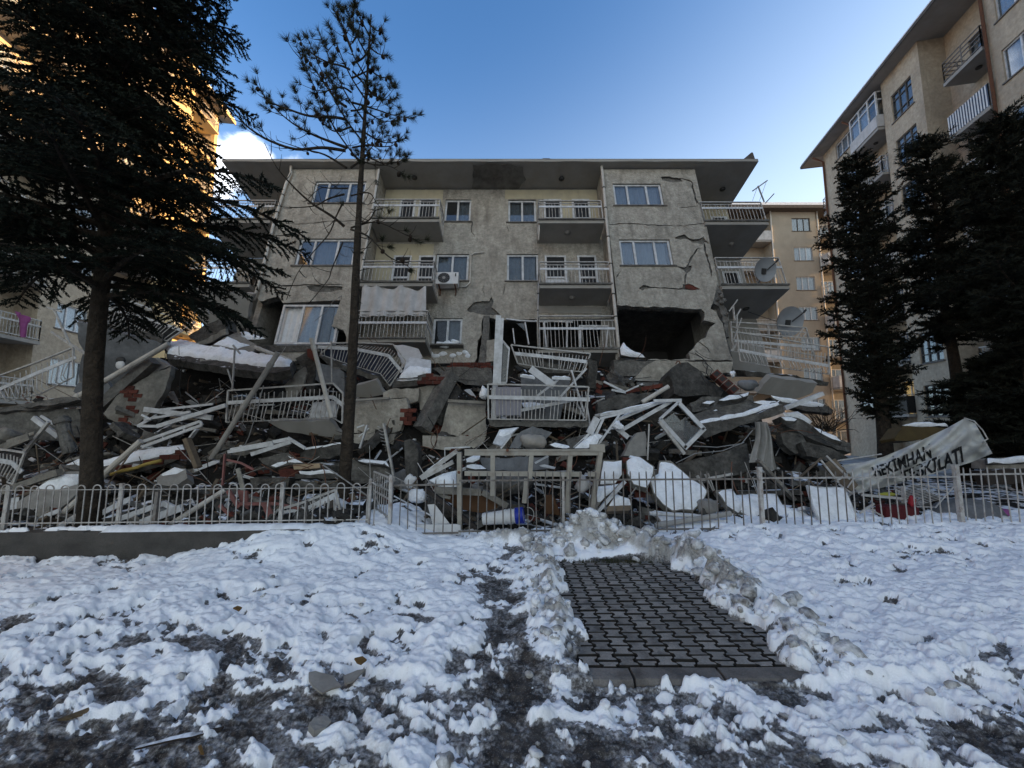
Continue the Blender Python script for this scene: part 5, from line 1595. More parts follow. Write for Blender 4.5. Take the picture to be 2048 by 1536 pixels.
# the thin pine in the middle: limbs traced, tufts of long needles and cones
base = Vector((-2.905, 7.05, .25)); topz = 9.75
pt_ = thing('pine_tree', tuple(base), 'slender bare-trunked pine with sparse needle tufts and cones in front of the block', 'tree')
def trunk_at(z):
    s_ = (z - .25) / 9.5
    return Vector((-2.905 + .07 * math.sin(z * .6) * .4 + .16 * s_ - .02, 7.05 + .03 * math.sin(z), z))
b = MB(); zs = [.1 + 9.65 * k / 30 for k in range(31)]
b.tube([trunk_at(z) for z in zs], [.118 - .105 * (k / 30) ** .9 + (.02 if k == 0 else 0) + .004 * math.sin(k * 2.1) for k in range(31)], 12)
b.build('trunk', M_bark, pt_, smooth=True)
TP, TD = [], []; cones = []
def limb(P, r0, live, twigs=.115, rr=R, ln=.55, tuft=1.0):
    # smooth the traced polyline
    Q = []
    for i in range(len(P) - 1):
        p0 = P[max(0, i - 1)]; p1 = P[i]; p2 = P[i + 1]; p3 = P[min(len(P) - 1, i + 2)]
        for k in range(5):
            t_ = k / 5
            Q.append(.5 * ((2 * p1) + (-p0 + p2) * t_ + (2 * p0 - 5 * p1 + 4 * p2 - p3) * t_ ** 2 + (-p0 + 3 * p1 - 3 * p2 + p3) * t_ ** 3))
    Q.append(P[-1]); n = len(Q); lb = MB()
    lb.tube(Q, [max(.006, r0 * (1 - i / n) ** .8) for i in range(n)], 6)
    L_ = sum((Q[i + 1] - Q[i]).length for i in range(n - 1))
    d_acc = 0; nxt = L_ * .22
    for i in range(n - 1):
        d_acc += (Q[i + 1] - Q[i]).length
        while d_acc > nxt:
            fr_ = nxt / L_
            d = (Q[i + 1] - Q[i]).normalized()
            v = (d * .55 + Vector((rr.uniform(-1, 1), rr.uniform(-1, 1), rr.uniform(-.7, .9)))).normalized()
            tl = ln * rr.uniform(.45, 1.15) * (1.15 - .6 * fr_)
            q = Q[i].copy(); pp = [q.copy()]
            curl = Vector((rr.uniform(-.1, .1), rr.uniform(-.1, .1), rr.uniform(.06, .24)))
            for j in range(6):
                v = (v + curl).normalized(); q = q + v * tl / 6; pp.append(q.copy())
            lb.tube(pp, [max(.003, .008 - .001 * j) for j in range(7)], 4, cap=False)
            if live and rr.random() < .97 * tuft:
                for s2 in range(rr.choice((3, 4, 5))):
                    TP.append(tuple(pp[-1].lerp(pp[-2], s2 * .35))); TD.append(tuple(v))
            if live and rr.random() < .13: cones.append(pp[2].copy())
            nxt += twigs * rr.uniform(.6, 1.4)
    if live:
        for k in range(6):
            TP.append(tuple(Q[-1].lerp(Q[-2], k * .5))); TD.append(tuple((Q[-1] - Q[-3]).normalized()))
        cones.append(Q[-1].lerp(Q[-4], .8))
    lb.build('limb', M_bark, pt_)
def tr(c, xy, dys, r0, live=True, **k):
    P = []
    for i in range(0, len(xy), 2):
        P.append(at(*c(xy[i], xy[i + 1]), 7.05 + dys * (i / max(1, len(xy) - 2))))
    limb(P, r0, live, **k)
tr(cT, (1235, 1165, 1090, 1140, 870, 1130, 680, 1070, 480, 990, 410, 900, 340, 800), -.5, .03)
tr(cT, (1230, 1040, 1120, 960, 1010, 800, 880, 620, 820, 540), .5, .026)
tr(cT, (1270, 680, 1180, 640, 1060, 610, 930, 545, 830, 460, 760, 360), -.4, .024, twigs=.12)
tr(cT, (1235, 1440, 1100, 1390, 900, 1310, 720, 1210, 560, 1080, 470, 980), .7, .03)
tr(cT, (1225, 1470, 1000, 1440, 740, 1455, 480, 1370, 300, 1260, 180, 1150, 100, 1060, 10, 1000), -.7, .032, tuft=.7)
tr(cT, (1290, 1000, 1400, 1030, 1560, 1080, 1700, 1125, 1890, 1160), .5, .024)
tr(cT, (1290, 1440, 1440, 1415, 1560, 1430, 1680, 1420, 1740, 1360), -.3, .02, tuft=.7)
tr(cT, (1290, 690, 1380, 790, 1480, 900, 1580, 980), .4, .022)
tr(cT, (1290, 620, 1400, 560, 1480, 420, 1500, 370), -.5, .022, twigs=.1)
tr(cT, (1290, 500, 1230, 340, 1180, 210, 1140, 140), .3, .02, twigs=.1)
tr(cT, (1290, 420, 1340, 330, 1370, 230, 1400, 170), -.3, .018, twigs=.1)
tr(cT, (1300, 300, 1300, 180, 1295, 60), 0, .018, twigs=.08, ln=.3)
tr(cT, (1290, 760, 1420, 700, 1500, 660), .2, .02, twigs=.1)
tr(cT, (1280, 1080, 1380, 1060, 1430, 950, 1440, 830), -.5, .02)
tr(cT, (1280, 900, 1180, 850, 1000, 900, 900, 910), -.6, .02)
tr(cT, (1270, 1240, 1120, 1280, 1010, 1200, 960, 1100), .6, .02)
tr(cT, (1285, 1280, 1400, 1300, 1440, 1400, 1460, 1520), .6, .018)
for k in range(14):     # limbs reaching towards and away from the viewer, dense near the top
    z = 6.6 + k * .225; p = trunk_at(z); s_ = 1 if k % 2 else -1; L_ = 1.7 - .1 * k
    limb([p, p + Vector((.15 * s_ * L_, s_ * .4 * L_, .15 * L_)), p + Vector((.3 * s_ * L_, s_ * .85 * L_, .55 * L_))], .018, True, twigs=.11, ln=.45)
# dead lower limbs
dB = cB
tr(dB, (1000, 190, 850, 100, 700, 60, 520, 0), .3, .022, live=False, twigs=.3)
tr(dB, (985, 590, 900, 520, 760, 430, 640, 320, 520, 180, 440, 20), -.5, .028, live=False, twigs=.2, ln=.6)
tr(dB, (985, 370, 880, 400, 780, 450, 600, 460, 500, 440), .4, .02, live=False, twigs=.25)
tr(dB, (1030, 600, 1150, 550, 1200, 480, 1280, 460), .3, .018, live=False, twigs=.2)
tr(dB, (1030, 610, 1150, 660, 1280, 790, 1400, 850, 1450, 890), -.6, .02, live=True, twigs=.2, tuft=.5)
tr(dB, (1010, 330, 900, 330, 820, 330, 740, 400), .5, .016, live=False, twigs=.2)
tr(dB, (975, 700, 900, 880, 870, 960, 740, 1120), -.5, .014, live=False, twigs=.4)
tr(dB, (980, 420, 930, 520, 880, 640, 760, 780, 660, 920, 590, 1090), -.7, .016, live=False, twigs=.4)
tr(dB, (1030, 190, 1120, 120, 1180, 40, 1230, 0), .4, .02, live=True)
tr(dB, (1030, 380, 1150, 360, 1200, 420, 1260, 500), -.4, .016, live=False, twigs=.2)
tr(dB, (1035, 100, 1150, 160, 1300, 180, 1400, 250), -.4, .016, live=True, tuft=.5)
tr(dB, (1030, 600, 1200, 560, 1350, 620, 1500, 700), .3, .016, live=True, tuft=.6)
for k in range(26):
    z = R.uniform(1.2, 5.5); p = trunk_at(z); a = R.uniform(0, 6.28)
    b = MB(); b.tube([p, p + Vector((math.cos(a) * R.uniform(.12, .3), math.sin(a) * .2, R.uniform(-.02, .1)))], [.012, .004], 4); b.build('dead_stub', M_bark, pt_)
V, F = tufts(np.array(TP), np.array(TD), 15, .14, .0075, 1.05)
np_mesh('crown', V, F, M_pneedle, pt_)
cb = None
for q in cones:
    if cb is None:
        b = MB(); b.ell((0, 0, 0), .034, .034, .040, 8, 6, jit=.12); cb = b.build('cone', M_cone, pt_, shift=False, local=True, smooth=True); o = cb
    else: o = dup(cb, (0, 0, 0), parent=pt_)
    o.location = q + Vector((0, 0, -.05)) - base
    o.rotation_euler = (R.uniform(-.5, .5), R.uniform(-.5, .5), 0); s_ = R.uniform(.8, 1.3); o.scale = (s_, s_, s_)

# the dark trees on the right
def lenA(z, az): return 1.42 * max(0, min(1, (z - 1.7) / 1.6)) * max(0, 1 - max(0, (z - 5.5) / 6.2)) ** .75 * (.8 + .34 * math.sin(z * 1.9 + az * 2) + .2 * math.sin(z * 5.3 + az)) + .15
xA = at(1768, 880, 13.0).x
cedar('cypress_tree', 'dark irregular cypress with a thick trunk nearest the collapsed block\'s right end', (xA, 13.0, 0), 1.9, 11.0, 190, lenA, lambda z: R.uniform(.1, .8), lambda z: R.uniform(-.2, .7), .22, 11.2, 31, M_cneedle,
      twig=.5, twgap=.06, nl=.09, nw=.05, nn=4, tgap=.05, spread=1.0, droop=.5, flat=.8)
xB = at(1905, 800, 12.2).x
def lenB(z, az): return 1.5 * max(0.05, min(1, (z - 3.8) / 1.5)) * max(.05, 1 - (z - 4) / 7.6) ** .6 * (.8 + .3 * math.sin(z * 1.7 + az) + .2 * math.sin(z * 4.1 - az))
cedar('pine_tree', 'dark tall pine with a bare lower trunk standing second from the right frame edge', (xB + .15, 12.2, 0), 4.0, 11.3, 135, lenB, lambda z: R.uniform(0, .6), lambda z: R.uniform(.0, .7), .19, 11.3, 41, M_cneedle,
      twig=.75, twgap=.085, nl=.15, nw=.028, nn=8, tgap=.065, spread=.9, droop=.4, flat=.7)
xC = at(2070, 800, 9.5).x
def lenC2(z, az): return 1.75 * max(.05, min(1, (z - 2.8) / 1.2)) * max(.05, 1 - (z - 3.4) / 7.0) ** .7 * (.85 + .25 * math.sin(z * 2.3 + az) + .2 * math.sin(z * 5 - az))
cedar('pine_tree', 'dense black pine cut off by the right frame edge', (xC + .35, 9.8, 0), 2.7, 9.6, 165, lenC2, lambda z: R.uniform(0, .6), lambda z: R.uniform(0, .7), .19, 9.6, 43, M_cneedle,
      twig=.75, twgap=.075, nl=.14, nw=.03, nn=8, tgap=.06, spread=.9, droop=.4, flat=.7)
xD = at(2010, 850, 10.6).x
def lenD(z, az): return 1.9 * math.sin(min(1, max(.05, (z + .2) / 3.4)) * 3.0) ** .7 + .1
cedar('dense_conifer', 'low black mass of conifer foliage behind the banner\'s raised right end', (xD + .35, 10.7, 0), .5, 3.5, 130, lenD, lambda z: .3, lambda z: .1, .14, 3.6, 47, M_cneedle,
      twig=.6, twgap=.07, nl=.12, nw=.03, nn=6, tgap=.05, spread=.9, droop=.25, flat=.4)
# ================================================================== the rubble of the lower floors
YP = [(1070, 6.7), (1000, 7.2), (950, 7.8), (900, 8.5), (850, 9.2), (800, 10.0), (750, 11.0), (720, 11.7), (680, 12.2), (600, 12.6)]
def Yr(py):
    if py >= YP[0][0]: return YP[0][1]
    for (a, ya), (c_, yc) in zip(YP, YP[1:]):
        if py >= c_: return ya + (yc - ya) * (a - py) / (a - c_)
    return YP[-1][1]
prof = sorted([(Yr(q), at(1024, q, Yr(q)).z) for q in range(1070, 690, -10)])
PYY = np.array([p[0] for p in prof]); PZZ = np.array([p[1] for p in prof])

def heap_z(x, y):
    z = np.interp(y, PYY, PZZ)
    z = np.where(y > 12.0, np.minimum(3.75, 3.75 - (y - 12.6) * .29), z)
    lim = 1 - sstep(5.6, 9.2, x) * .93
    lim = lim * (1 - .25 * sstep(-9.5, -12, x))
    z = z * lim
    cell = np.floor(x * 1.7 + .6 * vnoise(x * .9, y * .9, 3)) * 13.1 + np.floor(y * 1.9 + .7 * vnoise(x * 1.1, y * 1.1, 4)) * 7.7
    bl = hash2(np.floor(cell), np.floor(cell * .37), 5)
    z = z - .80 + .42 * (bl - .4) + .5 * (fbm(x * 1.6, y * 1.6, 4, 70) - .5) + .12 * (fbm(x * 7, y * 7, 3, 71) - .5)
    base_ = np.where(x < -2.25, .19, np.where(y < 6.6, -.3, .0))
    return np.maximum(z, base_ + .10 * fbm(x * 2, y * 2, 3, 72) + .05 * fbm(x * 9, y * 9, 2, 73))
nx_, ny_ = 330, 190
xs = np.linspace(-14.5, 14.5, nx_); ys = np.linspace(5.72, 19, ny_)
HX, HY = np.meshgrid(xs, ys)
HZ = heap_z(HX, HY)
idx = np.arange(nx_ * ny_).reshape(ny_, nx_)
Q = np.stack([idx[:-1, :-1], idx[:-1, 1:], idx[1:, 1:], idx[1:, :-1]], -1).reshape(-1, 4)
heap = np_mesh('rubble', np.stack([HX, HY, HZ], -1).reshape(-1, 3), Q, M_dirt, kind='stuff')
def hz_at(x, y):
    return float(heap_z(np.array([[float(x)]]), np.array([[float(y)]]))[0, 0])

# small debris, nobody could count it
M_drub = mat('dark_rubble', (.045, .042, .037), (.018, .017, .015), rough=.98, ns=6, bump=.9, bs=20, grain=.3, gs=20, snow=.06)
M_cable = M_wire
for nm, m, cnt, seed, sz in (('rubble', M_drub, 3000, 1, (.03, .14)), ('rubble', M_rconc, 700, 8, (.03, .12)), ('rubble', M_rplaster, 450, 2, (.03, .11)), ('rubble', M_brick, 650, 3, (.03, .10)), ('rubble', M_wood, 500, 4, (.02, .28)), ('rubble', M_pvc, 330, 5, (.015, .4))):
    rr = random.Random(seed); b = MB()
    for k in range(cnt):
        y = 6.7 + 6.3 * rr.random() ** 1.1; x = rr.uniform(-1.28, 1.05) * y * 0.98
        if k % 11 == 0: y = rr.uniform(5.85, 6.9); x = rr.uniform(-8.5, -2.3)
        if x > 9.5: continue
        z = hz_at(x, y) + rr.uniform(-.03, .1)
        a = sz[0] + (sz[1] - sz[0]) * rr.random() ** 2
        c_ = a * rr.uniform(.4, 1); e = a * rr.uniform(.2, .7)
        if m in (M_pvc, M_wood): c_ = rr.uniform(.015, .05); e = rr.uniform(.01, .03)
        rot = Matrix.Rotation(rr.uniform(0, 6.28), 3, 'Z') @ Matrix.Rotation(rr.gauss(0, .6), 3, 'X') @ Matrix.Rotation(rr.gauss(0, .5), 3, 'Y')
        p0 = len(b.v)
        b.box((x, y, z), a * 2, c_ * 2, e * 2, rot)
        for i in range(p0, p0 + 8): b.v[i] = b.v[i] + Vector((rr.gauss(0, a * .15), rr.gauss(0, c_ * .15), rr.gauss(0, e * .15)))
    b.build(nm, m, kind='stuff', shift=False)

# thin tangled stuff: laths, rods and torn cables
for nm, m, cnt, seed in (('rubble', M_rust, 130, 41), ('rubble', M_rail, 120, 42), ('rubble', M_wire, 150, 43), ('rubble', M_wood, 160, 44)):
    rr = random.Random(seed); b = MB()
    for k in range(cnt):
        y = rr.uniform(7.0, 12.2); x = rr.uniform(-1.25, .85) * y; z = hz_at(x, y) + rr.uniform(.05, .3)
        p = Vector((x, y, z)); v = Vector((rr.uniform(-1, 1), rr.uniform(-.6, .4), rr.uniform(-.35, .6))).normalized(); P = [p]
        cu = Vector((rr.gauss(0, .2), rr.gauss(0, .2), rr.gauss(-.08, .2))) * (1.3 if m in (M_wire, M_rust) else .03)
        L_ = rr.uniform(.35, 1.1)
        for j in range(6):
            v = (v + cu).normalized(); P.append(P[-1] + v * L_ / 6)
        if m is M_wood: b.beam(P[0], P[-1], rr.uniform(.02, .06), .015)
        else: b.tube(P, rr.uniform(.005, .011), 4)
    b.build(nm, m, kind='stuff', shift=False)

# ---- builders for traced pieces -------------------------------------
def frame_of(P, Y, lean, yaw):
    cx = sum(p[0] for p in P) / len(P); cy = sum(p[1] for p in P) / len(P)
    o = at(cx, cy, Y); l_, w_ = math.radians(lean), math.radians(yaw)
    n = Vector((math.sin(w_) * math.cos(l_), -math.cos(w_) * math.cos(l_), math.sin(l_)))
    ax = Vector((math.cos(w_), math.sin(w_), 0)); ay = n.cross(ax).normalized()
    if ay.z < 0 and abs(lean) < 80: ay = -ay
    return o, n, ax, ay
def flat(P, fr):
    o, n, ax, ay = fr
    out_ = []
    for p in P:
        q = on(p[0], p[1], o, n) - o
        out_.append((q.dot(ax), q.dot(ay)))
    return out_
def cap_mesh(b, P2, fr, h, seed, off=0.0, res=.07):
    """a lumpy layer of snow over a polygon of a plane"""
    o, n, ax, ay = fr
    up = (n if n.z > -.1 else -n)
    xs_ = [p[0] for p in P2]; ys_ = [p[1] for p in P2]
    ex = []
    x = min(xs_)
    while x < max(xs_):
        y = min(ys_)
        while y < max(ys_):
            q = (x + R.uniform(-.02, .02), y + R.uniform(-.02, .02))
            if inpoly(q[0], q[1], P2): ex.append(q)
            y += res
        x += res
    vs = [Vector(p) for p in P2] + [Vector(p) for p in ex]
    V, E_, F_2, ov, oe, of = delaunay_2d_cdt(vs, [(i, (i + 1) % len(P2)) for i in range(len(P2))], [], 0, 1e-5)
    n0 = len(b.v); edge = len(P2)
    for v in V:
        dmin = min(((v[0] - c_[0]) ** 2 + (v[1] - c_[1]) ** 2) ** .5 if True else 0 for c_ in P2)
        # distance to the outline
        dm = 1e9
        for i in range(len(P2)):
            a = Vector(P2[i]); c_ = Vector(P2[(i + 1) % len(P2)]); d = c_ - a
            t_ = max(0, min(1, (v - a).dot(d) / max(1e-9, d.dot(d)))); dm = min(dm, (v - a - d * t_).length)
        k = min(1, dm / .09) ** .55
        ns = mnoise.noise(Vector((v[0] * 3.3 + seed * 7, v[1] * 3.3, seed))) + .5 * mnoise.noise(Vector((v[0] * 9, v[1] * 9 + seed * 5, seed)))
        b.v.append(o + ax * v[0] + ay * v[1] + up * (off - .004 + h * k * (1 + .75 * ns)))
    fl = ax.cross(ay).dot(up) < 0
    for f in F_2:
        cx = sum(V[i][0] for i in f) / 3; cy = sum(V[i][1] for i in f) / 3
        if inpoly(cx, cy, P2):
            a_ = (V[f[1]] - V[f[0]]).cross(V[f[2]] - V[f[0]])
            g = f if (a_ > 0) != fl else f[::-1]
            b.f.append(tuple(n0 + i for i in g)); b.mi.append(0)
def slab(name, label, cat, P, m, Y=None, lean=8, yaw=0, th=.15, snow=None, sh=.05, rough=.025, seed=None, group=None, bricks=None, parent=None):
    seed = seed if seed is not None else R.randint(0, 999)
    Y = Y if Y is not None else Yr(sum(p[1] for p in P) / len(P))
    fr = frame_of(P, Y, lean, yaw); P2 = flat(P, fr)
    if rough: P2 = jag(P2, .14, rough, seed=seed)
    b = MB(); b.plate([P2], fr[0], fr[2], fr[3], fr[1], th)
    if m in (M_rconc, M_conc, M_rplaster, M_greywall, M_soffit) and rough:
        for i in range(len(b.v)): b.v[i] = b.v[i] + Vector((R.uniform(-.008, .008), R.uniform(-.008, .008), R.uniform(-.008, .008)))
    o = b.build(name, m, parent, label=label if parent is None else None, cat=cat if parent is None else None, group=group if parent is None else None)
    if snow:
        sp = flat(snow, fr) if snow is not True else [(x * .97, y * .97) for x, y in P2]
        b = MB(); cap_mesh(b, jag(sp, .16, .03, seed=seed + 1), fr, sh, seed)
        if b.f: b.build('snow', M_snow, o, smooth=True)
    if bricks:
        brick_patch(o, flat(bricks, fr), fr)
    return o
brick_o = {}
def brick_patch(parent, P2, fr, bw=.20, bh=.10, m=None, proud=.012):
    o, n, ax, ay = fr
    x0 = min(p[0] for p in P2); x1 = max(p[0] for p in P2); y0 = min(p[1] for p in P2); y1 = max(p[1] for p in P2)
    r_ = 0; y = y0
    while y < y1:
        x = x0 - (bw / 2 if r_ % 2 else 0)
        while x < x1:
            cx, cy = x + bw / 2, y + bh / 2
            if inpoly(cx, cy, P2):
                if 'b' not in brick_o:
                    b = MB(); b.box((0, 0, 0), bw - .015, .10, bh - .014)
                    for i in range(8): b.v[i] = b.v[i] + Vector((R.uniform(-.006, .006), 0, R.uniform(-.005, .005)))
                    q = b.build('brick', m or M_brick, parent, shift=False, local=True); brick_o['b'] = q
                else:
                    q = brick_o['b'].copy(); C.objects.link(q); q.parent = parent
                rot = Matrix((ax, -n, ay)).transposed().to_4x4()
                loc = o + ax * cx + ay * cy + n * (R.uniform(-.018, .012) - .04 + proud)
                q.matrix_basis = wm(parent).inverted() @ (Matrix.Translation(loc) @ rot @ Matrix.Rotation(R.uniform(-.03, .03), 4, 'Y'))
            x += bw
        y += bh; r_ += 1
def bar(name, label, cat, a, b_, m, w_=.06, h=None, Y=None, Y2=None, round_=False, group=None, parent=None, snow=False, bend=0):
    Ya = Y if Y is not None else Yr((a[1] + b_[1]) / 2) - .1
    Yb = Y2 if Y2 is not None else Ya
    A, B = at(a[0], a[1], Ya), at(b_[0], b_[1], Yb)
    b = MB()
    if round_: b.tube([A, A.lerp(B, .33) + Vector((0, 0, bend)), A.lerp(B, .66) + Vector((0, 0, bend)), B] if bend else [A, B], w_ / 2, 10)
    else: b.beam(A, B, w_, h or w_)
    o = b.build(name, m, parent, label=label if parent is None else None, cat=cat if parent is None else None, group=group if parent is None else None, smooth=False)
    if round_ and (B - A).length > .8:
        bb = MB(); d = (B - A).normalized(); q = A.lerp(B, .12); bb.tube([q - d * .05, q + d * .05], w_ * .62, 10); bb.build('pipe_socket', m, o)
    if snow:
        bb = MB(); d = (B - A); 
        n0 = len(bb.v); n = 14
        sd_ = d.cross(Vector((0, 0, 1))).normalized()
        for i in range(n + 1):
            s_ = i / n; k = max(0, mnoise.noise(Vector((s_ * 4 + A.x * 3, A.y, 1))) * 1.3 + .45) * min(1, min(s_, 1 - s_) * 6)
            p = A.lerp(B, s_) + Vector((0, 0, (h or w_) / 2))
            for u_, z_ in ((-.5, -.004), (-.3, .7), (.3, .7), (.5, -.004)):
                bb.v.append(p + sd_ * w_ * u_ + Vector((0, 0, z_ * .05 * k if z_ > 0 else z_)))
        for i in range(n):
            for j in range(3):
                a_ = n0 + i * 4 + j; bb.f.append((a_, a_ + 4, a_ + 5, a_ + 1)); bb.mi.append(0)
        bb.build('snow', M_snow, o, smooth=True)
    return o
def bundle(name, label, cat, c, segs, m, w_=.05, Y=None, h=None, dY=.0, group=None, part='bar'):
    """several bars that belong to one thing: (x0, y0, x1, y1[, width])"""
    q0 = c(segs[0][0], segs[0][1]); Y = Y if Y is not None else Yr(q0[1]) - .1
    t = thing(name, tuple(at(q0[0], q0[1], Y)), label, cat, group)
    for k, s_ in enumerate(segs):
        a, e = c(s_[0], s_[1]), c(s_[2], s_[3]); ww = s_[4] if len(s_) > 4 else w_
        A, B = at(a[0], a[1], Y + dY * k), at(e[0], e[1], Y + dY * k)
        b = MB(); b.beam(A, B, h or ww * .6, ww, Vector((0, -1, .3)) if False else None); b.build(part, m, t)
    return t
def railing(name, label, c, top, flatr, bot, n, Y, m=M_rail, belly=.0, panel=None, thin=None, side=None, r=.0105, Ys=None, group=None, flip=False):
    """a railing torn off a balcony: top and flat rails, balusters bulging below; polylines in pixels"""
    t = thing(name, tuple(at(*c(top[0], top[1]), Y)), label, 'railing', group)
    def pl(xy): return [at(*c(xy[i], xy[i + 1]), Y) for i in range(0, len(xy), 2)]
    def lerpl(P, s_):
        L_ = [(P[i + 1] - P[i]).length for i in range(len(P) - 1)]; T_ = sum(L_); d = s_ * T_
        for i, l_ in enumerate(L_):
            if d <= l_ or i == len(L_) - 1: return P[i].lerp(P[i + 1], min(1, d / max(l_, 1e-6)))
            d -= l_
    Pt, Pf, Pb = pl(top), pl(flatr), pl(bot)
    b = MB()
    for a, e in zip(Pt, Pt[1:]): b.beam(a, e, .04, .035)
    b.build('top_rail', m, t)
    b = MB()
    for a, e in zip(Pf, Pf[1:]): b.beam(a, e, .022, .085)
    b.build('flat_rail', M_pvc, t)
    b = MB()
    for a, e in zip(Pb, Pb[1:]): b.beam(a, e, .025, .025)
    b.build('bottom_rail', m, t)
    for s_ in (0, 1):
        b = MB(); b.beam(lerpl(Pt, s_), lerpl(Pb, s_), .035, .035); b.build('post', m, t)
    for k in range(1, n):
        if R.random() < .05: continue
        s_ = (k + R.uniform(-.12, .12)) / n; A, F, B = lerpl(Pt, s_), lerpl(Pf, s_), lerpl(Pb, s_)
        off = Vector((R.gauss(0, .012), -belly + R.gauss(0, .012), R.gauss(0, .006)))
        path_ = [A.lerp(F, .35), F] + ([F.lerp(B, .5) + off * .6, F.lerp(B, .85) + off, B + off * .6, B] if belly else [B])
        b = MB(); b.tube(path_, r, 5); b.build('baluster', m, t)
    if panel:
        b = MB(); back = Vector((0, .05, 0))
        for k in range(6):
            s0, s1 = k / 6, (k + 1) / 6
            b.hexa([lerpl(Pb, s0) + back, lerpl(Pb, s1) + back, lerpl(Pb, s1) + back * 1.3, lerpl(Pb, s0) + back * 1.3,
                    lerpl(Pf, s0) + back, lerpl(Pf, s1) + back, lerpl(Pf, s1) + back * 1.3, lerpl(Pf, s0) + back * 1.3])
        b.build('sheet', panel, t)
    return t
def lumpthing(name, label, cat, c, x, y, rx, ry, rz, m, Y=None, seed=0, group=None, amt=.55, nu=18, nv=12, sub=None):
    px, py = c(x, y); p = at(px, py, Y if Y is not None else Yr(py))
    b = MB(); b.ell(p, rx, ry, rz, nu, nv)
    for i in range(len(b.v)):
        v = b.v[i] - p
        k = 1 + amt * mnoise.noise(v * (1.2 / max(rx, rz)) + Vector((seed * 3.1, seed, 0))) + amt * .5 * mnoise.noise(v * (3.5 / max(rx, rz)) + Vector((0, seed * 2.3, 5)))
        b.v[i] = p + v * k
    return b.build(name, m, None, smooth=True, label=label, cat=cat, group=group)
# ================================================================== the pieces one can tell apart
# ---- left part
o = slab('fallen_ceiling_slab', 'blue-grey painted ceiling slab with a round lamp standing tilted behind the cedar trunk', 'concrete slab', pts(cE, 625, 590, 860, 645, 1060, 695, 1200, 735, 1315, 765, 1290, 830, 1180, 910, 1060, 1000, 960, 1090, 840, 1230, 700, 1190, 640, 1010, 690, 830, 650, 760), M_greywall, 10.9, -22, 12, .16)
q = at(*cE(985, 940), 10.75); b = MB(); b.ell(q, .12, .05, .13, 14, 8); b.build('ceiling_lamp', M_white, o, smooth=True)
b = MB(); b.ell(q + Vector((-.02, .02, .12)), .13, .06, .11, 14, 8); b.build('lamp_base', M_iron, o, smooth=True)
slab('concrete_edging', 'cracked dark concrete edge along the top of the blue-grey ceiling slab', 'concrete edge', pts(cE, 640, 562, 860, 600, 1100, 660, 1340, 695, 1325, 760, 1210, 735, 860, 650, 640, 600), M_rconc, 10.85, 10, 12, .35)
slab('ceiling_fragment', 'small pale blue-grey ceiling fragment beside the cedar trunk under the beige pipe', 'concrete fragment', pts(cE, 640, 1090, 840, 1045, 905, 1120, 850, 1225, 700, 1240, 600, 1160), M_greywall, 10.4, 5, 8, .12)
railing('fallen_railing', 'striped railing with a black sheet behind it tipped over above the ceiling slab', cE, (930, 445, 1250, 500, 1600, 590), (890, 480, 1200, 560, 1480, 655), (880, 600, 1130, 670, 1370, 745), 21, 11.1, belly=.05, panel=M_black)
railing('fallen_railing', 'grey railing with curved bars slanting down to the left of the cedar trunk', cE, (-60, 1050, 300, 920, 600, 800), (-60, 1165, 300, 1010, 620, 880), (60, 1240, 330, 1180, 600, 1040), 15, 10.0, belly=.12)
bundle('bent_metal_bars', 'thin white T-shaped metal bars sticking up left of the cedar trunk', 'metal bars', cE, ((445, 490, 570, 770, .05), (380, 468, 505, 505, .05), (420, 672, 570, 770, .045), (570, 770, 700, 850, .06)), M_rail, Y=10.2)
bundle('clothes_post', 'white T-shaped clothes post leaning below the left outer balcony soffit', 'metal post', cE, ((1590, 512, 1690, 450, .06), (1672, 375, 1710, 525, .05)), M_rail, Y=11.4)
bar('drain_pipe', 'long beige drain pipe slanting across the ceiling slab behind the cedar', 'pipe', cE(545, 1255), cE(1385, 768), M_pipe, .125, Y=9.7, round_=True)
slab('concrete_beam', 'broken thick concrete beam with a plastered side lying above the snowy strip', 'concrete beam', pts(cE, 1540, 700, 1690, 610, 1840, 548, 1852, 640, 1700, 720, 1610, 765), M_rconc, 11.6, 12, -8, .45)
slab('plaster_facing', 'cream plaster face hanging under the broken thick concrete beam', 'plaster piece', pts(cE, 1600, 765, 1700, 722, 1845, 645, 1855, 690, 1740, 750, 1650, 785), M_rplaster, 11.45, -10, -8, .08)
slab('snowy_slab', 'long fallen slab strip with thick smooth snow along its top, left of centre', 'concrete slab', [(327, 690), (366, 681), (420, 694), (500, 706), (588, 722), (580, 740), (545, 746), (440, 734), (335, 716)], M_rconc, 10.7, 55, -6, .22, snow=[(330, 688), (366, 682), (420, 694), (500, 706), (585, 722), (580, 733), (540, 735), (440, 722), (335, 708)], sh=.10)
slab('painted_concrete', 'pale painted underside strip hanging below the long snowy slab', 'concrete piece', pts(cF, 0, 480, 300, 530, 580, 585, 600, 630, 300, 580, 0, 525), M_soffit, 10.5, 0, -6, .1)
slab('roof_sheet', 'bent cream sheet with snow patches lying above the long snowy slab', 'sheet', pts(cF, 100, 370, 220, 295, 300, 265, 460, 370, 440, 420, 340, 440, 250, 400), M_rplaster, 11.2, 50, 10, .05, snow=pts(cF, 110, 365, 230, 300, 330, 350, 410, 370, 300, 400, 220, 385), sh=.05)
slab('snowy_ledge', 'snow heaped on a ledge at the torn lower left corner of the block', 'snow ledge', pts(cF, 320, 262, 420, 280, 545, 318, 400, 328, 340, 310), M_rplaster, 12.2, 50, 0, .1, snow=True, sh=.10)
bar('white_pipe', 'short white pipe lying along the end of the long snowy slab', 'pipe', cF(450, 385), cF(740, 495), M_pipe, .09, Y=10.45, round_=True)
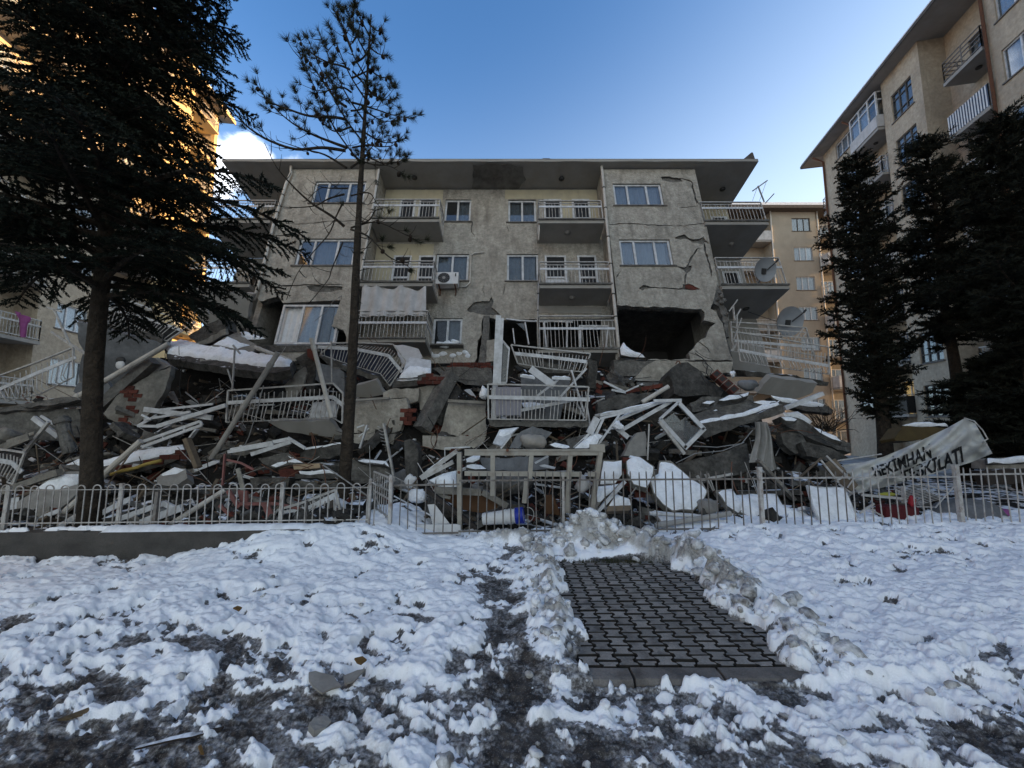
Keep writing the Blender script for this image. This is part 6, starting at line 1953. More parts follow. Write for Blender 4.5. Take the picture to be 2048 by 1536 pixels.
slab('cream_wall', 'slanting cream wall piece with a strip of torn-out red bricks right of the cedar trunk', 'wall piece', pts(cE, 845, 1340, 1000, 1160, 1200, 1040, 1405, 950, 1390, 1030, 1330, 1190, 1260, 1300, 1120, 1440, 950, 1410), M_rplaster, 9.9, 8, 10, .18,
     bricks=pts(cE, 1005, 1130, 1125, 1108, 1135, 1200, 1090, 1290, 1115, 1330, 1060, 1440, 930, 1405, 1040, 1310, 1050, 1250))
bar('concrete_beam', 'sloping grey concrete beam along the top of the cream wall piece', 'concrete beam', cE(830, 1290), cE(1260, 905), M_conc, .26, .24, Y=9.95)
slab('stone_wall_piece', 'crumbling beige wall block at the end of the sloping concrete beam', 'wall piece', pts(cE, 1180, 930, 1290, 880, 1390, 950, 1260, 1010, 1210, 1030), M_stone, 10.1, 10, 0, .3)
bundle('fallen_window', 'heap of snowy white window frames left of the fallen middle balcony', 'window frames', cE, ((1185, 1305, 1740, 1375, .11), (1280, 1312, 1745, 1262, .05), (1130, 1442, 1285, 1355, .06), (1130, 1440, 1300, 1445, .06), (1290, 1445, 1850, 1272, .09), (1180, 1390, 1560, 1325, .05), (1160, 1350, 1240, 1390, .04)), M_pvc, Y=9.2, dY=-.03)
bundle('fallen_window', 'long white double-railed frame lying over the snowy brick-edged panel', 'window frame', cI, ((1160, 345, 1640, 175, .06), (1165, 385, 1655, 205, .06), (1160, 345, 1165, 385, .05), (1335, 290, 1345, 325, .04), (1510, 230, 1520, 260, .06), (1640, 175, 1655, 205, .05)), M_pvc, Y=8.7)
slab('fallen_brick_wall', 'fallen brick wall panel with yellow foam and smooth snow on top beside the cedar trunk', 'wall panel', pts(cI, 520, 545, 640, 485, 815, 500, 1100, 420, 1380, 380, 1500, 360, 1525, 412, 1300, 480, 1000, 550, 810, 570, 650, 580), M_rconc, 8.5, 45, 6, .10, snow=pts(cI, 535, 535, 650, 480, 815, 500, 1100, 420, 1380, 382, 1495, 365, 1510, 405, 1300, 465, 1000, 530, 810, 555), sh=.06)
o = slab('broken_brickwork', 'broken red brick edge with a yellow foam strip below the snowy panel', 'brick edge', pts(cI, 815, 580, 1000, 560, 1300, 490, 1520, 405, 1535, 465, 1300, 545, 1000, 615, 820, 640), M_rconc, 8.35, 0, 6, .12, bricks=pts(cI, 815, 572, 1000, 545, 1300, 475, 1525, 400, 1535, 470, 1300, 520, 1000, 580, 820, 615))
b = MB(); P = [at(*cI(x, y), 8.2) for x, y in ((910, 610), (1000, 580), (1100, 560), (1200, 525), (1320, 495))]
b.tube(P, .035, 8); b.build('foam_strip', M_yellow, o, smooth=True)
bar('drain_pipe', 'beige drain pipe leaning across the snowy brick panel', 'pipe', cI(795, 660), cI(1155, 335), M_pipe, .11, Y=8.0, round_=True)
slab('plaster_boulder', 'big sandy plaster slab with half-melted snow behind the hooped fence beside the cedar', 'wall slab', pts(cI, 130, 955, 140, 835, 330, 705, 480, 590, 650, 585, 645, 745, 560, 835, 440, 930, 330, 965), M_stone, 6.6, 30, 14, .22, snow=pts(cI, 290, 730, 400, 650, 490, 605, 645, 605, 640, 690, 480, 735), sh=.04)
bar('timber_beam', 'pale timber beam along the top of the big sandy slab', 'beam', cI(30, 750), cI(490, 590), M_rplaster, .10, Y=6.7)
slab('concrete_offcut', 'small slab with rounded snow cap behind the hooped fence right of the cedar', 'concrete slab', pts(cI, 1280, 640, 1330, 600, 1430, 560, 1520, 560, 1535, 640, 1460, 690, 1380, 705, 1290, 690), M_stone, 7.0, 35, 0, .2, snow=pts(cI, 1310, 612, 1430, 550, 1520, 570, 1440, 610, 1330, 625), sh=.05)
slab('dark_wall', 'dark smooth concrete wall panel lying at the left picture edge under layered slabs', 'wall panel', pts(cE, -60, 1350, 300, 1320, 640, 1300, 690, 1400, 680, 1530, 400, 1560, -60, 1570), M_conc, 9.6, 0, 10, .2)
for k, (xy, lb) in enumerate((((-60, 1300, 350, 1250, 690, 1215, 690, 1250, 400, 1300, -60, 1330), 'lowest thin slab edge in the layered stack left of the cedar'),
                              ((150, 1270, 400, 1225, 600, 1200, 690, 1225, 500, 1255, 200, 1290), 'topmost thin slab edge in the layered stack left of the cedar'))):
    slab('layered_slab', lb, 'concrete slab', pts(cE, *xy), M_rconc, 9.5 - k * .1, 20, 6, .1)
lumpthing('plaster_lump', 'rounded pale plaster lump at the left picture edge above the small railing', 'plaster lump', cI, 30, 310, .32, .25, .22, M_rplaster, 8.9, 4)
bundle('white_planks', 'crossed white planks beside a grey pole left of the cedar trunk', 'planks', cI, ((275, 145, 480, 300, .10), (335, 130, 470, 215, .05)), M_pvc, Y=9.0)
bar('grey_pole', 'straight grey pole leaning left of the cedar trunk below crossed planks', 'pole', cI(400, 180), cI(195, 435), M_rail, .06, Y=8.8)
bar('pillar_stump', 'round-topped grey concrete pillar stump left of the cedar trunk', 'concrete pillar', cI(500, 140), cI(575, 440), M_conc, .24, .24, Y=9.0, round_=True)
bundle('beam_pair', 'pair of pale flat beams low at the left picture edge', 'beams', cI, ((15, 395, 250, 300, .14), (60, 340, 285, 270, .06)), M_rplaster, Y=8.6)
railing('fallen_railing', 'small tilted white railing low at the left picture edge', cI, (-60, 400, 70, 410, 205, 432), (-60, 485, 100, 515, 180, 592), (-120, 640, 20, 660, 110, 690), 9, 8.0)
bar('wooden_stake', 'short dark weathered wooden post leaning over the snowy brick panel', 'post', cI(1530, 315), cI(1625, 555), M_wood, .13, .08, Y=8.0)
bar('white_lath', 'short white slat standing behind the dark wooden post', 'slat', cI(1560, 310), cI(1615, 240), M_pvc, .09, .03, Y=8.1)
bundle('fallen_window', 'large white window frame lying flat behind the hooped fence right of the cedar', 'window frame', cI, ((810, 1035, 1335, 848, .075), (955, 1082, 1490, 882, .10), (1335, 842, 1445, 895, .07), (810, 1035, 955, 1082, .07)), M_pvc, Y=5.95)
b = MB(); P = [at(*cI(x, y), 5.98) for x, y in ((830, 1035), (1330, 858), (1440, 895), (970, 1075))]; b.hexa(P + [p + Vector((0, .02, .01)) for p in P]); b.build('glass_sheet', M_bglass, None, label='loose dusty glass sheet lying inside the large white frame behind the hooped fence', cat='glass')
bundle('fallen_window', 'narrow white frame strip lying behind the cedar trunk base and hooped fence', 'window frame', cI, ((230, 1045, 365, 955, .06), (365, 955, 490, 905, .06), (545, 1040, 640, 990, .05), (800, 945, 1075, 808, .07), (805, 925, 1060, 800, .03)), M_pvc, Y=5.98)
bar('drain_pipe', 'pale pipe lying behind the fence left of the cedar trunk', 'pipe', cI(465, 975), cI(660, 800), M_pipe, .085, Y=6.05, round_=True)
bar('drain_pipe', 'long pale pipe slanting behind the hooped fence right of the cedar trunk', 'pipe', cI(1280, 1092), cI(1840, 738), M_pipe, .075, Y=5.9, Y2=6.3, round_=True)
# faded red metal frame
t = bundle('red_metal_frame', 'rusty faded red metal frame standing behind the hooped fence', 'metal frame', cJ, ((205, 440, 185, 700, .035), (220, 490, 335, 515, .03), (335, 515, 440, 570, .03), (160, 860, 325, 1015, .05), (230, 740, 320, 880, .06), (325, 850, 640, 850, .045), (325, 995, 600, 990, .04), (640, 850, 850, 900, .04)), M_redpaint, Y=6.25)
slab('red_plate', 'faded red metal plate low behind the hooped fence left of the pine', 'metal plate', pts(cJ, 505, 860, 570, 860, 640, 1030, 580, 1040), M_redpaint, 6.15, 0, 0, .02, rough=0)
slab('red_plate', 'dark red metal box side behind the hooped fence under a splintered board', 'metal plate', pts(cJ, 305, 740, 385, 745, 395, 900, 330, 850), M_redpaint, 6.35, 0, 0, .03, rough=0)
bar('splintered_board', 'splintered pale pink board standing behind the hooped fence', 'board', cJ(310, 560), cJ(355, 740), M_rplaster, .07, .02, Y=6.5)
# flat slab stack left of the pine
slab('floor_slab_piece', 'thick snow-edged floor slab piece touching the pine trunk from the left', 'concrete slab', pts(cJ, 830, 430, 900, 400, 1165, 355, 1165, 450, 1000, 480, 800, 515), M_rconc, 8.6, 10, -4, .3, snow=pts(cJ, 860, 392, 940, 378, 1165, 345, 1165, 362, 950, 395, 860, 408), sh=.05)
slab('floor_slab_piece', 'flat slab with a wavy snow line in the stack left of the pine', 'concrete slab', pts(cJ, 480, 480, 720, 430, 830, 500, 860, 520, 600, 560, 520, 520), M_rconc, 8.3, 30, 0, .14, snow=pts(cJ, 575, 540, 640, 510, 720, 500, 740, 480, 715, 450, 760, 470, 850, 515, 720, 515, 620, 552), sh=.06)
slab('concrete_block', 'square-edged grey block at the foot of the stack left of the pine', 'concrete block', pts(cJ, 410, 640, 730, 635, 722, 730, 420, 730), M_rconc, 7.9, 5, 0, .3)
slab('concrete_block', 'long grey block with snow on top at the foot of the pine', 'concrete block', pts(cJ, 775, 605, 1110, 600, 1145, 645, 775, 645), M_rconc, 7.9, 10, 0, .25, snow=pts(cJ, 805, 580, 1080, 575, 1135, 610, 820, 605), sh=.05)
slab('concrete_block', 'lowest long grey block beneath the snow-topped one by the pine', 'concrete block', pts(cJ, 775, 665, 1155, 655, 1155, 730, 775, 735), M_rconc, 7.8, 5, 0, .25)
slab('red_board', 'dark red-brown broken board in the stack left of the pine', 'board', pts(cJ, 640, 580, 700, 560, 800, 565, 800, 625, 660, 640), M_brick, 8.0, 10, 0, .06)
slab('light_plank', 'short light wooden plank in the stack left of the pine', 'plank', pts(cJ, 760, 530, 980, 518, 982, 555, 770, 570), mat('fresh_wood', (.40, .30, .19), (.32, .24, .15), rough=.8, ns=3), 8.0, 20, 0, .04, rough=.006)
bundle('fallen_window', 'snowy white frame strips lying on the stack below the fallen middle balcony', 'window frames', cJ, ((230, 425, 600, 360, .07), (250, 405, 590, 345, .05), (420, 445, 745, 342, .08), (720, 310, 860, 395, .06), (600, 345, 720, 320, .07)), M_pvc, Y=8.35, dY=.01)
# fallen middle balcony, its poles
railing('fallen_balcony_railing', 'white balcony railing of rounded bars standing almost upright in the rubble left of the pine', cF, (230, 742, 650, 712, 1090, 682, 1172, 762), (228, 842, 650, 818, 1088, 795, 1172, 862), (215, 1000, 650, 985, 1088, 965, 1165, 1010), 26, 9.3, belly=.10)
slab('fallen_balcony', 'grey balcony floor slab under the upright white railing left of the pine', 'balcony slab', pts(cF, 560, 1000, 1060, 985, 1165, 1105, 1100, 1130, 720, 1080, 640, 1050), M_soffit, 9.45, -35, 0, .12)
slab('cabinet_board', 'leaning pale cabinet panel behind the upright white railing', 'panel', pts(cF, 930, 840, 1110, 825, 1115, 960, 890, 965), M_pvc, 9.6, 5, 0, .05, rough=0)
bar('long_pole', 'long tan pipe leaning through the upright white railing', 'pipe', cF(640, 430), cF(90, 1305), M_gpipe, .115, Y=9.05, round_=True)
bar('drain_pipe', 'white drain pipe leaning against the upright railing beside the pine', 'pipe', cF(912, 315), cF(1080, 965), M_pipe, .10, Y=9.15, round_=True)
bundle('thin_posts', 'three thin grey upright posts rising above the white railing left of the pine', 'posts', cF, ((285, 400, 265, 735, .04), (225, 565, 270, 700, .035), (270, 370, 330, 440, .04), (1075, 335, 1080, 670, .035)), M_rail, Y=9.5)
slab('plaster_shard', 'tall cream plaster shard with a jagged top right of the leaning pipe', 'plaster piece', pts(cF, 690, 700, 780, 600, 860, 545, 875, 600, 850, 690, 780, 800, 740, 850), M_rplaster, 10.2, 5, 10, .1)
slab('dark_column', 'dark broken concrete column stump below the block\'s floor edge left of the pine', 'concrete column', pts(cF, 780, 480, 880, 420, 935, 480, 930, 760, 870, 760, 880, 600), M_rconc, 10.5, 5, 0, .35)
slab('grey_wall_piece', 'grey wall piece between the leaning white pipe and the pine', 'wall piece', pts(cF, 935, 500, 1060, 540, 1180, 590, 1180, 790, 1090, 690, 990, 690, 930, 640), M_greywall, 10.6, 5, 6, .15)
o = slab('brick_lump', 'single red brick lump caught at the top of the leaning white pipe', 'brick', pts(cF, 875, 400, 930, 395, 955, 450, 930, 500, 880, 460), M_brick, 10.4, 10, 0, .15)
# railing with blue sheet
railing('fallen_railing', 'tipped balcony railing backed by a dark blue sheet right of the pine', cF, (1090, 352, 1350, 352, 1580, 362, 1690, 505), (965, 385, 1270, 402, 1545, 455, 1655, 590), (985, 445, 1230, 530, 1480, 605, 1555, 705), 27, 10.7, belly=.05, panel=M_blue)
slab('broken_balcony', 'dark broken balcony floor edge below the blue-sheeted railing', 'concrete edge', pts(cF, 955, 455, 1050, 480, 1250, 560, 1480, 625, 1570, 710, 1540, 745, 1430, 650, 1230, 600, 1040, 520), M_rconc, 10.75, -15, 0, .3)
slab('plastic_sheet', 'crumpled white plastic sheet behind the blue-sheeted railing', 'plastic sheet', pts(cF, 1580, 365, 1700, 375, 1790, 400, 1825, 470, 1720, 500, 1650, 560, 1640, 480), M_tarp, 10.9, 30, 0, .03)
slab('snowy_board', 'square white panel with snow leaning right of the blue-sheeted railing', 'panel', pts(cF, 1690, 500, 1720, 468, 1890, 492, 1892, 620, 1800, 618, 1660, 610), M_pvc, 10.4, 35, 0, .04, snow=pts(cF, 1650, 600, 1720, 540, 1890, 560, 1890, 615, 1700, 640, 1630, 640), sh=.06, rough=.008)
slab('thin_slab', 'thin dark slab with snow under the square white panel', 'concrete slab', pts(cF, 1590, 650, 1810, 640, 1870, 625, 1825, 690, 1570, 722), M_rconc, 10.3, 25, 0, .12, snow=pts(cF, 1610, 655, 1810, 640, 1780, 660, 1640, 668), sh=.05)
slab('plaster_wall', 'large rendered wall panel with a broken corner standing right of the pine', 'wall panel', pts(cF, 1230, 818, 1690, 800, 1705, 880, 1670, 960, 1640, 1070, 1580, 1090, 1230, 1088), M_plaster, 9.6, 5, -4, .18, bricks=pts(cF, 1640, 900, 1740, 860, 1760, 960, 1640, 1060))
slab('plaster_wall', 'upper rendered wall strip above the broken-cornered panel right of the pine', 'wall panel', pts(cF, 1500, 760, 1560, 730, 1790, 722, 1782, 830, 1700, 850, 1690, 795, 1500, 800), M_plaster, 9.9, 5, -4, .18)
slab('plaster_wall', 'lower rendered wall part running down to the fallen ladder-like rail', 'wall panel', pts(cF, 1230, 1098, 1600, 1096, 1580, 1200, 1480, 1260, 1320, 1300, 1230, 1260), M_plaster, 9.4, 8, -4, .18)
bar('stone_ledge', 'pale window ledge on top of the broken-cornered wall panel', 'ledge', cF(1240, 822), cF(1550, 803), M_soffit, .10, .05, Y=9.5)
slab('soffit_piece', 'grey balcony underside piece hanging below the blue-sheeted railing', 'balcony slab', pts(cF, 1280, 700, 1440, 655, 1510, 770, 1380, 800, 1250, 800), M_soffit, 10.2, -30, 0, .15)
bar('concrete_pillar', 'square concrete pillar leaning out of the rubble between two rendered panels', 'concrete pillar', cF(1815, 1060), cG(210, 610), M_conc, .36, .30, Y=9.6, Y2=10.2)
bar('concrete_pillar', 'second thinner pillar edge lying behind the leaning square pillar', 'concrete pillar', cF(1930, 1010), cG(260, 720), M_rconc, .22, .22, Y=9.9, Y2=10.4)
# ladder-like torn rail
t = bundle('torn_rail', 'upright torn metal rail with broken rungs right of the pine', 'metal rail', cJ, ((1505, 190, 1595, 665, .07),), M_rail, Y=8.2)
for k in range(6):
    a = at(*cJ(1515 + k * 5, 230 + k * 26), 8.2); e = at(*cJ(1455 + k * 8, 215 + k * 30), 8.1)
    b = MB(); b.tube([a, a.lerp(e, .5) - Vector((0, 0, .02)), e], .008, 5); b.build('rung', M_rail, t)
bundle('bent_metalwork', 'bent white frame bits hanging on the wall right of the pine', 'metal bars', cJ, ((1310, 395, 1370, 205, .06), (1285, 225, 1345, 205, .03), (1300, 300, 1385, 230, .02)), M_pvc, Y=8.6)
slab('concrete_post', 'rough upright concrete post with crumbling edges left of the steel gate frame', 'concrete post', pts(cJ, 1670, 335, 1720, 320, 1770, 360, 1790, 500, 1785, 640, 1690, 640, 1680, 480), M_rconc, 7.9, 5, 0, .3)
slab('snow_ledge', 'narrow snow ledge on the dark wall right of the pine', 'snow ledge', pts(cJ, 1260, 470, 1310, 485, 1440, 490, 1530, 500, 1560, 555, 1450, 525, 1300, 500), M_rconc, 8.2, 40, 0, .1, snow=True, sh=.05)
slab('dark_wall_low', 'low dark wall remnant behind the small garden gate', 'wall panel', pts(cJ, 1240, 490, 1560, 530, 1560, 640, 1300, 690, 1240, 660), M_conc, 8.3, 5, 0, .2)
railing('fallen_railing', 'railing with hooked bars lying on its side behind the hooped fence by the pine', cJ, (640, 900, 870, 830, 1110, 735), (660, 935, 880, 895, 1130, 770), (560, 1000, 860, 960, 1150, 900), 13, 6.25, belly=.08)

slab('dark_slab', 'dark backing added as shade in the hollow under the long snowy slab', 'concrete slab', [(320, 715), (460, 735), (610, 745), (610, 830), (330, 840)], M_dirt, 11.6, 5, 0, .3)  # near-black backing added so the hollow looks deeply shaded
slab('fallen_balcony', 'grey underside of the crushed balcony at the block\'s left end', 'balcony slab', [(384, 575), (505, 588), (490, 650), (470, 690), (430, 660), (396, 640)], M_soffit, 12.9, -25, 0, .2)
# ---- middle part
slab('lintel', 'long dark board-marked concrete lintel under the block\'s middle wall', 'concrete lintel', pts(cG, 60, 560, 250, 548, 545, 560, 545, 690, 440, 700, 330, 690, 180, 640), M_conc, 11.4, 3, 0, .3)
o = slab('broken_brickwork', 'thin broken course of red bricks directly beneath the block\'s middle wall', 'brick course', pts(cG, 180, 522, 420, 512, 550, 522, 550, 562, 340, 560), M_rconc, 11.7, 0, 0, .12, bricks=pts(cG, 180, 518, 420, 508, 550, 515, 550, 566, 340, 566, 180, 560))
slab('plaster_wall', 'rendered wall panel with broken edges between the pillar and the cluttered balcony', 'wall panel', pts(cG, 118, 1095, 160, 960, 200, 825, 500, 838, 500, 1115, 380, 1118), M_plaster, 9.7, 5, 3, .18)
bar('stone_ledge', 'crumbling ledge along the top of the panel beside the cluttered balcony', 'ledge', cG(190, 825), cG(500, 842), M_rplaster, .12, .07, Y=9.6)
slab('plaster_wall', 'low dark rendered wall behind the snowy poles left of the steel gate frame', 'wall panel', pts(cG, -20, 1110, 500, 1122, 470, 1180, 360, 1235, 100, 1220, -20, 1200), M_plaster, 9.3, 5, 3, .18)
slab('plaster_wall', 'grey render above the bricks beside the leaning square pillar', 'wall panel', pts(cG, -60, 720, 60, 680, 160, 720, 60, 860, -40, 900), M_plaster, 10.1, 5, 3, .18)
for k, (xy, lb) in enumerate((((-60, 620, 60, 600, 160, 640, 120, 690, -60, 680), 'dark red brick rubble right of the square snowy panel'), ((20, 960, 150, 940, 170, 1080, 30, 1090), 'dark red brick rubble at the foot of the leaning square pillar'))):
    slab('brick_rubble', lb, 'bricks', pts(cG, *xy), M_rconc, 10.0, 15, 0, .1, bricks=pts(cG, *xy))
lumpthing('snow_lump', 'small upright snow lump on the ledge left of the white door frame', 'snow', cG, 480, 760, .09, .09, .15, M_snow, 9.4, 3)
# door frame and panels
bundle('fallen_doorway', 'tall white door frame standing upright in the middle of the rubble', 'door frame', cG, ((602, 130, 562, 985, .09), (625, 150, 600, 690, .06)), M_pvc, Y=9.15, h=.12)
t = bundle('glazed_leaf', 'narrow glazed door leaf leaning on the tall white door frame', 'door', cG, ((632, 332, 690, 400, .05), (690, 400, 668, 675, .05), (600, 680, 668, 678, .05)), M_pvc, Y=9.3)
b = MB(); P = [at(*cG(x, y), 9.32) for x, y in ((632, 340), (686, 402), (664, 672), (606, 676))]; b.hexa(P + [p + Vector((0, .015, 0)) for p in P]); b.build('pane', M_bglass, t)
railing('fallen_railing', 'slack weathered railing sagging above the cluttered balcony', cG, (705, 368, 1000, 400, 1355, 440), (728, 437, 1000, 465, 1338, 508), (760, 520, 1000, 560, 1300, 590), 23, 9.9, belly=.03)
slab('plaster_piece', 'cream plaster piece behind the slack weathered railing', 'plaster piece', pts(cG, 735, 445, 925, 465, 905, 545, 830, 560, 770, 540), M_rplaster, 10.1, 0, 0, .12)
slab('plaster_piece', 'grey slab front beneath the slack weathered railing', 'concrete piece', pts(cG, 930, 500, 1240, 540, 1230, 600, 1100, 600, 900, 585), M_conc, 10.2, -10, 0, .15)
slab('torn_column', 'torn concrete column with pale edge at the right end of the slack railing', 'concrete column', pts(cG, 1335, 480, 1405, 500, 1412, 600, 1400, 725, 1350, 722, 1330, 640, 1345, 560), M_rconc, 9.8, 0, 0, .35)
railing('balcony_railing', 'weathered straight-barred railing of the balcony cluttered with white planks', cG, (515, 690, 900, 697, 1340, 712), (510, 796, 900, 803, 1350, 815), (520, 975, 900, 980, 1320, 985), 27, 9.0)
slab('balcony_slab', 'floor slab of the balcony cluttered with white planks', 'balcony slab', pts(cG, 520, 985, 1340, 990, 1345, 1035, 1000, 1040, 530, 1030), M_conc, 9.1, 0, 0, .8)
slab('balcony_wall', 'pale wall behind the planks on the cluttered balcony', 'wall panel', pts(cG, 785, 630, 1190, 655, 1160, 760, 1110, 985, 790, 985), M_greywall, 9.7, 3, 0, .12, snow=None)
slab('lilac_sheet', 'lilac-grey sheet fixed behind the left half of the cluttered balcony railing', 'sheet', pts(cG, 580, 712, 786, 712, 786, 945, 580, 945), mat('lilac_sheet', (.30, .29, .33), (.25, .245, .28), rough=.6, ns=3), 9.06, 0, 0, .02, rough=0)
for xy, ww, lb in (((862, 562, 1060, 705), .17, 'wide white plank slanting down across the cluttered balcony'), ((1198, 575, 1300, 915), .09, 'white plank standing steeply at the right end of the cluttered balcony'),
                   ((550, 950, 1250, 812), .07, 'long thin white strip rising to the right across the cluttered balcony'), ((855, 835, 1092, 652), .05, 'thin white strip crossing under the wide white plank'),
                   ((1112, 790, 1322, 560), .05, 'curved thin white strip near the right end of the cluttered balcony'), ((1320, 840, 1362, 1098), .11, 'white post hanging below the right corner of the cluttered balcony'),
                   ((1240, 840, 1305, 970), .12, 'short snowy board leaning at the right corner of the cluttered balcony'), ((780, 620, 900, 640), .06, 'snowy ledge strip at the back of the cluttered balcony'), ((1040, 640, 1190, 645), .06, 'right snowy ledge strip at the back of the cluttered balcony')):
    bar('white_plank', lb, 'plank', cG(xy[0], xy[1]), cG(xy[2], xy[3]), M_pvc, .03, ww, Y=9.15 + R.uniform(-.1, .25), snow=ww < .08 and abs(xy[1] - xy[3]) < 60)
slab('snow_patch', 'patch of snow on the floor of the cluttered balcony', 'snow', pts(cG, 785, 840, 900, 835, 980, 850, 985, 890, 900, 870, 800, 885), M_rconc, 9.5, 40, 0, .05, snow=True, sh=.04)
# heap of boards, sack
slab('grey_board', 'grey folded board standing left over the sack on the steel gate frame', 'board', pts(cG, 690, 1212, 740, 1120, 790, 1075, 882, 1035, 872, 1108, 800, 1170, 770, 1215), M_greywall, 7.5, 12, -25, .03, rough=0)
slab('grey_board', 'grey board pitched to the right over the sack on the steel gate frame', 'board', pts(cG, 882, 1035, 1042, 1085, 975, 1155, 872, 1108), M_greywall, 7.5, 5, 25, .03, rough=0)
lumpthing('sack', 'bulging grey cloth sack wedged under the two grey boards', 'sack', cG, 885, 1165, .24, .2, .16, M_sack, 7.5, 9, amt=.3)
slab('white_board', 'snowy white board leaning left of the grey boards and sack', 'board', pts(cG, 610, 1062, 770, 1040, 725, 1082, 625, 1195, 555, 1172), M_pvc, 7.6, 35, 0, .04, snow=pts(cG, 620, 1065, 765, 1045, 700, 1095, 640, 1120, 600, 1110), sh=.05, rough=0)
bar('white_lath', 'white slat leaning between the snowy board and the grey boards', 'slat', cG(622, 1215), cG(705, 1112), M_pvc, .08, .03, Y=7.4)
bundle('fallen_window', 'snow-laden white frame pieces right of the sack beside the steel gate frame', 'window frame', cG, ((1220, 1212, 1345, 1095, .04), (1345, 1095, 1410, 965, .13), (1230, 1205, 1380, 1180, .06), (1590, 940, 1410, 1195, .03), (1400, 1100, 1460, 970, .05)), M_pvc, Y=7.6)
slab('snow_patch', 'snow lying over frame pieces right of the sack', 'snow', pts(cG, 1220, 1215, 1290, 1150, 1380, 1080, 1465, 1110, 1410, 1190, 1330, 1220), M_rconc, 7.55, 40, 0, .05, snow=True, sh=.07)
slab('snow_patch', 'holed snow crust on the rubble just right of the sack', 'snow', pts(cG, 1010, 1180, 1060, 1165, 1190, 1195, 1200, 1220, 1060, 1205), M_rconc, 7.5, 40, 0, .05, snow=True, sh=.06)
# steel gate frame
t = bundle('steel_gate_frame', 'large tan steel gate frame standing crooked behind the bar fence', 'gate frame', cK, ((735, 330, 1760, 330, .035), (735, 355, 1860, 352, .07), (693, 345, 697, 1095, .15), (1845, 345, 1772, 840, .11), (735, 518, 1690, 525, .075), (1745, 525, 1812, 525, .07), (965, 372, 963, 700, .10), (1280, 372, 1268, 560, .11), (1240, 560, 1222, 760, .08), (1597, 372, 1570, 840, .11), (1760, 315, 1880, 312, .13)), M_gate, Y=6.55, h=.07)
for q in ((690, 510), (1085, 330)):
    b = MB(); p = at(*cK(*q), 6.5); b.tube([p, p + Vector((0, -.03, 0))], .025, 8); b.build('bolt', M_rust, t)
# buckets
A, B = at(*cK(885, 893), 6.5), at(*cK(1255, 858), 6.42); d = (B - A).normalized()
t = thing('bucket_stack', tuple(A), 'stack of dirty white plastic buckets with a blue band lying behind the fence', 'buckets')
L_ = (B - A).length
for k in range(3):
    a = A + d * (L_ * .14 * k); e = A + d * (L_ * (.62 + .13 * k)); b = MB()
    b.tube([a, a.lerp(e, .78), a.lerp(e, .79), a.lerp(e, .84), a.lerp(e, .85), a.lerp(e, .93), a.lerp(e, .935), e], [.088, .108, .116, .116, .109, .110, .118, .119], 24); b.build('bucket', M_white, t, smooth=False)
b = MB(); b.tube([A + d * L_ * .72, A + d * L_ * .90], [.1225, .1255], 24, cap=False); b.build('label_band', M_bluelabel, t, smooth=True)
b = MB(); c0 = B - d * .02; s1 = d.cross(Vector((0, 0, 1))).normalized(); b.tube([c0 + Vector((0, 0, .115 * math.cos(q * .35 - 1.57 + 1.57))) * 1 + d * (.11 * math.sin(q * .349)) for q in range(10)], .006, 5); b.build('handle', M_rail, t)
slab('orange_board', 'orange-brown board lying behind the white buckets and gate frame', 'board', pts(cK, 540, 772, 622, 662, 880, 682, 1000, 742, 1005, 800, 870, 845, 560, 790), M_orange, 6.85, 10, 5, .03, rough=0)
slab('orange_sheet', 'dim orange-brown panel in the dark to the right behind the gate frame', 'board', pts(cK, 1392, 700, 1460, 690, 1520, 860, 1400, 850), M_orange, 7.0, 5, -10, .03, rough=0)
bundle('bent_white_plank', 'white plank bent in the middle lying over the orange-brown board', 'plank', cK, ((488, 655, 870, 672, .11), (880, 672, 1085, 785, .09), (500, 690, 620, 720, .05)), M_rplaster, Y=6.72)
bundle('fallen_window', 'thin white L-shaped frame left of the steel gate frame', 'window frame', cK, ((575, 505, 572, 310, .02), (572, 312, 778, 303, .025)), M_pvc, Y=7.1)
for xy, lb in (((375, 555, 670, 335), 'upper snowy pole rising to the left post of the steel gate frame'), ((380, 560, 640, 425), 'lower snowy pole rising to the left post of the steel gate frame')):
    bar('snowy_pole', lb, 'pole', cK(xy[0], xy[1]), cK(xy[2], xy[3]), M_rail, .07, Y=6.95, snow=True)
slab('snowy_board', 'snow-covered panel at the left foot of the steel gate frame', 'panel', pts(cK, 440, 575, 560, 520, 665, 495, 668, 630, 540, 628), M_pvc, 6.85, 35, 0, .04, snow=True, sh=.08, rough=0)
slab('snow_patch', 'upper snow patch seen through the left bay of the steel gate frame', 'snow', pts(cK, 740, 400, 790, 375, 865, 372, 860, 405, 800, 432, 745, 430), M_rconc, 7.2, 40, 0, .06, snow=True, sh=.08)
slab('snow_patch', 'lower snow patch seen through the left bay of the steel gate frame', 'snow', pts(cK, 745, 450, 800, 440, 870, 450, 915, 482, 830, 488, 745, 470), M_rconc, 7.15, 40, 0, .06, snow=True, sh=.07)
slab('crumpled_sheet', 'crumpled dark grey plastic sheet hanging inside the steel gate frame', 'plastic sheet', pts(cK, 850, 385, 960, 395, 1250, 385, 1420, 390, 1420, 480, 1200, 500, 900, 490), M_greywall, 7.3, 15, 0, .05)
slab('white_scrap', 'white board scrap seen through the middle of the steel gate frame', 'board', pts(cK, 1345, 452, 1390, 445, 1480, 468, 1470, 482, 1360, 465), M_pvc, 7.0, 30, 0, .02, rough=0)
bar('white_lath', 'short white slat crossing behind the middle post of the steel gate frame', 'slat', cK(1310, 435), cK(1420, 375), M_pvc, .06, .03, Y=7.0)
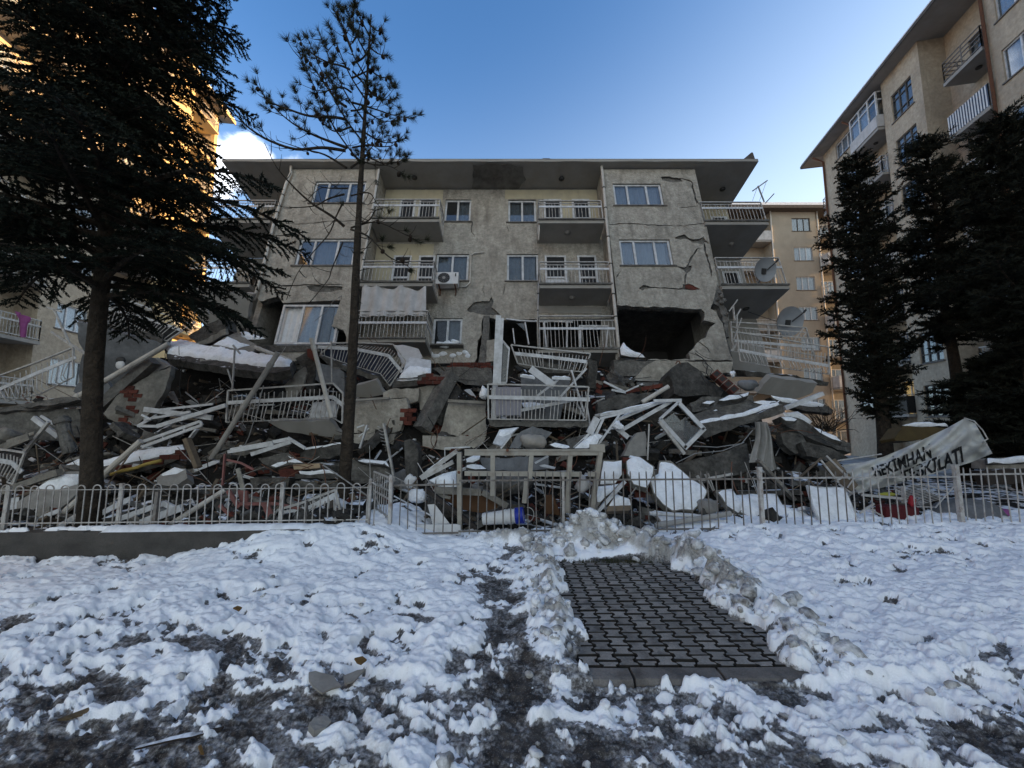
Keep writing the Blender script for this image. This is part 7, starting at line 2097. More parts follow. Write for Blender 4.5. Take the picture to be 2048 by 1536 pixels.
lumpthing('plastic_bag', 'clear crumpled plastic bag with snow hanging right inside the gate frame', 'plastic bag', cK, 1700, 610, .13, .1, .12, M_tarp, 6.75, 5)
lumpthing('dark_bundle', 'large dark rolled bundle behind the lower rail of the steel gate frame', 'bundle', cK, 1100, 600, .42, .3, .18, M_conc, 7.3, 8, amt=.25)
slab('white_board', 'long white panel lying on edge low behind the left part of the bar fence', 'panel', pts(cK, 150, 940, 660, 936, 700, 945, 700, 1025, 620, 1026, 180, 1020), M_white, 6.32, 5, 0, .04, rough=0)
bar('thin_white_rod', 'thin white rod slanting down behind the bar fence by the small gate', 'rod', cK(155, 705), cK(465, 868), M_pvc, .022, Y=6.4, round_=True)
bar('dark_timber', 'dark timber slanting down behind the bar fence to the white buckets', 'timber', cK(410, 640), cK(830, 965), M_dwood, .11, .06, Y=6.55)
slab('white_strip', 'white strip leaning left of the dark slanting timber', 'panel', pts(cK, 430, 775, 490, 770, 610, 930, 470, 935), M_white, 6.5, 15, 0, .02, rough=0)
lumpthing('plastic_bag', 'white plastic bag caught above the bar fence by the small gate', 'plastic bag', cK, 280, 580, .09, .06, .10, M_white, 6.7, 2)
lumpthing('snow_lump', 'rounded snow lump behind the bar fence below the white plastic bag', 'snow', cK, 350, 700, .16, .1, .12, M_snow, 6.8, 3, amt=.3)

# ---- right part
slab('lintel', 'layered dark concrete lintel under the gaping right-hand room', 'concrete lintel', pts(cH, 108, 655, 440, 662, 380, 740, 300, 785, 170, 792, 120, 760), M_conc, 11.6, 0, 0, .35)
slab('plaster_wall', 'rendered strip with a ledge under the gaping right-hand room', 'wall panel', pts(cH, 285, 800, 360, 715, 450, 662, 1090, 668, 1070, 760, 800, 790, 560, 830, 290, 828), M_plaster, 11.5, 3, 0, .25)
bar('stone_ledge', 'pale window ledge at the foot of the rendered strip by the boulder', 'ledge', cH(285, 820), cH(565, 826), M_soffit, .14, .05, Y=11.3)
slab('crushed_curtain', 'crushed curtained window squeezed under the rendered strip', 'window', pts(cH, 300, 838, 550, 838, 545, 880, 310, 885), M_greycurtain, 11.5, 0, 0, .05, rough=0)
slab('snow_heap', 'snow and debris on the sill at the left end of the gaping room', 'snow', pts(cH, 160, 560, 190, 505, 215, 540, 290, 590, 350, 610, 375, 640, 240, 630, 170, 612), M_rconc, 12.7, 30, 0, .1, snow=True, sh=.10)
slab('concrete_boulder', 'huge board-marked concrete boulder with rebar beside a hollow brick block', 'concrete boulder', pts(cH, 562, 775, 590, 720, 650, 680, 720, 672, 800, 730, 900, 830, 1015, 905, 985, 962, 860, 940, 700, 955, 605, 930, 590, 830), M_rconc, 10.0, 18, 8, .6)
t = thing('brick_block', tuple(at(*cH(1000, 850), 9.7)), 'broken block of dark red hollow bricks leaning on the concrete boulder', 'brick block')
qa, qb = at(*cH(925, 760), 9.8), at(*cH(1110, 925), 9.6); dq = (qb - qa).normalized(); sq = dq.cross(Vector((0, 1, 0))).normalized()
for k in range(4):
    p = qa.lerp(qb, (k + .5) / 4); ln = (qb - qa).length / 4 - .02
    b = MB(); b.beam(p - dq * ln / 2, p + dq * ln / 2, .20, .19, sq); br = b.build('brick', M_brick, t)
    b = MB(); n_ = dq.cross(sq); n_ = n_ if n_.y < 0 else -n_
    b.beam(p - dq * ln * .33 + n_ * .093, p + dq * ln * .33 + n_ * .093, .02, .12, sq); b.build('hollow', M_black, br)  # black strip on the face stands for the shade inside the brick
for k in range(5):
    p = qa.lerp(qb, k / 4); b = MB(); b.beam(p - sq * .09, p + sq * .09, .205, .02, dq); b.build('mortar', M_rplaster, t)
lumpthing('grey_chunk', 'smooth blue-grey chunk right of the hollow brick block', 'concrete chunk', cH, 1205, 860, .24, .2, .14, M_greywall, 9.9, 6, amt=.35)
lumpthing('snow_lump', 'small snow lump on the wall above the grey chunk', 'snow', cH, 1085, 770, .07, .07, .09, M_snow, 10.6, 6)
for k, (xy, lb) in enumerate((((780, 600, 840, 640, 885, 700, 870, 755, 895, 800), 'rusty rebar curling up over the concrete boulder'), ((955, 1000, 900, 940, 870, 850, 830, 780, 825, 745, 860, 760), 'bent rebar looping down the right of the boulder'))):
    b = MB(); P = [at(*cH(xy[i], xy[i + 1]), 9.75) for i in range(0, len(xy), 2)]; b.tube(P, .012, 6); b.build('rebar', M_iron, None, label=lb, cat='rebar')
b = MB(); b.tube([at(*cH(640 + 18 * math.cos(a), 690 - 25 * math.sin(a)), 9.7) for a in [k * .35 for k in range(10)]], .014, 6); b.build('rebar', M_rust, None, label='small steel loop on top of the concrete boulder', cat='rebar')
slab('fallen_balcony', 'big smooth underside of the fallen balcony at the block\'s right end', 'balcony slab', pts(cH, 1290, 925, 1345, 850, 1400, 795, 1780, 845, 1740, 925, 1640, 965, 1560, 985), M_soffit, 11.2, -35, 0, .2)
slab('broken_balcony', 'broken dark floor edge under the buckled railings at the block\'s right end', 'concrete edge', pts(cH, 1180, 740, 1400, 765, 1530, 770, 1880, 838, 1860, 870, 1600, 820, 1390, 800, 1200, 790), M_rconc, 11.4, -10, 0, .5)
railing('fallen_railing', 'upper buckled white railing below the grey satellite dish', cQ, (515, 920, 1000, 950, 1485, 995), (570, 1162, 1000, 1195, 1600, 1245), (560, 1300, 1000, 1340, 1600, 1400), 22, 12.3)
bundle('buckled_rails', 'bent parallel white rails between the two buckled railings', 'metal rails', cQ, ((540, 985, 1490, 1055, .035), (540, 1050, 1600, 1135, .035), (520, 915, 540, 1190, .05), (1000, 955, 1015, 1100, .045), (1455, 1000, 1330, 1170, .03), (1490, 1060, 1420, 1160, .03)), M_rail, Y=12.15)
railing('fallen_railing', 'lower buckled white railing with splayed bars at the block\'s right end', cQ, (600, 1050, 1100, 1130, 1770, 1240), (615, 1280, 1100, 1370, 1770, 1480), (640, 1420, 1100, 1500, 1780, 1590), 27, 11.7, belly=.10)
bundle('bent_posts', 'bent white posts rising from the left end of the buckled railings', 'posts', cQ, ((550, 715, 572, 905, .06), (600, 840, 600, 1010, .05), (650, 755, 595, 850, .04), (500, 785, 610, 635, .035), (660, 870, 560, 1150, .035), (610, 1185, 530, 1300, .06), (610, 1180, 1740, 1375, .035)), M_rail, Y=12.0)
# slabs with snow right
slab('snowy_floor_slab', 'big tilted floor slab edge with ragged snow above the hanging curtain', 'concrete slab', pts(cH, 790, 1180, 1000, 1150, 1330, 1085, 1500, 1020, 1505, 1090, 1200, 1180, 1000, 1245, 860, 1300, 800, 1240), M_rconc, 8.6, 5, -6, .35)
slab('snowy_floor_slab', 'snow-streaked top of the big tilted slab above the white window frame', 'concrete slab', pts(cH, 750, 1110, 900, 1060, 1250, 990, 1450, 1000, 1500, 1020, 1330, 1075, 1000, 1150, 840, 1175), M_rconc, 9.0, 40, -6, .12, snow=pts(cH, 790, 1165, 900, 1130, 1100, 1100, 1230, 1060, 1330, 1020, 1450, 1000, 1470, 1020, 1340, 1060, 1200, 1110, 1000, 1150, 850, 1180), sh=.06)
for xy, lb in (((970, 985, 1050, 945, 1140, 940, 1225, 918, 1215, 950, 1120, 975, 1010, 990), 'bright snow patch on a rock between boulder and tilted slab'), ((830, 1010, 880, 990, 945, 995, 900, 1015), 'small snow patch just left of the bright one by the boulder'),
               ((890, 1085, 960, 1055, 1110, 1055, 1100, 1072, 980, 1080, 930, 1090), 'snow streak across the dark slab above the window frame'), ((1250, 1000, 1330, 990, 1480, 985, 1460, 1005, 1330, 1020), 'upper snow streak near the right end of the tilted slab')):
    slab('snow_patch', lb, 'snow', pts(cH, *xy), M_rconc, 9.1, 45, 0, .12, snow=True, sh=.07)
slab('concrete_block', 'long rounded concrete block between the boulder and the tilted snowy slab', 'concrete block', pts(cH, 740, 1010, 830, 960, 1000, 965, 1250, 940, 1260, 1000, 1000, 1050, 760, 1080), M_rconc, 9.4, 15, 0, .35)
slab('snowy_floor_slab', 'thin snowy slab sticking out to the right above the dark slope', 'concrete slab', pts(cH, 1390, 960, 1600, 985, 1850, 1020, 1915, 1065, 1900, 1100, 1640, 1065, 1480, 1020), M_rconc, 9.4, 10, 0, .2, snow=pts(cH, 1400, 945, 1560, 968, 1700, 990, 1840, 1020, 1830, 1040, 1650, 1030, 1430, 975), sh=.06)
bar('white_beam', 'bright white beam lying across the thin snowy slab at the right', 'beam', cH(1510, 1052), cH(1820, 932), M_pvc, .10, .09, Y=8.9)
slab('rubble_slope_slab', 'long dark slab running down to the right with a snow line', 'concrete slab', pts(cH, 1480, 1120, 1600, 1100, 1720, 1180, 1900, 1270, 2050, 1340, 2050, 1420, 1800, 1330, 1620, 1240, 1530, 1200), M_rconc, 9.0, 20, 12, .25, snow=pts(cH, 1500, 1085, 1620, 1075, 1740, 1160, 1720, 1180, 1620, 1130, 1520, 1130), sh=.07)
slab('snow_patch', 'wavy snow patch at the top of the long dark slope slab', 'snow', pts(cH, 1475, 1120, 1560, 1120, 1620, 1140, 1600, 1160, 1520, 1155), M_rconc, 8.7, 45, 0, .1, snow=True, sh=.06)
slab('snow_patch', 'broken snow line halfway down the long dark slope slab', 'snow', pts(cH, 1740, 1200, 1830, 1240, 1950, 1290, 1990, 1330, 1900, 1300, 1800, 1250), M_rconc, 8.7, 45, 0, .1, snow=True, sh=.06)
for k, (xy, yy_, lb) in enumerate((((640, 1500, 900, 1440, 1200, 1340, 1230, 1560, 800, 1680, 640, 1600), 8.3, 'flat grey slab in the dark hollow left of the hanging curtain'), ((1480, 1240, 1650, 1260, 1750, 1400, 1600, 1420, 1500, 1340), 8.9, 'dark slab right of the hanging curtain'), ((1650, 1330, 1900, 1380, 2040, 1460, 1900, 1500, 1700, 1440), 8.6, 'dark slab low on the slope behind the banner'))):
    slab('dark_slab', lb, 'concrete slab', pts(cH, *xy), M_rconc, yy_, 15, 0, .2)
# hanging curtain
b = MB(); nx, ny = 26, 22
Pq = [at(*cH(x, y), 8.0) for x, y in ((1255, 1160), (1400, 1165), (1465, 1545), (1240, 1500))]
for j in range(ny + 1):
    for i in range(nx + 1):
        s_, r_ = i / nx, j / ny
        tw = .5 + (s_ - .5) * (.72 + .28 * r_)
        p = Pq[0].lerp(Pq[1], tw).lerp(Pq[3].lerp(Pq[2], tw), r_)
        b.v.append(p + Vector((.03 * math.sin(r_ * 5), .06 * math.sin(s_ * 21 + 1.2 * r_) + .03 * math.sin(s_ * 9 - 2 * r_), .05 * math.sin(s_ * 6) * r_)))
for j in range(ny):
    for i in range(nx):
        a = j * (nx + 1) + i; b.f.append((a, a + 1, a + nx + 2, a + nx + 1)); b.mi.append(0)
b.build('hanging_curtain', M_greycurtain, None, smooth=True, label='torn grey curtain hanging down from the end of the tilted snowy slab', cat='curtain')
# white window frame with broken glass
t = bundle('fallen_window', 'white square window frame with broken glass standing on its corner right of centre', 'window frame', cH, ((490, 1140, 700, 1375, .075), (640, 1002, 850, 1222, .08), (855, 1215, 690, 1380, .08), (640, 1002, 490, 1140, .045)), M_pvc, Y=8.0, h=.06)
b = MB(); P = [at(*cH(x, y), 7.98) for x, y in ((520, 1150), (600, 1090), (660, 1150), (700, 1120), (740, 1180), (820, 1222), (695, 1355))]
n0 = len(b.v); b.v += P + [p + Vector((0, .008, 0)) for p in P]; b.f += [tuple(range(7)), tuple(range(13, 6, -1))]; b.mi += [0, 0]; b.build('broken_pane', M_bglass, t)
bar('dirty_bar', 'dirty white frame post hanging beside the corner-standing window frame', 'frame post', cH(485, 1160), cH(690, 1425), M_rail, .06, Y=7.85)
for k, (xy, ww, lb) in enumerate((((0, 1108, 590, 985), .06, 'topmost white bar of the bundle left of the corner-standing frame'), ((130, 1150, 490, 1000), .06, 'snowy middle bar of the bundle left of the corner-standing frame'), ((185, 1225, 580, 995), .07, 'lowest thick white bar of the bundle left of the corner-standing frame'),
                                  ((0, 1135, 400, 1040), .045, 'thin second bar of the bundle left of the corner-standing frame'), ((440, 990, 665, 985), .06, 'short white bar on top of the bundle meeting the corner-standing frame'))):
    bar('white_bar', lb, 'bar', cH(xy[0], xy[1]), cH(xy[2], xy[3]), M_pvc, ww, Y=8.3 - k * .05, snow=k in (0, 1))
bar('drain_pipe', 'pale pipe slanting up to the concrete boulder', 'pipe', cH(345, 1002), cH(562, 872), M_pipe, .10, Y=9.0, round_=True)
bar('tan_pipe', 'thin tan pipe end left of the white bar bundle', 'pipe', cH(-40, 1115), cH(130, 1085), M_gpipe, .08, Y=8.5, round_=True)
bundle('broken_window_bits', 'snow-capped frame end hanging at the lower left of the white bar bundle', 'frame end', cH, ((110, 1190, 230, 1290, .09), (0, 1335, 165, 1100, .025)), M_pvc, Y=8.0)
lumpthing('snow_lump', 'snow knob on the hanging frame end of the white bar bundle', 'snow', cH, 140, 1190, .11, .08, .08, M_snow, 7.95, 12)
bar('red_plank', 'dark red plank lying below the crushed curtained window', 'plank', cH(215, 915), cH(560, 855), M_brick, .14, .10, Y=10.4)
bundle('white_laths', 'white slats in a shallow V above the dark concrete piece', 'slats', cH, ((30, 832, 205, 918, .05), (95, 900, 210, 922, .05), (205, 915, 350, 850, .04)), M_pvc, Y=10.1)
slab('concrete_piece', 'layered dark concrete piece below the white slats', 'concrete piece', pts(cH, -20, 1000, 150, 940, 430, 925, 400, 970, 240, 1040, 60, 1075, -20, 1095), M_rconc, 9.6, 12, 0, .3)
slab('concrete_chunk', 'pale standing chunk with a gap under the white bar bundle', 'concrete chunk', pts(cH, 190, 1440, 240, 1330, 305, 1250, 370, 1240, 385, 1440), M_stone, 7.9, 8, 0, .2)
bar('thin_pole', 'thin white upright pole left of the corner-standing frame', 'pole', cH(402, 1180), cH(390, 1475), M_rail, .03, Y=7.8, round_=True)
bundle('brick_pile', 'loose red bricks scattered left of the layered dark concrete piece', 'bricks', cG, ((1400, 690, 1440, 720, .1), (1460, 700, 1510, 690, .1), (1400, 740, 1450, 760, .1), (1440, 650, 1470, 640, .08)), M_brick, Y=10.2, part='brick')

# snow slabs behind the bar fence
slab('snowy_block', 'stepped snow-covered block right of the steel gate frame', 'concrete block', pts(cL, 225, 492, 385, 490, 386, 610, 330, 690, 205, 692, 215, 600), M_rplaster, 7.0, 25, 6, .2, snow=True, sh=.06)
slab('snowy_slab', 'upright snowy slab with a dark brick side between two other snowy slabs', 'concrete slab', pts(cL, 420, 500, 450, 448, 530, 462, 650, 545, 640, 610, 590, 725, 480, 690, 430, 605), M_rplaster, 7.05, 35, -5, .16, snow=True, sh=.05, bricks=None)
slab('broken_brickwork', 'narrow dark brick face left of the upright snowy slab', 'bricks', pts(cL, 385, 500, 425, 490, 445, 600, 470, 700, 600, 730, 560, 800, 420, 700), M_rconc, 7.2, 0, 0, .1, bricks=pts(cL, 385, 480, 430, 470, 445, 600, 470, 690, 600, 720, 560, 800, 420, 710))
slab('snowy_slab', 'largest smooth snow-covered slab sloping down behind the bar fence', 'concrete slab', pts(cL, 690, 500, 780, 500, 870, 570, 950, 640, 1050, 700, 1092, 745, 1060, 815, 970, 905, 800, 912, 720, 855, 640, 765, 618, 690, 612, 640, 680, 600), M_rplaster, 7.0, 35, -8, .18, snow=True, sh=.035)
slab('snowy_slab', 'small triangular snow slab low beside the gate frame\'s right post', 'concrete slab', pts(cL, 190, 705, 300, 695, 375, 680, 250, 790, 160, 905), M_rplaster, 6.75, 35, 0, .1, snow=True, sh=.05)
slab('snowy_crate', 'snow-topped tan box low behind the bar fence by the dirty snow mound', 'box', pts(cL, 262, 885, 335, 772, 450, 812, 462, 875, 450, 905, 260, 912), M_wood, 6.6, 30, 0, .15, snow=pts(cL, 275, 870, 335, 772, 450, 812, 462, 865), sh=.06)
bar('white_strip', 'white frame strip leaning between the snow slabs by the gate frame', 'frame strip', cL(190, 910), cL(410, 665), M_pvc, .05, Y=6.6)
slab('snowy_slab', 'wide low snow slab with a torn right edge behind the bar fence post', 'concrete slab', pts(cL, 1245, 770, 1650, 766, 1700, 855, 1755, 885, 1880, 892, 1925, 960, 1935, 1002, 1500, 992, 1280, 885), M_rplaster, 6.95, 45, 0, .12, snow=True, sh=.07)
slab('snowy_slab', 'small snow slab left of the wide one behind the bar fence', 'concrete slab', pts(cL, 1150, 745, 1290, 725, 1330, 790, 1410, 850, 1340, 930, 1250, 870), M_rplaster, 7.0, 35, 0, .12, snow=True, sh=.06)
slab('snow_sheet', 'snow lying low under the long pipe behind the bar fence', 'snow', pts(cL, 640, 900, 960, 925, 1320, 960, 1330, 1000, 950, 1010, 880, 1080, 700, 1000), M_rplaster, 6.65, 50, 0, .06, snow=True, sh=.06)
slab('snowy_board', 'upright snow-coated board leaning right of the fence post', 'board', pts(cM, 270, 778, 420, 795, 575, 798, 605, 850, 660, 985, 722, 1130, 690, 1165, 400, 1140, 335, 1000), M_pvc, 6.6, 22, 0, .04, snow=True, sh=.025, rough=.01)
bar('dark_wooden_beam', 'thick dark wooden beam lying behind the bar fence under the snow slabs', 'beam', cL(945, 1045), cL(2030, 1035), M_dwood, .14, .15, Y=6.62)
bar('drain_pipe', 'tan drain pipe with a branched end low behind the bar fence', 'pipe', cL(655, 1030), cL(1275, 930), M_gpipe, .085, Y=6.45, round_=True)
bar('white_tube', 'white tube lying behind the bar fence above the tan drain pipe', 'pipe', cL(610, 928), cL(1035, 955), M_pvc, .06, Y=6.55, round_=True)
bar('snowy_plank', 'grey plank slanting down behind the bar fence post', 'plank', cL(1500, 495), cL(1790, 815), M_rplaster, .13, .05, Y=7.2, snow=True)
lumpthing('concrete_chunk', 'earthy chunk under the lower edge of the largest snow slab', 'concrete chunk', cL, 1085, 880, .16, .14, .11, M_stone, 6.7, 14)
bundle('bent_metalwork', 'small bent white frame bits above the largest snow slab', 'metal bars', cL, ((1065, 610, 1130, 745, .035), (1090, 600, 1140, 740, .03), (1030, 655, 1290, 605, .04), (1000, 620, 1060, 730, .05)), M_rail, Y=7.5)

# banner
def bez(xy, s_):
    n = len(xy) // 2 - 1; d = s_ * n; i = min(n - 1, int(d)); f = d - i
    return (xy[2 * i] + (xy[2 * i + 2] - xy[2 * i]) * f, xy[2 * i + 1] + (xy[2 * i + 3] - xy[2 * i + 1]) * f)
topc = (560, 612, 740, 590, 900, 545, 1080, 470, 1250, 392, 1420, 310, 1560, 232, 1650, 275)
botc = (690, 850, 840, 812, 980, 775, 1120, 735, 1290, 690, 1450, 645, 1620, 590, 1790, 520)
def ban(s_, r_):
    a, e = bez(topc, s_), bez(botc, s_)
    px, py = cM(a[0] + (e[0] - a[0]) * r_, a[1] + (e[1] - a[1]) * r_)
    Y = 7.45 + .5 * s_ + .10 * math.sin(s_ * 13 + r_ * 4) * (.3 + r_) + .05 * math.sin(s_ * 31 - r_ * 7) + .14 * math.sin(r_ * 3.1) * -1 + .05 * math.sin((s_ * 1.2 + r_) * 17)
    return at(px, py, Y)
t = thing('banner', tuple(ban(.5, 1)), 'torn dirty white banner printed HEKİMHAN sagging over the rubble at the right', 'banner')
b = MB(); nx, ny = 70, 26
for j in range(ny + 1):
    for i in range(nx + 1): b.v.append(ban(i / nx, j / ny))
for j in range(ny):
    for i in range(nx):
        a = j * (nx + 1) + i; b.f.append((a, a + 1, a + nx + 2, a + nx + 1)); b.mi.append(0)
b.build('cloth', M_banner, t, smooth=True)
def banner_text(txt, s0, s1, r0a, r1a, r0b, r1b):
    cu = bpy.data.curves.new('lettering', 'FONT'); cu.body = txt; cu.size = 1; cu.resolution_u = 3; cu.offset = .028
    tmp = bpy.data.objects.new('lettering', cu); C.objects.link(tmp)
    dg = bpy.context.evaluated_depsgraph_get(); mm = bpy.data.meshes.new_from_object(tmp.evaluated_get(dg))
    bpy.data.objects.remove(tmp); bpy.data.curves.remove(cu)
    bm = bmesh.new(); bm.from_mesh(mm); bmesh.ops.triangulate(bm, faces=bm.faces)
    bmesh.ops.subdivide_edges(bm, edges=bm.edges, cuts=2, use_grid_fill=True); bm.to_mesh(mm); bm.free()
    X = [v.co.x for v in mm.vertices]; x0, x1 = min(X), max(X)
    org = wm(t).inverted()
    for v in mm.vertices:
        s_ = (v.co.x - x0) / (x1 - x0); h = v.co.y / .73
        ra = r0a + (r0b - r0a) * s_; rb_ = r1a + (r1b - r1a) * s_
        v.co = org @ (ban(s0 + (s1 - s0) * s_, rb_ + (ra - rb_) * h) + Vector((0, -.012, .002)))
    mm.materials.append(M_print)
    o = bpy.data.objects.new('lettering', mm); C.objects.link(o); o.parent = t
banner_text('HEKİMHAN', .17, .585, .22, .60, .17, .56)
banner_text('TEŞKİLATI', .36, .80, .66, .99, .55, .92)
for xy in ((1560, 230, 1640, 255, 1710, 330, 1750, 400), (1750, 400, 1720, 420, 1740, 440, 1745, 470)):
    b = MB(); b.tube([at(*cM(xy[i], xy[i + 1]), 7.8) for i in range(0, len(xy), 2)], .012, 6); b.build('rope', M_rail, t)
bar('banner_pole', 'thin pole along the lower left edge of the torn banner', 'pole', cM(520, 580), cM(880, 525), M_rail, .025, Y=7.6, round_=True)
slab('brown_board', 'brown panel in bent white bars at the left end of the banner', 'panel', pts(cM, 400, 610, 500, 560, 620, 690, 690, 780, 640, 830, 540, 760), M_wood, 7.3, 20, 0, .04, rough=0)
bundle('bent_metalwork', 'bent white bars around the brown panel left of the banner', 'metal bars', cM, ((385, 575, 530, 760, .03), (430, 540, 620, 730, .03), (500, 750, 600, 690, .03), (530, 770, 640, 850, .03), (680, 690, 600, 800, .02)), M_rail, Y=7.2)
slab('yellow_box', 'yellow-brown slatted box with snow on top behind the banner', 'box', pts(cM, 985, 395, 1060, 295, 1150, 290, 1420, 312, 1290, 385, 1160, 415, 1000, 418), mat('yellow_slats', (.085, .06, .022), (.06, .042, .018), rough=.8, ns=5), 9.6, 10, 0, .4, snow=pts(cM, 1050, 290, 1150, 265, 1400, 270, 1430, 300, 1280, 300, 1150, 300), sh=.08, rough=0)
lumpthing('water_tank', 'big pale grey rounded tank lying behind the right fence post', 'tank', cM, 1590, 1050, .54, .4, .34, M_greywall, 7.0, 3, amt=.08, nu=28, nv=18)
slab('red_suitcase', 'dark red suitcase standing behind the bar fence below the banner', 'suitcase', pts(cM, 920, 960, 960, 945, 1160, 950, 1190, 975, 1185, 1110, 925, 1112), mat('dark_red_cloth', (.10, .012, .015), rough=.7, ns=4), 6.7, 3, 0, .2, rough=0)
lumpthing('red_bag', 'small bright red bag on the dark red suitcase', 'bag', cM, 1130, 915, .055, .05, .085, M_red, 6.65, 5, amt=.3)
lumpthing('yellow_cloth', 'yellow cloth strip under the lower edge of the banner', 'cloth', cM, 930, 855, .17, .08, .03, mat('yellow_cloth', (.42, .40, .06), rough=.9, ns=6), 7.0, 6, amt=.3)
lumpthing('magenta_cloth', 'dark pink cloth bundle right of the pale tank', 'cloth', cM, 1870, 1010, .10, .08, .08, M_pink, 6.8, 6, amt=.35)
lumpthing('white_pot', 'small white pot low behind the fence right of the pale tank', 'pot', cM, 1885, 1060, .07, .07, .06, M_white, 6.65, 1, amt=.05)
t = thing('wire_rack', tuple(at(*cM(1200, 960), 6.95)), 'grey wire drying rack collapsed under the banner', 'rack')
for k in range(14):
    s_ = k / 13; a = at(*cM(985 + 150 * s_, 800 + 150 * s_), 6.95); e = at(*cM(1180 + 200 * s_ + 30, 765 + 115 * s_), 7.0)
    b = MB(); b.tube([a, e], .006, 4); b.build('wire', M_rail, t)
for xy in ((985, 800, 1140, 955), (1190, 762, 1420, 835), (1320, 965, 1500, 760), (1140, 955, 1330, 960)):
    b = MB(); b.tube([at(*cM(xy[0], xy[1]), 6.93), at(*cM(xy[2], xy[3]), 6.98)], .012, 5); b.build('frame_bar', M_rail, t)
bundle('white_poles', 'white crossed poles below the banner left of the wire rack', 'poles', cM, ((1060, 790, 1062, 925, .05), (715, 858, 1055, 890, .04), (700, 1010, 820, 930, .03), (760, 960, 900, 1040, .025)), M_rail, Y=6.75)
slab('low_boundary_wall', 'low pale boundary wall with a snow cap right of the banner', 'wall', pts(cM, 1745, 575, 2120, 555, 2120, 640, 1745, 650), M_rplaster, 8.8, 0, 0, .3, snow=None, rough=0)
slab('wall_snow', 'thick snow strip on the low boundary wall right of the banner', 'snow', pts(cM, 1740, 560, 2120, 540, 2120, 590, 1745, 605), M_rconc, 8.75, 40, 0, .05, snow=True, sh=.12, rough=0)
slab('dark_boards', 'dark boards stacked under the low boundary wall right of the banner', 'boards', pts(cM, 1700, 660, 2120, 650, 2120, 760, 1760, 780), M_dwood, 8.4, 5, 0, .2)
# bare shrub
t = thing('bare_shrub', tuple(at(*cM(480, 330), 9.6)), 'bare dark twiggy shrub at the foot of the far tan block', 'shrub')
rs_ = random.Random(9); b = MB()
for k in range(40):
    p = at(*cM(440 + rs_.uniform(-60, 60), 340), 9.6); v = Vector((rs_.uniform(-1, 1), rs_.uniform(-.5, .5), rs_.uniform(.3, 1))).normalized(); P = [p]
    for j in range(6):
        v = (v + Vector((rs_.uniform(-.4, .4), rs_.uniform(-.3, .3), rs_.uniform(-.25, .25)))).normalized(); P.append(P[-1] + v * .14)
    b.tube(P, .010, 4, r1=.003, cap=False)
b.build('twigs', M_bark, t)

# dirty ice lumps and litter along the fence and in the foreground
M_ice = mat('dirty_ice', (.34, .33, .31), (.14, .13, .115), rough=.7, ns=6, bump=.7, bs=22, snow=.2)
for (c, x, y, rx, rz, lb, m) in ((cM, 1490, 1160, .33, .10, 'long dirty ice lump at the foot of the right fence post', M_ice), (cM, 470, 1230, .17, .09, 'dirty grey ice lump beside a white carton at the fence foot', M_ice), (cM, 1960, 1170, .24, .10, 'dirty ice lump at the fence foot by the right frame edge', M_ice),
                             (cJ, 1370, 1085, .10, .10, 'dirty ice lump at the foot of the small garden gate', M_ice), (cJ, 1080, 1180, .16, .06, 'dirty ice lump in the snow below the hooped fence end', M_ice), (cJ, 820, 1090, .22, .07, 'crusted ice lump at the right end of the low dark wall', M_ice)):
    px, py = c(x, y); p = gnd(px, py, .12 if c is cJ else .06)
    lumpthing('ice_lump', lb, 'ice', c, x, y, rx, rx * .6, rz, m, p.y, int(x))
def litter(name, label, cat, xy, m, th=.012, z=.03, tilt=10):
    P = [cP(xy[i], xy[i + 1]) for i in range(0, len(xy), 2)]
    cx = sum(p[0] for p in P) / len(P); cy = sum(p[1] for p in P) / len(P)
    q = gnd(cx, cy, 0); zz = gz(q.x, q.y) + z; q = gnd(cx, cy, zz); zz = max(zz, gz(q.x, q.y) + z)
    q = gnd(cx, cy, zz)
    n = Vector((math.sin(math.radians(tilt)), -math.sin(math.radians(tilt)), 1)).normalized(); ax = Vector((1, 0, -n.x / n.z)).normalized(); ay = n.cross(ax)
    P2 = [((on(p[0], p[1], q, n) - q).dot(ax), (on(p[0], p[1], q, n) - q).dot(ay)) for p in P]
    b = MB(); b.plate([jag(P2, .03, .003, seed=3)], q, ax, ay, n, th)
    return b.build(name, m, None, label=label, cat=cat)
o = litter('torn_board', 'torn dark grey printed board half buried in foreground snow', 'board', (1150, 548, 1175, 543, 1240, 560, 1255, 580, 1272, 598, 1235, 608, 1200, 625, 1165, 600, 1150, 575), M_paper, z=.05)
litter('orange_scrap', 'small orange scrap above the torn dark board in the snow', 'scrap', (1320, 495, 1350, 488, 1366, 500, 1345, 516, 1330, 510), M_leaf, z=.04)
litter('pale_sheet', 'grey folded sheet beside the torn dark board in the snow', 'sheet', (1280, 560, 1330, 540, 1360, 535, 1320, 580, 1285, 590), M_paper, z=.05)
litter('wooden_lath', 'bundle of thin yellowish wooden laths in the left foreground', 'laths', (215, 722, 340, 675, 350, 690, 250, 722), mat('lath_wood', (.16, .115, .06), (.08, .06, .035), rough=.85, ns=5, streak=(.03, .022, .015), streak_s=(4, 60, 4), streak_amt=.8), z=.04)
litter('dark_lath', 'long dark thin lath lying in the wet foreground dirt', 'lath', (500, 832, 640, 800, 820, 765, 835, 748, 690, 775, 520, 820), M_dwood, z=.03)
litter('flat_stone', 'flat brown stone between snow ridges in the foreground', 'stone', (1150, 742, 1170, 715, 1215, 708, 1235, 730, 1215, 752, 1170, 765), M_stone, th=.04, z=.05)
litter('yellow_leaf', 'yellow scrap in the snow field above the torn dark board', 'scrap', (868, 308, 885, 300, 902, 306, 890, 318), M_leaf, z=.04)
litter('brown_leaf', 'rusty brown leaf scrap beside the long dark lath', 'leaf', (738, 822, 750, 818, 760, 850, 748, 848), M_leaf, z=.04)
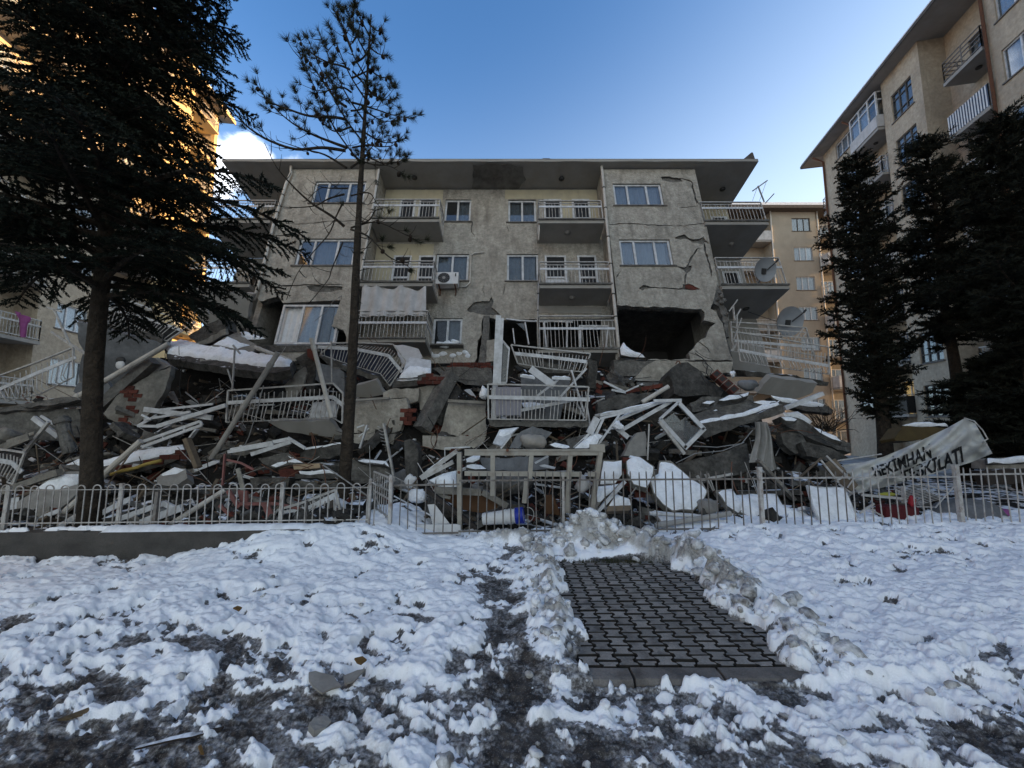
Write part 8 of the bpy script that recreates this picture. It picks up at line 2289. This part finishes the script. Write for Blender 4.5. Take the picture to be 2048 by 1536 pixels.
litter('white_carton', 'tiny white carton standing at the bottom edge of the picture', 'carton', (1265, 885, 1275, 862, 1290, 866, 1292, 890, 1278, 894), M_pvc, z=.05, tilt=40)
b = MB(); p = at(*cM(330, 1212), 5.9); b.box(p, .10, .06, .09, Matrix.Rotation(.3, 3, 'Y')); b.build('white_carton', M_white, None, label='white carton lying at the fence foot right of the dark wooden beam', cat='carton')
# ---- anonymous filler
rr = random.Random(77)
MARKS = [((190, 860), 'the cedar trunk'), ((693, 900), 'the pine trunk'), ((570, 810), 'the upright white railing'), ((270, 690), 'the blue-grey ceiling slab'), ((450, 715), 'the long snowy slab'),
         ((740, 715), 'the blue-sheeted railing'), ((880, 800), 'the leaning square pillar'), ((1080, 770), 'the cluttered balcony'), ((1065, 885), 'the grey cloth sack'), ((1060, 960), 'the steel gate frame'),
         ((760, 930), 'the torn ladder-like rail'), ((1365, 850), 'the corner-standing window frame'), ((1390, 760), 'the concrete boulder'), ((1530, 900), 'the hanging curtain'), ((1450, 820), 'the tilted snowy slab'),
         ((1350, 970), 'the largest snow slab'), ((280, 900), 'the snowy brick panel'), ((345, 830), 'the heap of white window frames'), ((80, 970), 'the big sandy slab'), ((600, 905), 'the slab stack by the pine'),
         ((1270, 830), 'the white bar bundle'), ((1490, 760), 'the hollow brick block'), ((1620, 880), 'the long dark slope slab'), ((60, 830), 'the layered slabs'), ((480, 960), 'the faded red frame'), ((1760, 930), 'the torn banner')]
def pix(p):
    d = Vector(p) - CAM
    f_ = d.y * CT + d.z * ST
    return (1024 + FPX * d.x / f_, 768 - FPX * (-d.y * ST + d.z * CT) / f_)
used_labels = set()
def filler(nm, text, cat, group, m, cnt, mk, ymin=6.9, ymax=11.5, xlim=(-1.22, .8), single=True):
    """pieces that a landmark singles out stay things; the rest goes into the uncounted rubble"""
    mass = MB()
    for k in range(cnt):
        y = rr.uniform(ymin, ymax); x = rr.uniform(*xlim) * y
        z = hz_at(x, y)
        b = MB(); mk(b)
        s_ = rr.uniform(.7, 1.35)
        M4 = Matrix.Translation((x, y, z + rr.uniform(.0, .12))) @ Matrix.Rotation(rr.uniform(0, 6.28), 4, 'Z') @ Matrix.Rotation(rr.gauss(0, .35), 4, 'X') @ Matrix.Rotation(rr.gauss(0, .35), 4, 'Y') @ Matrix.Scale(s_, 4)
        b.v = [M4 @ Vector(v) for v in b.v]
        px, py = pix((x, y, z))
        q = min(MARKS, key=lambda t_: (t_[0][0] - px) ** 2 + (t_[0][1] - py) ** 2)
        dx, dy = px - q[0][0], py - q[0][1]
        if abs(dx) > abs(dy): rel = 'just left of' if dx < 0 else 'just right of'
        else: rel = 'just above' if dy < 0 else 'just below'
        lb = '%s %s %s' % (text, rel, q[1])
        if single and lb not in used_labels and abs(dx) + abs(dy) < 190:
            used_labels.add(lb)
            b.build(nm, m, None, label=lb, cat=cat, group=group)
        else:
            n0 = len(mass.v); mass.v += b.v; mass.f += [tuple(n0 + i for i in f) for f in b.f]; mass.mi += b.mi
    if mass.v: mass.build('rubble', m, None, kind='stuff', shift=False)
def mk_lump(b):
    b.box((0, 0, 0), rr.uniform(.25, .6), rr.uniform(.2, .45), rr.uniform(.10, .28))
    for i in range(8): b.v[i] = b.v[i] + Vector((rr.gauss(0, .05), rr.gauss(0, .05), rr.gauss(0, .03)))
def mk_slab(b):
    n = rr.randint(5, 7); P = [(math.cos(6.28 * k / n) * rr.uniform(.25, .6), math.sin(6.28 * k / n) * rr.uniform(.2, .5)) for k in range(n)]
    b.plate([jag(P, .12, .02, seed=rr.randint(0, 99))], (0, 0, 0), (1, 0, 0), (0, 1, 0), (0, 0, 1), rr.uniform(.05, .14))
def mk_plank(b):
    b.box((0, 0, .05), rr.uniform(.6, 1.3), rr.uniform(.03, .09), rr.uniform(.02, .05))
def mk_brick(b):
    b.box((0, 0, .03), .19, .09, .085)
    for i in range(8): b.v[i] = b.v[i] + Vector((rr.gauss(0, .008), rr.gauss(0, .006), rr.gauss(0, .006)))
filler('concrete_lump', 'broken grey concrete lump', 'concrete lump', 'broken concrete lumps in the heap', M_rconc, 70, mk_lump)
filler('slab_fragment', 'thin dark slab fragment', 'slab fragment', 'thin slab fragments in the heap', M_rconc, 60, mk_slab)
filler('plaster_fragment', 'flat pale plaster fragment', 'plaster fragment', 'plaster fragments in the heap', M_rplaster, 45, mk_slab)
filler('plastic_strip', 'loose white plastic strip', 'frame strip', 'white frame strips in the heap', M_pvc, 55, mk_plank)
filler('timber_strip', 'loose weathered timber strip', 'timber', 'timber strips in the heap', M_wood, 40, mk_plank)
filler('loose_brick', 'loose red brick', 'brick', 'loose bricks in the heap', M_brick, 60, mk_brick)
# hanging cables
for k, (c, xy, Y, m) in enumerate(((cF, (520, 700, 470, 900, 400, 1120, 300, 1330, 250, 1500), 8.6, M_greycable), (cE, (1530, 900, 1480, 1000, 1470, 1130, 1490, 1260), 10.0, M_wire), (cS, (1830, 670, 1720, 740, 1640, 860, 1500, 980), 12.2, M_greycable), (cH, (1250, 1230, 1160, 1340, 960, 1370, 760, 1360), 8.1, M_greycable), (cH, (620, 1500, 780, 1420, 1000, 1400, 1180, 1330), 8.0, M_greycable), (cQ, (740, 790, 1000, 880, 1280, 960), 12.4, M_wire))):
    lb = ('grey cable hanging down in front of the upright white railing', 'dark cable hanging in the dark gap right of the ceiling slab', 'thin cable looping over the curtained broken window', 'grey cable sagging under the tilted snowy slab', 'second grey cable low in the hollow under the tilted slab', 'dark wire from the soffit lamp to the satellite dish')[k]
    b = MB(); b.tube([at(*c(xy[i], xy[i + 1]), Y) for i in range(0, len(xy), 2)], .010, 5); b.build('cable', m, None, label=lb, cat='cable')

# bent reinforcing bars sticking out of the broken concrete
rb_ = random.Random(5)
for k, ((px, py), lb) in enumerate((((330, 745), 'rebar ends sticking out under the long snowy slab'), ((760, 700), 'rebar ends below the blue-sheeted railing'), ((905, 760), 'rebar ends at the head of the leaning square pillar'), ((1190, 730), 'rebar ends beside the torn column'), ((1250, 760), 'rebar ends under the layered lintel'), ((1560, 860), 'rebar ends at the tip of the tilted snowy slab'), ((1420, 720), 'rebar ends right above the concrete boulder'), ((620, 930), 'rebar ends in the slab stack by the pine'), ((1660, 870), 'rebar ends on the long dark slope slab'), ((850, 900), 'rebar ends above the rough concrete post'))):
    Y = Yr(py) - .35; p0 = at(px, py, Y); b = MB()
    for j in range(5):
        v = Vector((rb_.uniform(-1, 1), rb_.uniform(-.5, 0), rb_.uniform(-.4, .8))).normalized(); P = [p0 + Vector((rb_.uniform(-.15, .15), .1, rb_.uniform(-.1, .1)))]
        cu = Vector((rb_.uniform(-.35, .35), rb_.uniform(-.2, .2), rb_.uniform(-.4, .25)))
        for q in range(6):
            v = (v + cu * .5).normalized(); P.append(P[-1] + v * rb_.uniform(.07, .13))
        b.tube(P, .008, 5)
    b.build('rebar', M_rust if k % 2 else M_iron, None, label=lb, cat='rebar')
# ------------------------------------------------------------------ kinds and groups
GR = {'railing': 'railings torn from the balconies', 'pipe': 'pipes lying in the rubble', 'concrete slab': 'broken concrete slabs', 'wall panel': 'fallen rendered wall panels', 'snow': 'patches and lumps of snow on the rubble',
      'plank': 'white planks on the cluttered balcony', 'rebar': 'bent reinforcing bars', 'window frame': 'torn-out window frames', 'window frames': 'torn-out window frames', 'building': 'apartment blocks', 'satellite dish': 'satellite dishes',
      'cable': 'hanging cables', 'concrete block': 'concrete blocks in the heap', 'concrete piece': 'concrete pieces in the heap', 'ice': 'dirty ice lumps along the fence', 'bar': 'white bars of one bundle', 'ledge': 'window ledges on fallen wall panels',
      'board': 'boards in the rubble', 'metal bars': 'bent metal bits', 'plaster piece': 'broken plaster pieces', 'concrete edge': 'broken concrete edges', 'wall piece': 'broken wall pieces', 'balcony slab': 'fallen balcony slabs', 'fence': 'garden fences'}
for o in C.objects:
    if o.parent is None and o.get('category'):
        if not o.get('kind'): o['kind'] = 'thing'
        if not o.get('group') and o['category'] in GR: o['group'] = GR[o['category']]
